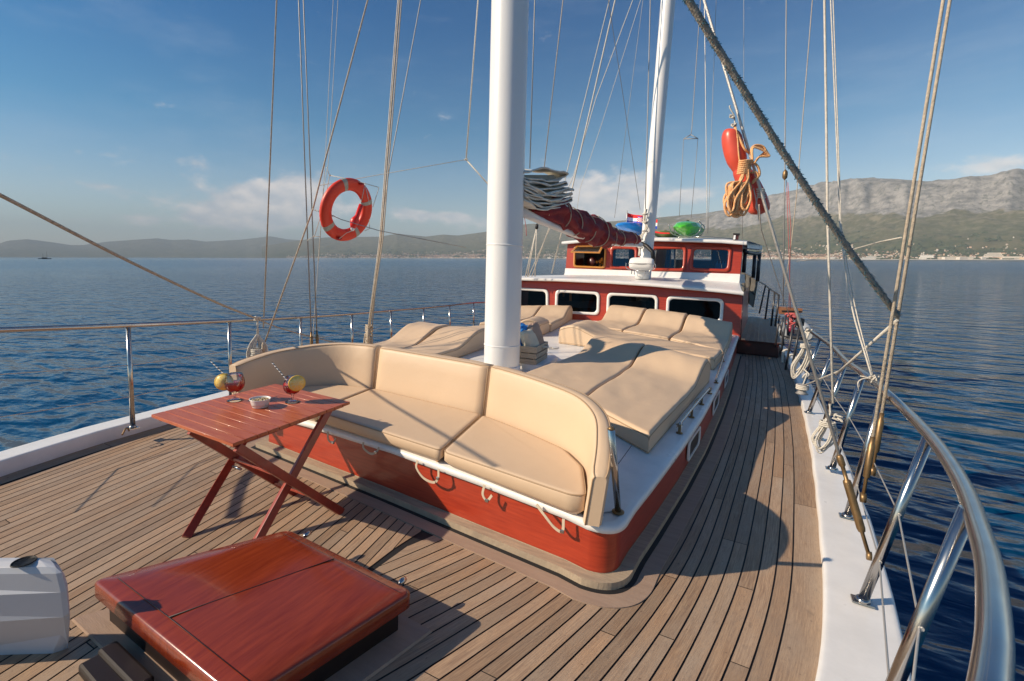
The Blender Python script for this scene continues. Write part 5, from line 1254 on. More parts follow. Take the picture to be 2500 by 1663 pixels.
# boarding gate and platform
gt = thing('boarding_gate', py(*ZT2(560, 950), 10.5), 'cluster of dark steel gate posts and hoops beside the walkway, near the boarding platform', 'gate')
for (t_, f_, y) in (((552, 540), (507, 884), 11.9), ((622, 535), (570, 955), 11.2), ((560, 640), (600, 870), 11.6), ((700, 640), (618, 1135), 10.2), ((772, 672), (682, 1138), 10.1), ((590, 560), (560, 760), 11.6), ((645, 560), (640, 760), 11.3)):
    post(gt, py(*ZT2(*f_), y), py(*ZT2(*t_), y), .02, 'darkpost', .0)
for (pts, y) in ((((578, 1062), (585, 960), (610, 918), (660, 915)), 10.6), (((642, 1072), (650, 1000), (670, 972), (708, 970)), 10.5)):
    mb = MB(); mb.tube(catmull([py(*ZT2(*p), y) for p in pts], 6), .024, 10); mb.build('hoop', 'wirelight', gt)
bp = thing('boarding_platform', py(*ZT2(670, 525), 12.3), 'small varnished wooden boarding platform hung outboard with red cords', 'platform')
A = [py(*ZT2(x, y), 12.4) for x, y in ((545, 447), (803, 466), (803, 505), (700, 535), (545, 522))]
mb = MB(); mb.hexa(A, [p+Vector((.0, .35, .0)) for p in A]); mb.build('platform_box', mat('platform_wood', (.30, .13, .06), .5, var=.3), bp)
mb = MB(); Bq = [py(*ZT2(x, y), 12.38) for x, y in ((575, 483), (795, 490), (795, 500), (575, 497))]; mb.hexa(Bq, [p+Vector((0, .01, 0)) for p in Bq]); mb.build('slot', 'black', bp)
# dinghy on the water
def world_at(u, v, z):       # point on the sea plane z (world space)
    d = (T3 @ ray(u, v)); return CW + d*((z-CW.z)/d.z)
dg0 = world_at(1947, 800, .25)
def sea_pt(u, v, z=0.0): return world_at(u, v, z)
# left railing
lrail = thing('railing', (-5.2, 2.2, .12), 'long stainless steel railing along the left side against the sea', 'railing')
LT = [((295, 752), -5.16), ((528, 741), -5.38), ((692, 732), -5.62), ((810, 724), -5.82), ((900, 716), -5.98), ((975, 710), -6.12), ((1035, 704), -6.25), ((1090, 698), -6.36)]
ltop = []
for (t_, x) in LT:
    t = px(*Dm(*t_), x); f = Vector((x+.04, t.y-.02, .127)); 
    if t_[0] == 295: f = pz(*Dm(306, 985), .127)
    ltop.append((f, t)); post(lrail, f, t, .020)
mb = MB(); pth = [px(*Dm(-420, 776), -4.6), px(*Dm(-150, 767), -5.0), px(*Dm(0, 760), -5.08)]+[t+Vector((0, 0, .012)) for f, t in ltop]+[px(*Dm(1130, 695), -6.45)]
mb.tube(catmull(pth, 6), .0235, 16); mb.build('top_rail', 'steel', lrail)
mb = MB()
for fz, e in ((.62, 862), (.31, 960)):
    w = [px(*Dm(-300, e+28), -4.75), px(*Dm(0, e), -5.1)]+[f.lerp(t, fz) for f, t in ltop]; mb.tube(w, .0042, 5)
mb.build('guard_wire', 'wirelight', lrail)
# small fairlead on the left capping
fp_ = ltop[0][0]; mb = MB(); c = fp_+Vector((.10, -.10, 0)); mb.tube(catmull([c+Vector((-.03, .04, 0)), c+Vector((-.03, .03, .03)), c+Vector((.0, .0, .04)), c+Vector((.03, -.04, .0))], 5), .007, 6); mb.build('fairlead', 'bronze', label='small metal fairlead on the left capping by the foremost rail post', cat='fairlead')

# ================================================================ RIGGING
def line(name, pts, r, m_, label, cat='rope', group=None, up=1.9, n=7, down=None, smoothn=0):
    P = [py(u, v, y) for (u, v, y) in pts]
    if up and up > 1: P = [P[1]+(P[0]-P[1])*up]+P[1:] if len(P) == 2 else [P[0]+(P[0]-P[1])*(up-1)]+P
    if smoothn: P = catmull(P, smoothn)
    mb = MB(); mb.tube(P, r, n); return mb.build(name, m_, label=label, cat=cat, group=group)
def q_(f, x, y, yy): a = f(x, y); return (a[0], a[1], yy)
line('halyard', [(675.5, 0, 3.9), (643, 800, 3.85)], .0085, 'ropetan', 'straight pale halyard, leftmost of the upright lines, ending at the coil on the left rail', up=2.2)
sp_ = []
for i, (a, b, lb) in enumerate(((q_(ZB, 1375, 0, 4.8), q_(conv(600, 750, 6.547), 1045, 400, 4.5), 'left one of the close pair of dark shrouds on the left side'), (q_(ZB, 1397, 0, 4.9), q_(conv(600, 750, 6.547), 1135, 380, 4.6), 'right one of the close pair of dark shrouds on the left side'))):
    sh_ = thing('shroud', py(*a[:2], a[2]) if False else py(b[0], b[1], b[2]), lb, 'shroud', 'wire shrouds on the left side')
    A = py(*a); Bq = py(*b); mb = MB(); mb.tube([Bq+(A-Bq)*2.1, A, Bq], .0085, 7); mb.build('wire', 'wire', sh_)
    d = (Bq-A).normalized(); mb = MB(); mb.tube([Bq, Bq+d*.05, Bq+d*.06, Bq+d*.22, Bq+d*.23, Bq+d*.42], [.012, .012, .021, .021, .010, .010], 8); mb.tube([Bq+d*.42, Bq+d*.75], .009, 6); mb.build('turnbuckle', 'bronze', sh_)
line('halyard', [q_(ZB, 1534, 0, 5.4), q_(ZB, 1497, 745, 5.0), q_(conv(600, 750, 6.547), 1090, 230, 4.7), q_(conv(600, 750, 6.547), 1060, 650, 4.7)], .004, 'rope', 'left one of two very thin pale lines behind the lifebuoy', up=1.8)
line('halyard', [q_(ZB, 1556, 0, 5.5), q_(ZB, 1512, 745, 5.1), q_(ZL, 845, 500, 5.0), q_(ZL, 770, 1560, 4.8)], .004, 'rope', 'right one of two very thin pale lines behind the lifebuoy', up=1.8)
line('stay', [q_(ZB, 1693, 0, 4.5), q_(ZB, 1495, 745, 4.1), q_(ZL, 690, 780, 4.0), q_(conv(600, 750, 6.547), 290, 600, 3.7)], .0095, 'ropetan', 'slanting stay crossing to the left, to which the lifebuoy cords are tied', up=1.9)
# bundle of ropes at g
for i, (dx, m_, r, lb) in enumerate(((0, 'rope', .008, 'pale strand on the left of the taut bundle beside the lifebuoy'), (8, 'ropetan', .012, 'thick tan strand in the middle of the taut bundle beside the lifebuoy'), (17, 'ropetan', .008, 'tan strand on the right of the taut bundle beside the lifebuoy'))):
    line('halyard', [q_(ZB, 1832+dx, 0, 5.4-.02*i), q_(ZB, 1748+dx*.9, 1100, 5.0-.02*i), q_(conv(600, 750, 6.547), 1955+dx*1.6, 330, 4.9-.02*i)], r, m_, lb, up=1.8, group='taut rope bundle beside the lifebuoy')
line('stay', [q_(ZB, 1937, 0, 5.7), q_(ZB, 1790, 790, 5.2), q_(ZL, 1680, 1150, 5.1), q_(conv(600, 750, 6.547), 2020, 320, 4.95)], .0075, 'wire', 'dark wire meeting the taut rope bundle right of the lifebuoy', up=1.8)
ZRo = conv(600, 750, 6.547)
mb = MB(); 
for k in range(9):
    z = 300+k*36; c = py(*ZRo(1972, z), 4.95); mb.tube([c+Vector((.045*math.cos(t)*(1+.2*math.sin(k)), .045*math.sin(t), .02*math.sin(t*2+k))) for t in [j*.6 for j in range(12)]], .010, 6)
mb.tube([py(*ZRo(1955, 280), 4.9), py(*ZRo(1960, 640), 4.9)], .022, 8); mb.tube([py(*ZRo(1910, 420), 4.93), py(*ZRo(1880, 640), 4.93)], .010, 6)
mb.build('rope_lashing', 'ropetan', label='thick knotted rope lashing at the foot of the taut bundle, by the left rail', cat='lashing')
# thin white line to the main mast, with its joint
J = q_(conv(850, 0, 3.484), 1003, 1358, 4.85)
line('cord', [q_(conv(850, 0, 3.484), 1105, 0, 5.0), J], .0085, 'rope', 'upright white cord left of the main mast, above the three-way knot', up=1.9)
line('cord', [J, q_(ZB, 2262, 865, 4.98)], .0085, 'rope', 'short white cord from the three-way knot to the main mast', up=0)
line('cord', [J, q_(ZB, 1800, 795, 4.6), q_(ZL, 900, 420, 4.1), q_(ZL, 780, 440, 4.05)], .004, 'rope', 'thin white cord from the three-way knot across the top of the lifebuoy', up=0)
mb = MB(); knot(mb, py(*J), .018, .006, 30, 4); mb.build('cord_knot', 'rope', label='small three-way knot in the white cord left of the main mast', cat='knot')
# chain and wire in front of the lifebuoy
mb = MB(); A = py(*ZL(675, 788), 4.0); Bq = py(*ZL(1000, 895), 3.95); d = (Bq-A).normalized(); nL = 13
for k in range(nL):
    c = A.lerp(Bq, (k+.5)/nL); s_ = d.cross(Vector((0, 0, 1))).normalized() if k % 2 else d.cross(d.cross(Vector((0, 0, 1)))).normalized(); hl = (Bq-A).length/nL*.62
    mb.tube([c+d*hl*math.cos(t)+s_*.0085*math.sin(t) for t in [j*.785 for j in range(8)]], .0034, 5, closed=True)
mb.build('chain', 'wire', label='short chain passing in front of the left side of the lifebuoy', cat='chain')
line('wire', [q_(ZL, 1000, 895, 3.95), q_(ZL, 1100, 940, 3.98), q_(ZL, 1660, 1105, 4.2), q_(conv(600, 350, 2.851), 1530, 725, 4.8)], .0045, 'wire', 'dark slanting wire crossing in front of the lifebuoy towards the mast', up=0, cat='wire')
# long mooring-like line on the far left
P = [pd(*Dm(-200, 350), 2.2), pd(*Dm(0, 449), 2.7), pd(*Dm(300, 603), 3.7), pd(*Dm(500, 697), 4.7), px(*Dm(590, 733), -5.3)]
mb = MB(); mb.tube(catmull(P, 8), .0115, 9); mb.build('slanting_rope', 'ropetan', label='long tan rope slanting down from the left edge to the left rail', cat='rope')
mb = MB(); mb.tube(catmull([px(*Dm(592, 735), -5.3), px(*ZRo(450, 300), -5.35), px(*ZRo(840, 420), -5.45), px(*ZRo(1450, 570), -5.6), px(*ZRo(1800, 640), -5.75)], 6), .008, 6); mb.build('slanting_rope', 'ropetan', label='thinner end of the slanting rope, running below the left rail', cat='rope')
def hank(name, top, ln, w, r, n, m_, label, seed=1, lean=0.0, wraps=3, wf=.22, facing=Vector((1, 0, 0)), cat='rope coil'):
    rnd = random.Random(seed); t = thing(name, top-Vector((0, 0, ln)), label, cat); mb = MB(); s_ = facing.normalized(); f_ = s_.cross(Vector((0, 0, 1)))
    for k in range(n):
        l = ln*rnd.uniform(.78, 1.0); ww = w*rnd.uniform(.35, 1.0); o_ = f_*rnd.uniform(-.02, .02)*n/6+s_*rnd.uniform(-.3, .3)*w*.4; dz = lean
        P = [top+o_*.3, top+s_*ww*.5+o_+Vector((0, 0, -l*.35)), top+s_*(ww*.55+dz*.6)+o_+Vector((0, 0, -l*.75)), top+s_*dz+o_+Vector((0, 0, -l)), top+s_*(-ww*.55+dz*.7)+o_+Vector((0, 0, -l*.72)), top-s_*ww*.4+o_+Vector((0, 0, -l*.35)), top+o_*.3]
        mb.tube(catmull(P, 6), r, 6)
    mb.build('loops', m_, t); mb = MB(); c = top+Vector((0, 0, -ln*wf)); 
    for k in range(wraps):
        mb.tube([c+Vector((0, 0, k*r*2.0-.0))+s_*math.cos(a)*w*.42+f_*math.sin(a)*w*.36 for a in [j*math.pi/6 for j in range(12)]], r, 6, closed=True)
    mb.tube(catmull([top+Vector((0, 0, .10)), top+s_*.01+Vector((0, 0, .04)), top+Vector((0, 0, -.03))], 4), r, 6); mb.build('wrapping', m_, t); return t
tp = px(*ZRo(185, 440), -5.32); ln = (tp-px(*ZRo(150, 860), -5.32)).length
hank('rope_coil', tp, ln*1.25, .17, .011, 11, 'rope', 'thick hank of pale rope hanging from the left rail', 2, wraps=4, wf=.62, facing=Vector((.6, .8, 0)))
mb = MB(); c = px(*ZRo(190, 185), -5.30); knot(mb, c, .04, .012, 36, 9); mb.tube([c, tp], .011, 6); mb.build('rope_knot', 'rope', label='pale rope knot tied round the left rail above the thick hank', cat='knot')
mb = MB(); c = px(*ZRo(280, 650), -5.25); mb.tube([c+Vector((0, 0, .07)), c+Vector((0, 0, .03)), c-Vector((0, 0, .05))], [.008, .022, .010], 8); knot(mb, px(*ZRo(225, 770), -5.25), .03, .007, 24, 12); mb.build('cleat_knot', 'bronze' if False else 'ropetan', label='small lashing at the foot of the slanting stay beside the thick hank', cat='lashing')

# ---- right side rigging
near_foot = pz(*ZQ(228, 1035), .07)
st = thing('stay', near_foot, 'near bright wire stay with a bronze turnbuckle on the right bulwark, carrying the red float', 'stay')
yb = near_foot.y; A0 = py(1719, 0, yb+.62)
def on(v):     # point on the near stay at photo row v
    u = 1719+(2129-1719)*v/1345; t = v/1345; return py(u, v, yb+.62*(1-t)**1.0) if False else A0.lerp(near_foot, 0) 
def stay_pt(u, v):
    best = None
    for k in range(401):
        p = A0.lerp(near_foot, k/400); q = B.transposed() @ (p-CAM); vv = CY+F*q.y/q.z
        if best is None or abs(vv-v) < best[0]: best = (abs(vv-v), p)
    return best[1]
tb0 = stay_pt(0, 800+560/1.816)
mb = MB(); mb.tube([near_foot+(A0-near_foot)*2.0, A0, tb0], .0105, 10); mb.build('wire', 'wirelight', st)
d = (near_foot-tb0).normalized(); L_ = (near_foot-tb0).length
mb = MB(); mb.tube([tb0-d*.0, tb0+d*L_*.02, tb0+d*L_*.10, tb0+d*L_*.12, tb0+d*L_*.24, tb0+d*L_*.25, tb0+d*L_*.27, tb0+d*L_*.70, tb0+d*L_*.73, tb0+d*L_*.74, tb0+d*L_*.92], [.014, .020, .020, .012, .012, .021, .0235, .0235, .019, .011, .011], 14)
mb.lathe([(0, -.012), (.026, -.012), (.026, .012), (0, .012)], M4=Matrix.Translation(near_foot-d*.03) @ Matrix.Rotation(R(90), 4, 'Y'), n=14); mb.build('turnbuckle', 'bronze', st)
# shroud pair on the right
for i, (a, b, lb) in enumerate(((q_(ZA, 1985, 0, 4.35), (2107, 1215, 3.55), 'left one of the tall pair of beige shrouds at the right'), (q_(ZA, 2016, 0, 4.45), (2130, 1150, 3.75), 'right one of the tall pair of beige shrouds at the right'))):
    A = py(*a); Bq = py(*b); s_ = thing('shroud', Bq, lb, 'shroud', 'tall pair of shrouds on the right'); L_ = (A-Bq).length; d = (Bq-A).normalized()
    f = .30; mb = MB(); e = Bq-d*.38; mb.tube([Bq+(A-Bq)*1.9, A, e], .0105, 9); mb.build('wire', 'ropetan', s_)
    mb = MB(); mb.tube([e, e+d*.04, e+d*.05, e+d*.25, e+d*.26, e+d*.38], [.014, .014, .019, .019, .010, .010], 10); mb.lathe([(0, -.014), (.03, -.014), (.03, .014), (0, .014)], M4=Matrix.Translation(Bq) @ Matrix.Rotation(R(90), 4, 'Y'), n=12); mb.build('turnbuckle', 'bronze', s_)
# the thick braided line
A = pd(*ZA(800, -20), 2.35); Bq = py(*Dm(2066, 727), 3.95); P = [A+(A-Bq)*.5]+[A.lerp(Bq, k/30)+Vector((0, 0, -.05*math.sin(math.pi*k/30))) for k in range(31)]
mb = MB(); P2 = []
for p, q in zip(P, P[1:]): 
    for k in range(14): P2.append(p.lerp(q, k/14))
P2.append(P[-1]); mb.tube(P2, .0185, 12); br_ = mb.build('core', 'ropedk')
mb = MB(); rnd = random.Random(3); d = (Bq-A).normalized(); e = d.orthogonal().normalized(); g = d.cross(e)
for s0 in (0, math.pi*2/3, math.pi*4/3):
    mb.tube([P2[k]+(e*math.cos(s0+k*.8)+g*math.sin(s0+k*.8))*.0115 for k in range(5, len(P2))], .0088, 6)
st_ = mb.build('strands', 'ropedk')
mb = MB()
for k in range(700):
    t = rnd.random(); p = A.lerp(Bq, t)+Vector((0, 0, -.05*math.sin(math.pi*t))); a = rnd.random()*6.28; o_ = (e*math.cos(a)+g*math.sin(a)); mb.tube([p+o_*.018, p+o_*(.022+rnd.random()*.006)+d*.006], .0020, 4)
fz_ = mb.build('frayed_fibres', mat('blue_fibre', (.04, .13, .18), .9), kind='stuff')
bt = thing('braided_rope', Bq, 'thick frayed grey braided rope slanting down across the upper right sky', 'rope')
for o in (br_, st_, fz_):
    off = Vector(o['_o'])-Vector(bt['_o']); o.location = off; o.parent = bt
line('halyard', [(2190, 782, 3.95), (2100, 862, 4.3), (2041, 914, 4.7)], .010, 'rope', 'pale rope running down to the left from the end of the thick braided rope', up=0)
line('halyard', [(1950, 0+70, 4.3) if False else (2013, 0, 4.3), (2021, 552, 4.15), (2034, 985, 4.0)], .0085, 'rope', 'straight white rope dropping upright to the small coil on the right bulwark', up=1.8)
line('halyard', [(2028, 0, 4.9), q_(ZA, 1505, 900, 4.6), q_(ZA, 1512, 1050, 4.5), (2078, 742, 4.2), (2128, 918, 3.85)], .0055, 'rope', 'left strand of the thin looped white line tied to the curved rail', up=1.8, smoothn=4)
line('halyard', [(2034, 0, 4.95), q_(ZA, 1511, 900, 4.65), q_(ZA, 1517, 1050, 4.55), (2086, 742, 4.22), (2130, 915, 3.86)], .0045, 'rope', 'right strand of the thin looped white line tied to the curved rail', up=1.8, smoothn=4)
c = py(*ZQ(245, 228), posts[2][1].y-.12); mb = MB(); knot(mb, c, .036, .006, 44, 21); mb.tube(catmull([c, c+Vector((-.05, -.01, .0)), c+Vector((-.09, -.02, -.03)), c+Vector((-.08, -.02, -.10))], 5), .004, 5); mb.tube([c, c+Vector((-.08, 0, .01))], .004, 5); mb.build('rope_bow', 'rope', label='white bow knot tied on the curved right rail', cat='knot')
tp = py(*Z15(1865, 40), 7.1); ln = (tp-py(*Z15(1760, 430), 7.1)).length; hank('rope_coil', py(*Z15(1835, 120), 7.1), ln*.95, .13, .009, 7, 'rope', 'white coiled rope hung on the far end of the curved right rail', 5, lean=-.09, wraps=3, wf=.18)
mb = MB(); knot(mb, tp, .042, .009, 36, 3); mb.tube([tp, py(*Z15(1835, 120), 7.1)], .014, 6); mb.build('rope_knot', 'rope', label='white knot at the far end of the curved right rail', cat='knot')
tp = py(*Z15(2045, 860), 4.05); ln = (tp-py(*Z15(1990, 1235), 4.05)).length; hank('rope_coil', tp, ln, .115, .0065, 6, 'rope', 'small hank of white rope hanging against the right bulwark near the turnbuckle', 8, lean=-.03, wraps=3, wf=.2)
mb = MB(); knot(mb, py(*Z15(2130, 860), 3.95), .03, .006, 36, 31); mb.build('rope_knot', 'rope', label='loose white knot beside the small hank', cat='knot')
mb = MB(); c = py(*Z15(1800, 560), 6.4); mb.lathe([(.07, -.09), (.05, -.07), (.03, -.03), (.05, 0), (.045, .015), (0, .02)], c, 14); cl_ = mb.build('mooring_cleat', 'wire', label='dark mooring bollard with a turn of white rope on the right bulwark', cat='bollard')
mb = MB(); 
for k in range(3): mb.tube([c+Vector((.06*math.cos(t), .06*math.sin(t), .0+k*.018-.03)) for t in [j*.6 for j in range(11)]], .010, 6)
mb.tube(catmull([c, c+Vector((.05, .2, .12)), py(*Z15(1800, 480), 6.6), py(*Z15(1865, 455), 6.7), py(*Z15(1810, 395), 6.9)], 6), .009, 6); mb.tube([c, py(*Z15(2165, 410), 5.6), py(*Dm(1990, 805), 5.0)], .008, 6); mb.build('mooring_turns', 'rope', label='white rope turned on the bollard and led outboard', cat='rope')
line('cord', [q_(R5, 2060, 0, 5.5) if False else (2200, 580, 3.95), (2150, 590, 4.6), (2000, 632, 7.5), (1945, 638, 9)], .005, 'rope', 'thin white cord led sideways from the tall pair of shrouds', up=0)
line('stay', [q_(ZA, 1263, 0, 9.2), q_(ZA, 1256, 780, 9), (1912, 748, 8.8)], .009, 'wire', 'dark upright stay with a small block, above the boarding gate', up=1.8)
mb = MB(); c = py(*ZA(1257, 805), 8.95); mb.lathe([(0, -.09), (.035, -.05), (.04, 0), (.035, .05), (0, .09)], c, 12); mb.build('pulley_block', 'bronze', label='small pulley block on the dark upright stay', cat='pulley')
line('halyard', [q_(ZA, 1383, 0, 10), q_(ZA, 1310, 900, 9.6), q_(ZA, 1285, 1131, 9.6), (1917, 700, 9.5)], .007, 'ropetan', 'thin tan line between the dark upright stay and the thick braided rope', up=1.8)
line('cord', [q_(ZA, 1264, 830, 9), (1926, 610, 9.2), (1930, 755, 9.3)], .0045, 'ropered', 'thin red cord hanging down to the boarding platform', up=0)
line('cord', [q_(ZA, 1270, 840, 9.1), (1931, 560, 9.2), (1926, 760, 9.3)], .0045, 'ropered', 'second thin red cord hanging beside the first', up=0)
mb = MB(); c = py(*ZT2(672, 560), 12.1); knot(mb, c, .10, .016, 50, 17); knot(mb, c+Vector((0, 0, -.15)), .10, .016, 40, 18); mb.build('cord_bundle', 'ropered', label='bundle of red cord hanging from the boarding platform', cat='cord')
for (pts, r, m_, lb) in ((((1816, 0, 13), (1816, 340, 13), (1812, 600, 13)), .006, 'wire', 'thin dark wire right of the aft mast, nearest the thick braided rope'),
                         ((q_(ZA, 886, 0, 12), q_(ZA, 898, 985, 12), q_(ZA, 898, 1075, 12)), .010, 'wirelight', 'grey upright wire standing on the wheelhouse roof'),
                         ((q_(ZA, 940, 0, 12.2), q_(ZA, 905, 985, 12.1), q_(ZA, 903, 1060, 12.1)), .006, 'wire', 'thin dark wire crossing behind the grey upright wire'),
                         ((q_(ZA, 868, 0, 13), q_(ZA, 828, 590, 13), q_(ZA, 824, 620, 13)), .008, 'ropetan', 'hoisting line above the small spreader bar'),
                         ((q_(ZA, 637, 0, 11.7), q_(ZA, 618, 800, 11.7), q_(ZA, 614, 980, 11.7)), .012, 'wire', 'dark halyard running down the front of the aft mast'),
                         ((q_(ZA, 603, 0, 12.8), q_(ZA, 540, 480, 13), q_(ZA, 472, 1003, 13.2)), .006, 'wire', 'thin dark hoisting wire reaching the blue kayak'),
                         ((q_(ZA, 443, 0, 9), q_(ZA, 490, 300, 10), q_(ZA, 590, 965, 13)), .006, 'wire', 'thin dark wire crossing in front of the clouds to the flag'),
                         ((q_(ZA, 105, 0, 6.4), q_(ZA, 82, 775, 6.4)), .008, 'wire', 'dark upright wire just right of the main mast'),
                         ((q_(ZA, 235, 0, 8), q_(ZA, 148, 775, 8)), .008, 'ropetan', 'pale wire reaching the top of the folded sail'),
                         (((1502, 0, 11), (1393, 477, 11), (1347, 668, 11)), .016, 'rope', 'thickest of the pale slanting shrouds left of the aft mast'),
                         (((1488, 0, 10.5), (1374, 461, 10.5), (1298, 676, 10.5)), .010, 'rope', 'pale slanting shroud whose foot shows left below the maroon sail'),
                         (((1545, 0, 11.5), (1455, 240, 11.3), (1400, 430, 11), (1290, 676, 10.8)), .009, 'rope', 'pale shroud slanting furthest left below the sail'),
                         (((1564, 0, 12), (1470, 300, 12), (1416, 461, 12), (1404, 545, 12)), .006, 'rope', 'faint thin line in front of the cloud left of the aft mast')):
    line('stay' if 'wire' in lb or 'shroud' in lb else 'halyard', list(pts), r, m_, lb, up=1.7, n=6, cat='shroud' if 'shroud' in lb else ('wire' if 'wire' in lb else 'rope'))
sb = thing('spreader_bar', py(*ZA(823, 640), 13), 'small wire spreader bar holding two lines above the green kayak', 'spreader bar'); mb = MB(); a_, b_, c_ = [py(*ZA(*p), 13) for p in ((790, 640), (856, 638), (823, 620))]
for p, q in ((a_, b_), (a_, c_), (b_, c_)): mb.tube([p, q], .011, 6)
mb.build('bar', 'wire', sb); mb = MB(); mb.tube([a_, py(*ZA(770, 998), 13.3)], .007, 6); mb.tube([b_, py(*ZA(825, 1003), 13.3)], .007, 6); mb.build('sling', 'wire', sb)
tk = thing('tackle', py(*ZS(415, 1440), 10.6), 'group of converging pale tackle lines left of the deckhouse roof', 'tackle'); mb = MB(); tpp = py(*ZS(542, 850), 10.6)
for x in (405, 430, 520): mb.tube([tpp, py(*ZS(x, 1450), 10.6)], .012, 6)
mb.build('lines', 'rope', tk); mb = MB(); mb.lathe([(0, -.08), (.04, -.04), (.04, .04), (0, .08)], tpp+Vector((0, 0, .0)), 10); mb.build('block', 'black', tk)
P0 = py(*ZS(1050, 430), 14); 

# ================================================================ LIFEBUOY
lc = pd(*ZL(1190, 803), depth(py(*ZL(1000, 895), 3.95))+.20); 
viewd = (lc-CAM).normalized(); Rt = viewd.cross(Vector((0, 0, 1))).normalized(); Up_ = Rt.cross(viewd).normalized()
tl_ = R(17); major = (Up_*math.cos(tl_)+Rt*math.sin(tl_)); minor = (Rt*math.cos(tl_)-Up_*math.sin(tl_))
th_ = R(43); nrm = (-viewd*math.cos(th_)+minor*math.sin(th_)).normalized(); inpl = major; inp2 = nrm.cross(inpl).normalized()
pxm = depth(lc)/F/6.032; Ro = 468*pxm; Ri = 287*pxm; Rm = (Ro+Ri)/2; hwid = (Ro-Ri)/2
lb_ = thing('lifebuoy', lc-Vector((0, 0, Ro)), 'orange ring lifebuoy with grey reflective bands hung in the left rigging', 'lifebuoy')
def torus(mb, a0=0, a1=2*math.pi, n=64, k=1.0, m_=20):
    rows = []
    for i in range(n+1):
        a = a0+(a1-a0)*i/n; rd = inpl*math.cos(a)+inp2*math.sin(a)
        rows.append([lc+rd*(Rm+hwid*k*math.copysign(abs(math.cos(b))**.85, math.cos(b)))+nrm*(hwid*.62*k*math.copysign(abs(math.sin(b))**.85, math.sin(b))) for b in [2*math.pi*j/m_ for j in range(m_)]])
    mb.grid(rows, True, close_u=True)
mb = MB(); torus(mb); mb.build('ring', 'orange', lb_)
angs = []
for (x, y) in ((1160, 490), (1515, 680), (950, 1010), (1330, 1140)):
    best = min(range(360), key=lambda d: (lambda q: (650+0-0) if False else ((lambda s: (s[0]-(650+x/6.032))**2+(s[1]-(380+y/6.032))**2)((CX+F*q.x/q.z, CY+F*q.y/q.z))))(B.transposed() @ (lc+(inpl*math.cos(R(d))+inp2*math.sin(R(d)))*Rm-CAM)))
    angs.append(R(best))
for a in angs:
    mb = MB(); torus(mb, a-.085, a+.085, 4, 1.018); mb.build('reflective_band', 'tape', lb_)
mb = MB(); 
def lp(x, y, dd=-.04): return pd(*ZL(x, y), depth(lc)+dd)
for pts in (((930, 290), (1200, 345), (1400, 395), (1660, 470)), ((930, 290), (905, 450), (870, 660), (845, 760)), ((805, 880), (710, 1185)), ((1660, 470), (1570, 760)), ((890, 170), (930, 290)), ((700, 1190), (790, 1195)), ((605, 1250), (700, 1190)), ((1450, 400), (1520, 720)), ((1450, 440), (1400, 680)), ((1520, 940), (1522, 1075), (1450, 1110))):
    mb.tube([lp(*p) for p in pts], .0042, 5)
mb.build('grab_line', 'rope', lb_)
mb = MB(); knot(mb, lp(930, 290), .014, .004, 20, 2); knot(mb, lp(700, 1190), .014, .004, 20, 3); mb.build('line_knot', 'rope', lb_)
for (x, y) in ((905, 680), (1400, 415), (1080, 1222)):
    mb = MB(); c = lp(x, y, -.02); mb.lathe([(0, .02), (.03, .01), (.034, -.01), (0, -.02)], c, 10); mb.build('line_bracket', mat('bracket_red', (.45, .02, .02), .5) if 'brk' not in M else M['brk'], lb_)
li = thing('rescue_light', lp(1265, 1120, -.06), 'small red rescue light hanging inside the lifebuoy ring', 'light')
t0_, t1_, t2_, t3_ = lp(1400, 720, -.05), lp(1340, 885, -.05), lp(1300, 970, -.07), lp(1265, 1110, -.07)
mb = MB(); mb.tube([t0_, t1_, t1_.lerp(t2_, .25), t2_.lerp(t1_, .3), t2_, t2_.lerp(t3_, .4), t2_.lerp(t3_, .7)], [.026, .026, .03, .046, .05, .042, .028], 16); mb.build('casing', mat('light_red', (.68, .02, .015), .35), li)
mb = MB(); mb.tube([t2_.lerp(t3_, .68), t2_.lerp(t3_, .85), t3_], [.027, .025, .012], 12); mb.build('lens', 'flagwhite', li); mb = MB(); mb.tube([t0_, lp(1390, 640, -.05)], .004, 5); mb.tube([t3_, lp(1180, 1140, -.05), lp(1075, 1225, -.05)], .004, 5); mb.build('lanyard', 'rope', li)

# ================================================================ RED FLOAT WITH ORANGE ROPE COIL
def ry(x, y, dd=0.0): 
    return pd(*ZR(x, y), dB_+dd)
dB_ = depth(stay_pt(0, 250+900/5.228))+.09
rb_ = thing('rescue_float', ry(800, 1430), 'long red waisted float hanging on the near stay behind a coil of orange rope', 'float')
ax = [(468, 372), (462, 388), (450, 430), (462, 520), (490, 640), (520, 740), (545, 810), (560, 850), (580, 900), (620, 960), (690, 1090), (755, 1230), (800, 1350), (812, 1400), (818, 1432)]
rw = [70, 104, 118, 126, 127, 120, 100, 90, 104, 122, 132, 134, 130, 108, 12]
A = [ry(*p) for p in ax]; s_ = dB_/F/5.228
mb = MB(); P = catmull(A, 3); Rr = []
for k in range(len(P)): Rr.append(interp(list(range(len(rw))), rw, k/3)*s_)
mb.tube(P, Rr, 28); mb.build('float_body', 'buoy', rb_)
mb = MB(); mb.tube(catmull([ry(500, 300, -.05), ry(525, 450, -.07), ry(545, 700, -.07), ry(575, 830, -.07)], 5), .006, 6); mb.tube(catmull([ry(490, 320, -.05), ry(560, 480, -.07), ry(620, 600, -.08), ry(690, 660, -.05)], 5), .009, 6); mb.build('hanging_cord', 'ropeor', rb_)
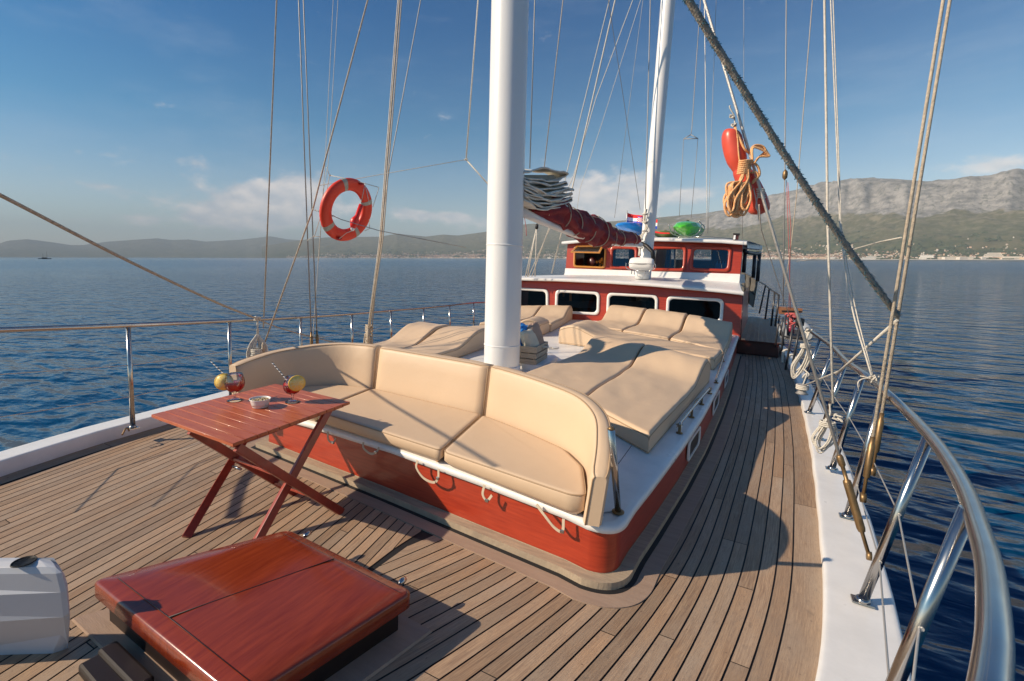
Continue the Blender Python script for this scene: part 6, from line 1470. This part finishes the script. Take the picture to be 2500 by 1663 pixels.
mb = MB(); knot(mb, ry(480, 300, -.04), .022, .006, 36, 6); mb.tube(catmull([ry(435, 40, -.03), ry(425, 60, -.03), ry(450, 110, -.03), ry(485, 180, -.03), ry(490, 300, -.04)], 5), .005, 5); knot(mb, ry(450, 190, -.04), .016, .008, 20, 14); mb.build('top_knot', 'rope', rb_)
oc_ = thing('rope_coil', ry(560, 1470, -.12), 'orange rope coil looped and tied over the red float', 'rope coil'); rnd = random.Random(11); mb = MB()
for k in range(24):
    t = k/23; bx = 430+215*t*rnd.uniform(.8, 1)+rnd.uniform(-25, 10); by = rnd.uniform(1230, 1468); wl_ = rnd.uniform(40, 95); dd = -.10-rnd.random()*.05
    P = [ry(640+rnd.uniform(-25, 25), 860, dd), ry(640+wl_*.3, 1000, dd), ry(bx+wl_*1.0+20, by-180, dd), ry(bx+wl_*.75, by-50, dd), ry(bx, by, dd), ry(bx-wl_*.8, by-60, dd), ry(bx-wl_*.7, by-200, dd), ry(590-wl_*.4, 1000, dd), ry(612, 860, dd)]
    mb.tube(catmull(P, 6), .0084, 6)
mb.build('hanging_loops', 'ropeor', oc_); mb = MB()
for k in range(5):
    dd = -.09-rnd.random()*.05; P = [ry(720, 740, dd), ry(700+k*6, 600-k*4, dd), ry(760+k*16, 545+k*14, dd), ry(850+k*18, 560+k*26, dd), ry(880+k*10, 620+k*18, dd), ry(800, 700, dd), ry(740, 780, dd)]; mb.tube(catmull(P, 6), .0068, 6)
mb.build('upper_loops', 'ropeor', oc_); mb = MB()
for k in range(7):
    c = ry(628-k*4, 745+k*26, -.12); mb.tube([c+Rt*(.046*math.cos(a))+viewd*(.03*math.sin(a))+Vector((0, 0, .008*math.cos(a))) for a in [j*math.pi/7 for j in range(14)]], .0072, 6, closed=True)
P = [ry(640, 740, -.13), ry(720, 760, -.13), ry(790, 830, -.13), ry(805, 930, -.13), ry(740, 990, -.13), ry(720, 1030, -.12), ry(790, 940, -.12)]; mb.tube(catmull(P, 6), .0085, 6); mb.tube(catmull([ry(700, 900, -.13), ry(760, 890, -.13), ry(790, 950, -.13), ry(730, 1000, -.12)], 6), .0085, 6)
mb.build('wrapping', 'ropeor', oc_)
mb = MB()
for k in range(5): 
    c = ry(820+k*3, 1110+k*26, -.10); mb.tube([c+Rt*(.024*math.cos(a))+viewd*(.024*math.sin(a)) for a in [j*math.pi/5 for j in range(10)]], .0055, 6, closed=True)
mb.tube(catmull([ry(800, 1130, -.1), ry(770, 1260, -.1), ry(760, 1340, -.1), ry(790, 1400, -.1), ry(820, 1560, -.08)], 6), .004, 5); mb.tube(catmull([ry(730, 1100, -.1), ry(770, 1280, -.1), ry(800, 1500, -.08)], 6), .004, 5)
mb.build('stay_lashing', 'rope', label='wire clamps and pale lashing on the near stay below the orange coil', cat='lashing')
line('cord', [(1853, 500, 3.3), (1858, 560, 3.6), (1890, 660, 4.6), (1930, 780, 6)], .0035, 'rope', 'thin line hanging from the lashing beside the near stay', up=0)

# ================================================================ ON THE WHEELHOUSE ROOF
def kayak(name, cx, cy_, wpx, hpx, y, m_, label, L_=2.6, tip=(0, 0)):
    c = py(*Z7(cx, cy_), y); s7 = depth(c)/F/4.714; w = wpx*s7/2; h = hpx*s7/2
    t = thing(name, c-Vector((0, 0, h)), label, 'kayak', 'kayaks lying on the wheelhouse roof')
    rows = []; sec = [(0, .02), (.12, .30), (.35, .62), (.7, .88), (1.1, 1.0), (1.8, .95), (L_, .2)]
    for (d, k) in sec:
        row = []
        for (a, b) in ((-1, .15), (-.72, .8), (-.25, 1.0), (.25, 1.0), (.72, .8), (1, .15), (.62, -.62), (.12, -1), (-.12, -1), (-.62, -.62)):
            row.append(c+Vector((a*w*k+tip[0]*w*(1-k), d, b*h*k+tip[1]*h*(1-k))))
        rows.append(row)
    mb = MB(); mb.grid(rows, False, close_u=True); mb.face([j for j in range(10)]); mb.face([len(mb.v)-10+j for j in range(10)]); mb.build('hull', m_, t, bevel=.02)
    mb = MB(); mb.lathe([(.04, -.01), (.04, .02), (0, .03)], c+Vector((0, 1.0, h)), 10); mb.build('carry_toggle', 'black', t); return c, w, h, t
kb = kayak('kayak', 648, 230, 320, 142, 13.7, 'bluekayak', 'blue kayak end-on over the wheelhouse roof, left of the aft mast', tip=(-.3, -.1))
kg = kayak('kayak', 1345, 238, 345, 186, 13.6, 'greenkayak', 'green kayak end-on in a rack, right of the aft mast', tip=(-.05, -.2))
ky = kayak('kayak', 1080, 312, 300, 90, 14.4, mat('pale_kayak', (.18, .28, .12), .5, col2=(.32, .30, .08), vscale=2), 'low pale green and yellow kayak between the aft mast and the green kayak')
c, w, h, _ = kg; rk = thing('kayak_rack', c-Vector((0, 0, h*1.5)), 'curved steel rack cradling the green kayak', 'rack'); mb = MB()
for dy in (.5, 1.3): mb.tube(catmull([c+Vector((-w*1.08, dy, h*.35)), c+Vector((-w*.85, dy, -h*.75)), c+Vector((-w*.3, dy, -h*1.12)), c+Vector((w*.5, dy, -h*1.12)), c+Vector((w*.95, dy, -h*.5)), c+Vector((w*1.06, dy, h*.35)), c+Vector((w*.85, dy, h*.75))], 6), .016, 6)
for dx in (-.35, .55): mb.tube([c+Vector((w*dx, .5, -h*1.1)), c+Vector((w*dx, .5, -h*1.6))], .016, 6)
mb.tube([c+Vector((-w*.3, .5, -h*1.12)), c+Vector((-w*.3, 1.3, -h*1.12))], .014, 6); mb.build('rack_frame', 'steel', rk)
mb = MB(); A = [py(*Z7(x, y), 13.9) for x, y in ((1010, 298), (1110, 318), (1200, 322), (1200, 332), (1105, 334), (1010, 318))]; mb.hexa(A, [p+Vector((0, .1, 0)) for p in A]); mb.build('red_paddle', 'flagred', label='red paddle shaft lying on the roof right of the aft mast', cat='paddle')
mb = MB(); A = [py(*Z7(x, y), 12.95) for x, y in ((1935, 345), (1998, 345), (1990, 402), (1928, 402))]; vt = thing('roof_vent', A[3], 'small square dark red vent box on the right of the wheelhouse roof', 'vent'); mb.hexa(A, [p+Vector((0, .16, 0)) for p in A]); mb.build('vent_body', 'darkred', vt)
mb = MB(); A = [py(*Z7(x, y), 12.93) for x, y in ((1940, 350), (1962, 350), (1956, 400), (1932, 400))]; mb.hexa(A, [p+Vector((0, .01, 0)) for p in A]); mb.build('vent_side', 'flagwhite', vt); mb = MB(); A = [py(*Z7(x, y), 12.92) for x, y in ((1930, 328), (2008, 330), (2004, 346), (1934, 344))]; mb.hexa(A, [p+Vector((0, .2, 0)) for p in A]); mb.build('vent_cap', 'black', vt)
# flag
fg = thing('flag', py(*Z7(705, 210), 15), 'red, white and blue flag with a checkered shield behind the aft mast', 'flag'); mb = MB(); mb.tube([py(*Z7(714, 68), 15), py(*Z7(700, 260), 15)], .015, 6); mb.build('pole', 'wirelight', fg)
def fpt(u, v): 
    x = 712+u*350; yt = 92+u*75+6*math.sin(u*9); yb = 205+u*70+10*math.sin(u*8+1); q = py(*Z7(x-v*6, yt+(yb-yt)*v), 15.02+.12*math.sin(u*10)); return q
for (v0, v1, m_) in ((0, .36, 'flagred'), (.36, .70, 'flagwhite'), (.70, 1, 'flagblue')):
    mb = MB(); G = [[fpt(i/24, v0+(v1-v0)*j/3) for j in range(4)] for i in range(25)]; mb.grid(G, True); mb.grid([[p+Vector((0, .006, 0)) for p in r] for r in G], True); mb.build('stripe', m_, fg)
for (m_, par) in (('flagred', 0), ('flagwhite', 1)):
    mb = MB()
    for i in range(5):
        for j in range(5):
            if (i+j) % 2 == par:
                u0 = .34+i*.038; v0 = .26+j*.10; q = [fpt(u0, v0), fpt(u0+.038, v0), fpt(u0+.038, v0+.10), fpt(u0, v0+.10)]; mb.add([p+Vector((0, -.012, 0)) for p in q], [(0, 1, 2, 3)])
    mb.build('shield_checks', m_, fg)
mb = MB(); q = [fpt(.35+i*.034, .13+.04*(i % 2)) for i in range(6)]+[fpt(.35+i*.034, .26) for i in range(5, -1, -1)]; mb.v = [p+Vector((0, -.012, 0)) for p in q]; mb.face(range(12)); mb.build('shield_crown', 'flagblue', fg)
# ================================================================ finish the boat: heel it with the sea
for o in [o for o in COL.objects if o.parent is None and o.type in ('MESH', 'EMPTY')]:
    o.matrix_world = TILT @ Matrix.Translation(o.location) if True else o.matrix_world
NOTILT = set()

# ================================================================ SEA
def sea_mat():
    Mx = bpy.data.materials.new('sea_water'); Mx.use_nodes = True; nt = Mx.node_tree; N = nt.nodes; L = nt.links; p = N['Principled BSDF']
    p.inputs['Base Color'].default_value = (.0, .040, .105, 1); p.inputs['Roughness'].default_value = .045; p.inputs['IOR'].default_value = 1.333
    tc = N.new('ShaderNodeTexCoord')
    def layer(scale, st, rot, det, dist, rough=.5):
        mp = N.new('ShaderNodeMapping'); mp.inputs['Scale'].default_value = st; mp.inputs['Rotation'].default_value = (0, 0, rot); L.new(tc.outputs['Object'], mp.inputs[0])
        n = N.new('ShaderNodeTexNoise'); n.inputs['Scale'].default_value = scale; n.inputs['Detail'].default_value = det; n.inputs['Roughness'].default_value = rough; n.inputs['Distortion'].default_value = dist; L.new(mp.outputs[0], n.inputs['Vector']); return n.outputs['Fac']
    def mul(a, b):
        n = N.new('ShaderNodeMath'); n.operation = 'MULTIPLY'; L.new(a, n.inputs[0])
        if isinstance(b, (int, float)): n.inputs[1].default_value = b
        else: L.new(b, n.inputs[1])
        return n.outputs[0]
    def add(a, b):
        n = N.new('ShaderNodeMath'); n.operation = 'ADD'; L.new(a, n.inputs[0]); L.new(b, n.inputs[1]); return n.outputs[0]
    patch = layer(.016, (1, 3, 1), R(25), 4, .5)
    pm = N.new('ShaderNodeMapRange'); L.new(patch, pm.inputs['Value']); pm.inputs['From Min'].default_value = .35; pm.inputs['From Max'].default_value = .62; pm.inputs['To Min'].default_value = .5; pm.inputs['To Max'].default_value = 1.0
    a = mul(layer(.42, (1, 2.3, 1), R(28), 2, .4), .52); b = mul(layer(1.25, (1, 2.6, 1), R(22), 2, .5), .115); c = mul(layer(4.2, (1, 2.2, 1), R(32), 3, .3), .022)
    h = add(a, mul(add(b, c), pm.outputs[0]))
    ln = N.new('ShaderNodeVectorMath'); ln.operation = 'LENGTH'; L.new(tc.outputs['Object'], ln.inputs[0])
    rg = N.new('ShaderNodeMapRange'); L.new(ln.outputs['Value'], rg.inputs['Value']); rg.inputs['From Min'].default_value = 15; rg.inputs['From Max'].default_value = 260; rg.inputs['To Min'].default_value = .045; rg.inputs['To Max'].default_value = .17; L.new(rg.outputs[0], p.inputs['Roughness'])
    bp_ = N.new('ShaderNodeBump'); bp_.inputs['Strength'].default_value = 1.0; bp_.inputs['Distance'].default_value = SEA_AMP; fd = N.new('ShaderNodeMapRange'); fd.interpolation_type = 'SMOOTHSTEP'; L.new(ln.outputs['Value'], fd.inputs['Value']); fd.inputs['From Min'].default_value = 60; fd.inputs['From Max'].default_value = 1500; fd.inputs['To Min'].default_value = 1; fd.inputs['To Max'].default_value = .12
    L.new(fd.outputs[0], bp_.inputs['Strength']); L.new(h, bp_.inputs['Height']); L.new(bp_.outputs[0], p.inputs['Normal'])
    return Mx
SEA_AMP = .8
mb = MB(); rows = []
rad = [0]+[2*1.22**k for k in range(52)]
rad = [r for r in rad if r < 42000]+[42000]
for r in rad: rows.append([Vector((r*math.cos(2*math.pi*j/96), r*math.sin(2*math.pi*j/96), 0)) for j in range(97)])
mb.grid(rows, False); so = mb.build('sea', sea_mat(), kind='structure', origin=(0, 0, 0))

# ================================================================ COAST
def wdir(u, v): return (T3 @ ray(u, v)).normalized()
def az(u, v=630): d = wdir(u, v); return math.atan2(d.x, d.y)
def elev(u, v): d = wdir(u, v); return math.asin(d.z)
RIDGE = [(-900, 600), (0, 600), (24, 592), (71, 586), (119, 592), (178, 600), (640, 602), (700, 592), (754, 584), (796, 580), (891, 578.5), (930, 578), (971, 570.5), (1041, 578), (1082, 573), (1120, 575), (1187, 566), (1276, 548), (1340, 544), (1400, 545), (1500, 540), (1600, 532), (1650, 527), (1704, 522), (1774, 511), (1840, 490), (1878, 476), (1940, 463), (2023, 449), (2106, 436), (2168, 438), (2251, 445), (2355, 434), (2500, 424), (2900, 420), (3600, 470)]
FAR = [(-900, 590), (-200, 600), (0, 595.6), (24, 588), (71, 584), (119, 590), (178, 598.6), (208, 598), (267, 590), (386, 582), (422, 586), (463, 585), (505, 590), (594, 585), (662, 577), (700, 584), (800, 592), (1000, 600)]
def terrain(name, prof, us, shore, ridge, m_, label, cliffy=0.0, nd=90, na=420, seed=0, base_noise=1.0):
    u0, u1 = us; rows = []; verts = []; cl = []
    A0, A1 = az(u0), az(u1)
    az_us = [u0+(u1-u0)*k/(na*2) for k in range(na*2+1)]; az_as = [az(u) for u in az_us]
    for i in range(na+1):
        a = A0+(A1-A0)*i/na; u = interp(az_as, az_us, a)
        v = interp([p[0] for p in prof], [p[1] for p in prof], u); e = elev(u, v)
        ds = interp([p[0] for p in shore], [p[1] for p in shore], u); dr = interp([p[0] for p in ridge], [p[1] for p in ridge], u)
        hmax = max(5, math.tan(e)*dr+CW.z); cf = cliffy*max(0, min(1, (u-1500)/350)); row = []
        for j in range(nd+1):
            t = j/nd; t2 = t*1.25; 
            w = ds*.012*noise.noise(Vector((a*60, 3, seed)))
            d = ds+w+(dr-ds)*t2
            x, y = math.sin(a)*d, math.cos(a)*d
            if t2 <= 1:
                soft = .15*min(1, t2/.28)+.85*((t2**1.5)*.55+.45*(t2*t2*(3-2*t2)))
                s = (t2-.62-.05*noise.noise(Vector((a*40, seed, 1))))/.16; s = max(0, min(1, s)); ram = .07*min(1, t2/.25)+.46*max(0, (t2-.12)/.5)**1.25 if t2 < .62 else .53+.0
                ram = min(.56, .12*min(1, t2/.24)+.44*max(0, (t2-.16)/.46)**1.2)
                hard = ram+(1-.56)*(s*s*(3-2*s))*.90+.044*max(0, (t2-.78)/.22)
                f = soft*(1-cf)+hard*cf
            else: f = 1-(t2-1)*1.3
            n1 = noise.fractal(Vector((x/900, y/900, seed)), 1.0, 2.1, 7); rid = 1-abs(noise.noise(Vector((x/420, y/420, seed+5))))*2
            n2 = noise.fractal(Vector((x/140, y/140, seed+9)), .9, 2.0, 5)
            amp = min(1, t2*2.2)*(1-math.exp(-((t2-1)/.13)**2)*.93)
            z = math.tan(e)*d*f+CW.z*f+hmax*amp*base_noise*(.075*n1+.025*rid*(1+cf)+.016*n2*(1+.6*cf))
            if j == 0: z = -3
            row.append(Vector((x, y, z))); cl.append(cf*max(0, min(1, (f-.50)/.10)) if t2 < 1.05 else cf)
        rows.append(row)
    mb = MB(); mb.grid(rows, True); o = mb.build(name, m_, kind='structure', origin=(0, 0, 0));     at = o.data.attributes.new('cliff', 'FLOAT', 'POINT'); at.data.foreach_set('value', cl)
    return rows, (A0, A1, na, nd)
def land_mat():
    Mx = bpy.data.materials.new('coast_land'); Mx.use_nodes = True; nt = Mx.node_tree; N = nt.nodes; L = nt.links; p = N['Principled BSDF']; p.inputs['Roughness'].default_value = .95; p.inputs['Specular IOR Level'].default_value = .1
    tc = N.new('ShaderNodeTexCoord')
    def nz(s, det=8, st=(1, 1, 1), r=.62):
        mp = N.new('ShaderNodeMapping'); mp.inputs['Scale'].default_value = st; L.new(tc.outputs['Object'], mp.inputs[0]); n = N.new('ShaderNodeTexNoise'); n.inputs['Scale'].default_value = s; n.inputs['Detail'].default_value = det; n.inputs['Roughness'].default_value = r; L.new(mp.outputs[0], n.inputs['Vector']); return n.outputs['Fac']
    def mr(x, a, b, c=0, d=1):
        n = N.new('ShaderNodeMapRange'); L.new(x, n.inputs['Value']); n.inputs['From Min'].default_value = a; n.inputs['From Max'].default_value = b; n.inputs['To Min'].default_value = c; n.inputs['To Max'].default_value = d; return n.outputs[0]
    def mix(f, a, b):
        n = N.new('ShaderNodeMixRGB')
        for k, q in (('Fac', f), ('Color1', a), ('Color2', b)):
            if isinstance(q, tuple): n.inputs[k].default_value = (*q, 1)
            else: L.new(q, n.inputs[k])
        return n.outputs[0]
    sep = N.new('ShaderNodeSeparateXYZ'); L.new(tc.outputs['Object'], sep.inputs[0])
    g = mix(mr(nz(.012), .42, .60), (.028, .046, .016), (.085, .085, .040))
    g = mix(mr(nz(.0022, 6), .45, .62, 0, .7), g, (.12, .095, .050))
    hi = mr(sep.outputs['Z'], 60, 330); g2 = mix(mr(nz(.02, 6), .45, .6), (.075, .072, .035), (.17, .145, .095))
    g = mix(hi, g, g2)
    g = mix(mr(nz(.03, 10, r=.75), .57, .66, 0, .5), g, (.24, .20, .15))
    rk = mix(mr(nz(.010, 9, (1, 1, 2.4), .7), .40, .62), (.30, .28, .265), (.12, .115, .115))
    rk = mix(mr(nz(.03, 8, (1, 1, .5), .75), .52, .62, 0, .75), rk, (.05, .055, .04))
    at = N.new('ShaderNodeAttribute'); at.attribute_name = 'cliff'
    ad = N.new('ShaderNodeMath'); ad.operation = 'ADD'; L.new(at.outputs['Fac'], ad.inputs[0]); L.new(mr(nz(.006), .3, .7, -.35, .35), ad.inputs[1])
    c = mix(mr(ad.outputs[0], .42, .58), g, rk); L.new(c, p.inputs['Base Color'])
    bp_ = N.new('ShaderNodeBump'); bp_.inputs['Strength'].default_value = .8; bp_.inputs['Distance'].default_value = 16; L.new(nz(.013, 9, r=.68), bp_.inputs['Height']); L.new(bp_.outputs[0], p.inputs['Normal'])
    return Mx
LM = land_mat()
rowsM, gM = terrain('mountain_coast', RIDGE, (640, 3400), [(640, 9500), (1100, 7200), (1500, 5200), (1800, 4000), (2200, 3300), (3600, 3000)], [(640, 13500), (1100, 11000), (1500, 8200), (1800, 6800), (2200, 5600), (3600, 5400)], LM, '', cliffy=1.0, nd=110, na=620, seed=2)
rowsF, gF = terrain('far_hills', FAR, (-900, 1000), [(-900, 15000), (0, 14500), (600, 13000), (1000, 12000)], [(-900, 21000), (0, 20500), (600, 19000), (1000, 18000)], LM, '', nd=50, na=300, seed=11)
def ground(rows, g, a, t):
    A0, A1, na, nd = g; i = (a-A0)/(A1-A0)*na; i0 = max(0, min(na-1, int(i))); fi = i-i0; j = t/1.25*nd; j0 = int(j); fj = j-j0
    p = rows[i0][j0].lerp(rows[i0+1][j0], fi); q = rows[i0][j0+1].lerp(rows[i0+1][j0+1], fi); return p.lerp(q, fj)
# low coastal hills in front of the far ones are part of the mountain coast; towns along its foot
rnd = random.Random(42)
Mw = [mat('town_wall', c, .9) for c in ((.62, .56, .48), (.52, .44, .36), (.70, .66, .60), (.56, .40, .28))]; Mrf = mat('town_roof', (.36, .15, .09), .9)
def house_at(mb, p, w, d, h, rot, pitch=True):
    Mx = Matrix.Translation(p) @ Matrix.Rotation(rot, 4, 'Z'); mb.cur = rnd.randrange(4); mb.box((-w/2, -d/2, -8), (w/2, d/2, h), Mx)
    mb.cur = 4
    if pitch:
        rh = h+min(w, d)*.22; vs = [Mx @ Vector(q) for q in ((-w/2-.5, -d/2-.5, h), (w/2+.5, -d/2-.5, h), (w/2+.5, d/2+.5, h), (-w/2-.5, d/2+.5, h), (-w/2, 0, rh), (w/2, 0, rh))]; mb.add(vs, [(0, 1, 5, 4), (2, 3, 4, 5), (1, 2, 5), (3, 0, 4)])
    mb.cur = 0
mb = MB(); cnt = 0
for k in range(17000):
    u = rnd.choice([rnd.uniform(780, 1290), rnd.uniform(1260, 2080), rnd.uniform(1500, 2020), rnd.uniform(1000, 1250), rnd.uniform(2000, 2560), rnd.uniform(700, 1000)])
    dens = interp([640, 800, 900, 1200, 1500, 1800, 1950, 2100, 2300, 2600], [.15, .5, .7, 1, .9, 1, .9, .35, .28, .25], u)
    if rnd.random() > dens: continue
    t = .010+abs(rnd.gauss(0, 1))*interp([700, 1200, 1600, 1900, 2100, 2600], [.07, .11, .10, .085, .075, .085], u)
    if t > .30: continue
    if noise.noise(Vector((u/38, t*26, 3))) < -.12 and t > .03: continue
    a = az(u); p = ground(rowsM, gM, a, t); s_ = rnd.uniform(.35, .85); dist = p.length; s_ *= interp([3000, 9000], [.9, 1.5], dist)
    big = t < .03 and rnd.random() < .10
    if big: house_at(mb, p, rnd.uniform(30, 75), 22, rnd.uniform(7, 13), a+rnd.uniform(-.2, .2), False)
    else: house_at(mb, p, 12*s_, 10*s_, rnd.uniform(6, 12)*s_, rnd.uniform(0, 3), True)
mb.build('distant_town', Mw+[Mrf], label='distant coastal towns of pale houses with tiled roofs at the foot of the mountain', cat='town', kind='stuff', origin=(0, 0, 0))
# single larger buildings one can tell apart near the right shore
for i, (u, t, w, h, lb) in enumerate(((2423, .030, 88, 30, 'largest stepped pale hotel block on the far right shore'), (2262, .018, 60, 22, 'squat pale building left of the two rigging lines on the far shore'), (2345, .015, 120, 12, 'long low pale hall on the far right shore'), (2140, .014, 150, 10, 'long flat roofed shed on the shore right of the thick rope'), (2470, .022, 70, 14, 'low pale building at the far right end of the shore'))):
    p = ground(rowsM, gM, az(u), t); b_ = thing('building', p, lb, 'building'); Mx = Matrix.Translation(p) @ Matrix.Rotation(-az(u), 4, 'Z')
    mb = MB(); n_ = 5 if i == 0 else 2
    for k in range(n_): mb.box((-w/2+k*w*.07, -12+k*.3, -8 if k == 0 else h*k/n_+.02), (w/2-k*w*.05, 12+k*3, h*(k+1)/n_), Mx)
    mb.build('wall', Mw[2 if i % 2 else 0], b_); mb = MB()
    for k in range(n_): 
        z = h*(k+.55)/n_; mb.box((-w/2+k*w*.07+3, -12.2+k*.3, z-.9), (w/2-k*w*.05-3, -12.02+k*.3, z+.9), Mx)
    mb.build('window_band', 'interior', b_)
# pale shoreline
mb = MB(); lo = []; hi = []
for k in range(400):
    a = az(700+k*4.9); p = ground(rowsM, gM, a, .004); d = Vector((p.x, p.y, 0)); s_ = 1-14/d.length; lo.append(Vector((d.x*s_, d.y*s_, -.2))); hi.append(Vector((d.x, d.y, 2.4)))
    
mb.grid([lo, hi, [p*1.003+Vector((0, 0, .6)) for p in hi]], False); mb.build('shore', mat('shore_stone', (.50, .45, .38), .9), kind='structure', origin=(0, 0, 0))
# tree belts among the houses
tm = mat('coast_trees', (.022, .040, .014), .95, col2=(.045, .060, .022), vscale=.02)
mb = MB()
for k in range(6000):
    u = rnd.uniform(800, 2560); t = .012+abs(rnd.gauss(0, 1))*.13
    if t > .42: continue
    if noise.noise(Vector((u/30, t*20, 8))) < -.02: continue
    p = ground(rowsM, gM, az(u), t); s_ = rnd.uniform(4, 9)*interp([3000, 9000], [1, 1.9], p.length); w = s_*rnd.uniform(1, 2.6)
    q = [p+Vector((w*math.cos(j*1.2566+k), w*math.sin(j*1.2566+k), -1)) for j in range(5)]; q2 = [p+Vector((w*.7*math.cos(j*1.2566+k+.3), w*.7*math.sin(j*1.2566+k+.3), s_*.8*rnd.uniform(.8, 1.2))) for j in range(5)]
    n0 = len(mb.v); mb.grid([q, q2], False, close_u=True); mb.face([n0+5+j for j in range(5)])
mb.build('distant_trees', tm, label='dark belts of trees between the houses along the distant shore', cat='trees', kind='stuff', origin=(0, 0, 0))

# ================================================================ BOATS ON THE WATER
p0 = world_at(109, 634.2, 0); p0 = CW+(p0-CW).normalized()*1400; p0.z = 0; s_ = 1.0
db = thing('sailing_boat', p0, 'tiny distant sailing boat with bare masts on the horizon at the far left', 'boat'); Mx = Matrix.Translation(p0) @ Matrix.Rotation(-az(109), 4, 'Z')
mb = MB(); mb.grid([[Mx @ Vector((x*hw_*1.0, y, z)) for (y, z) in ((-w_, 1.5), (0, -.4), (w_, 1.5))] for x, hw_, w_ in ((-1, 9.5, .1), (-.7, 9.5, 1.8), (0, 9.5, 2.3), (.7, 9.5, 1.8), (1, 10.5, .1))], True); mb.grid([[Mx @ Vector((x*9.5, -w_, 1.5)), Mx @ Vector((x*9.5, w_, 1.5))] for x, w_ in ((-1, .1), (-.7, 1.8), (0, 2.3), (.7, 1.8), (1.1, .1))], False); mb.build('hull', mat('far_hull', (.06, .06, .07), .6), db)
mb = MB(); mb.box((-4, -1.2, 1.5), (3.5, 1.2, 3.2), Mx); mb.build('cabin', 'interior', db)
for x in (-2, 4): mb = MB(); mb.tube([Mx @ Vector((x, 0, 1.5)), Mx @ Vector((x, 0, 16 if x > 0 else 12))], [.25, .1], 6); mb.build('mast', 'interior', db)
p0 = world_at(*ZT2(715, 800), 0.0); dg = thing('dinghy', p0, 'small grey inflatable dinghy with red gear moored beside the boat, behind the gate', 'dinghy')
hx = Vector((ldw.x, ldw.y, 0)); fw_ = (p0-CW); fw_.z = 0; fw_.normalize(); sd_ = Vector((fw_.y, -fw_.x, 0)); s_ = (p0-CW).length*4.481**-1/F
W2 = 95*s_; 
mb = MB(); L2 = 3.0; tubeP = [p0-sd_*W2+Vector((0, 0, .22)), p0-sd_*W2+fw_*L2*.7+Vector((0, 0, .25)), p0+fw_*L2+Vector((0, 0, .4)), p0+sd_*W2+fw_*L2*.7+Vector((0, 0, .25)), p0+sd_*W2+Vector((0, 0, .22))]
mb.tube(catmull(tubeP, 6), .22, 14); mb.build('tube_hull', mat('dinghy_grey', (.40, .42, .43), .5), dg)
mb = MB(); mb.hexa([p0-sd_*W2+Vector((0, 0, .05)), p0+sd_*W2+Vector((0, 0, .05)), p0+sd_*W2+fw_*L2*.8+Vector((0, 0, .05)), p0-sd_*W2+fw_*L2*.8+Vector((0, 0, .05))], [p0-sd_*W2+Vector((0, 0, .13)), p0+sd_*W2+Vector((0, 0, .13)), p0+sd_*W2+fw_*L2*.8+Vector((0, 0, .13)), p0-sd_*W2+fw_*L2*.8+Vector((0, 0, .13))]); mb.build('floor', 'interior', dg)
mb = MB(); c = p0+fw_*.3-sd_*W2*.3+Vector((0, 0, .45)); mb.tube([c-sd_*W2*.4, c+sd_*W2*.25], [.20, .22], 12); mb.build('fuel_tank', mat('dinghy_red', (.30, .02, .05), .4), dg)
mb = MB(); c = p0-fw_*.1+sd_*W2*.35; mb.tube([c+Vector((0, 0, .2)), c+Vector((0, 0, .62)), c+Vector((0, 0, .66)), c+Vector((0, 0, .95)), c+Vector((0, 0, 1.0))], [.06, .08, .17, .19, .10], 14); mb.build('outboard_motor', 'black', dg)

# ================================================================ HAZE
mb = MB(); mb.box((-26000, -3000, -1.0), (26000, 26000, 1350)); 
HZ = bpy.data.materials.new('haze_air'); HZ.use_nodes = True; nt_ = HZ.node_tree
for n in list(nt_.nodes):
    if n.type != 'OUTPUT_MATERIAL': nt_.nodes.remove(n)
pv = nt_.nodes.new('ShaderNodeVolumePrincipled'); pv.inputs['Color'].default_value = (.76, .90, 1.0, 1); pv.inputs['Density'].default_value = 6.0e-5; pv.inputs['Anisotropy'].default_value = -.25
nt_.links.new(pv.outputs[0], nt_.nodes['Material Output'].inputs['Volume'])
mb.build('haze', HZ, kind='stuff', origin=(0, 0, 0), label='pale haze over the sea fading the far hills', cat='haze')
for o in COL.objects:
    if '_o' in o: del o['_o']
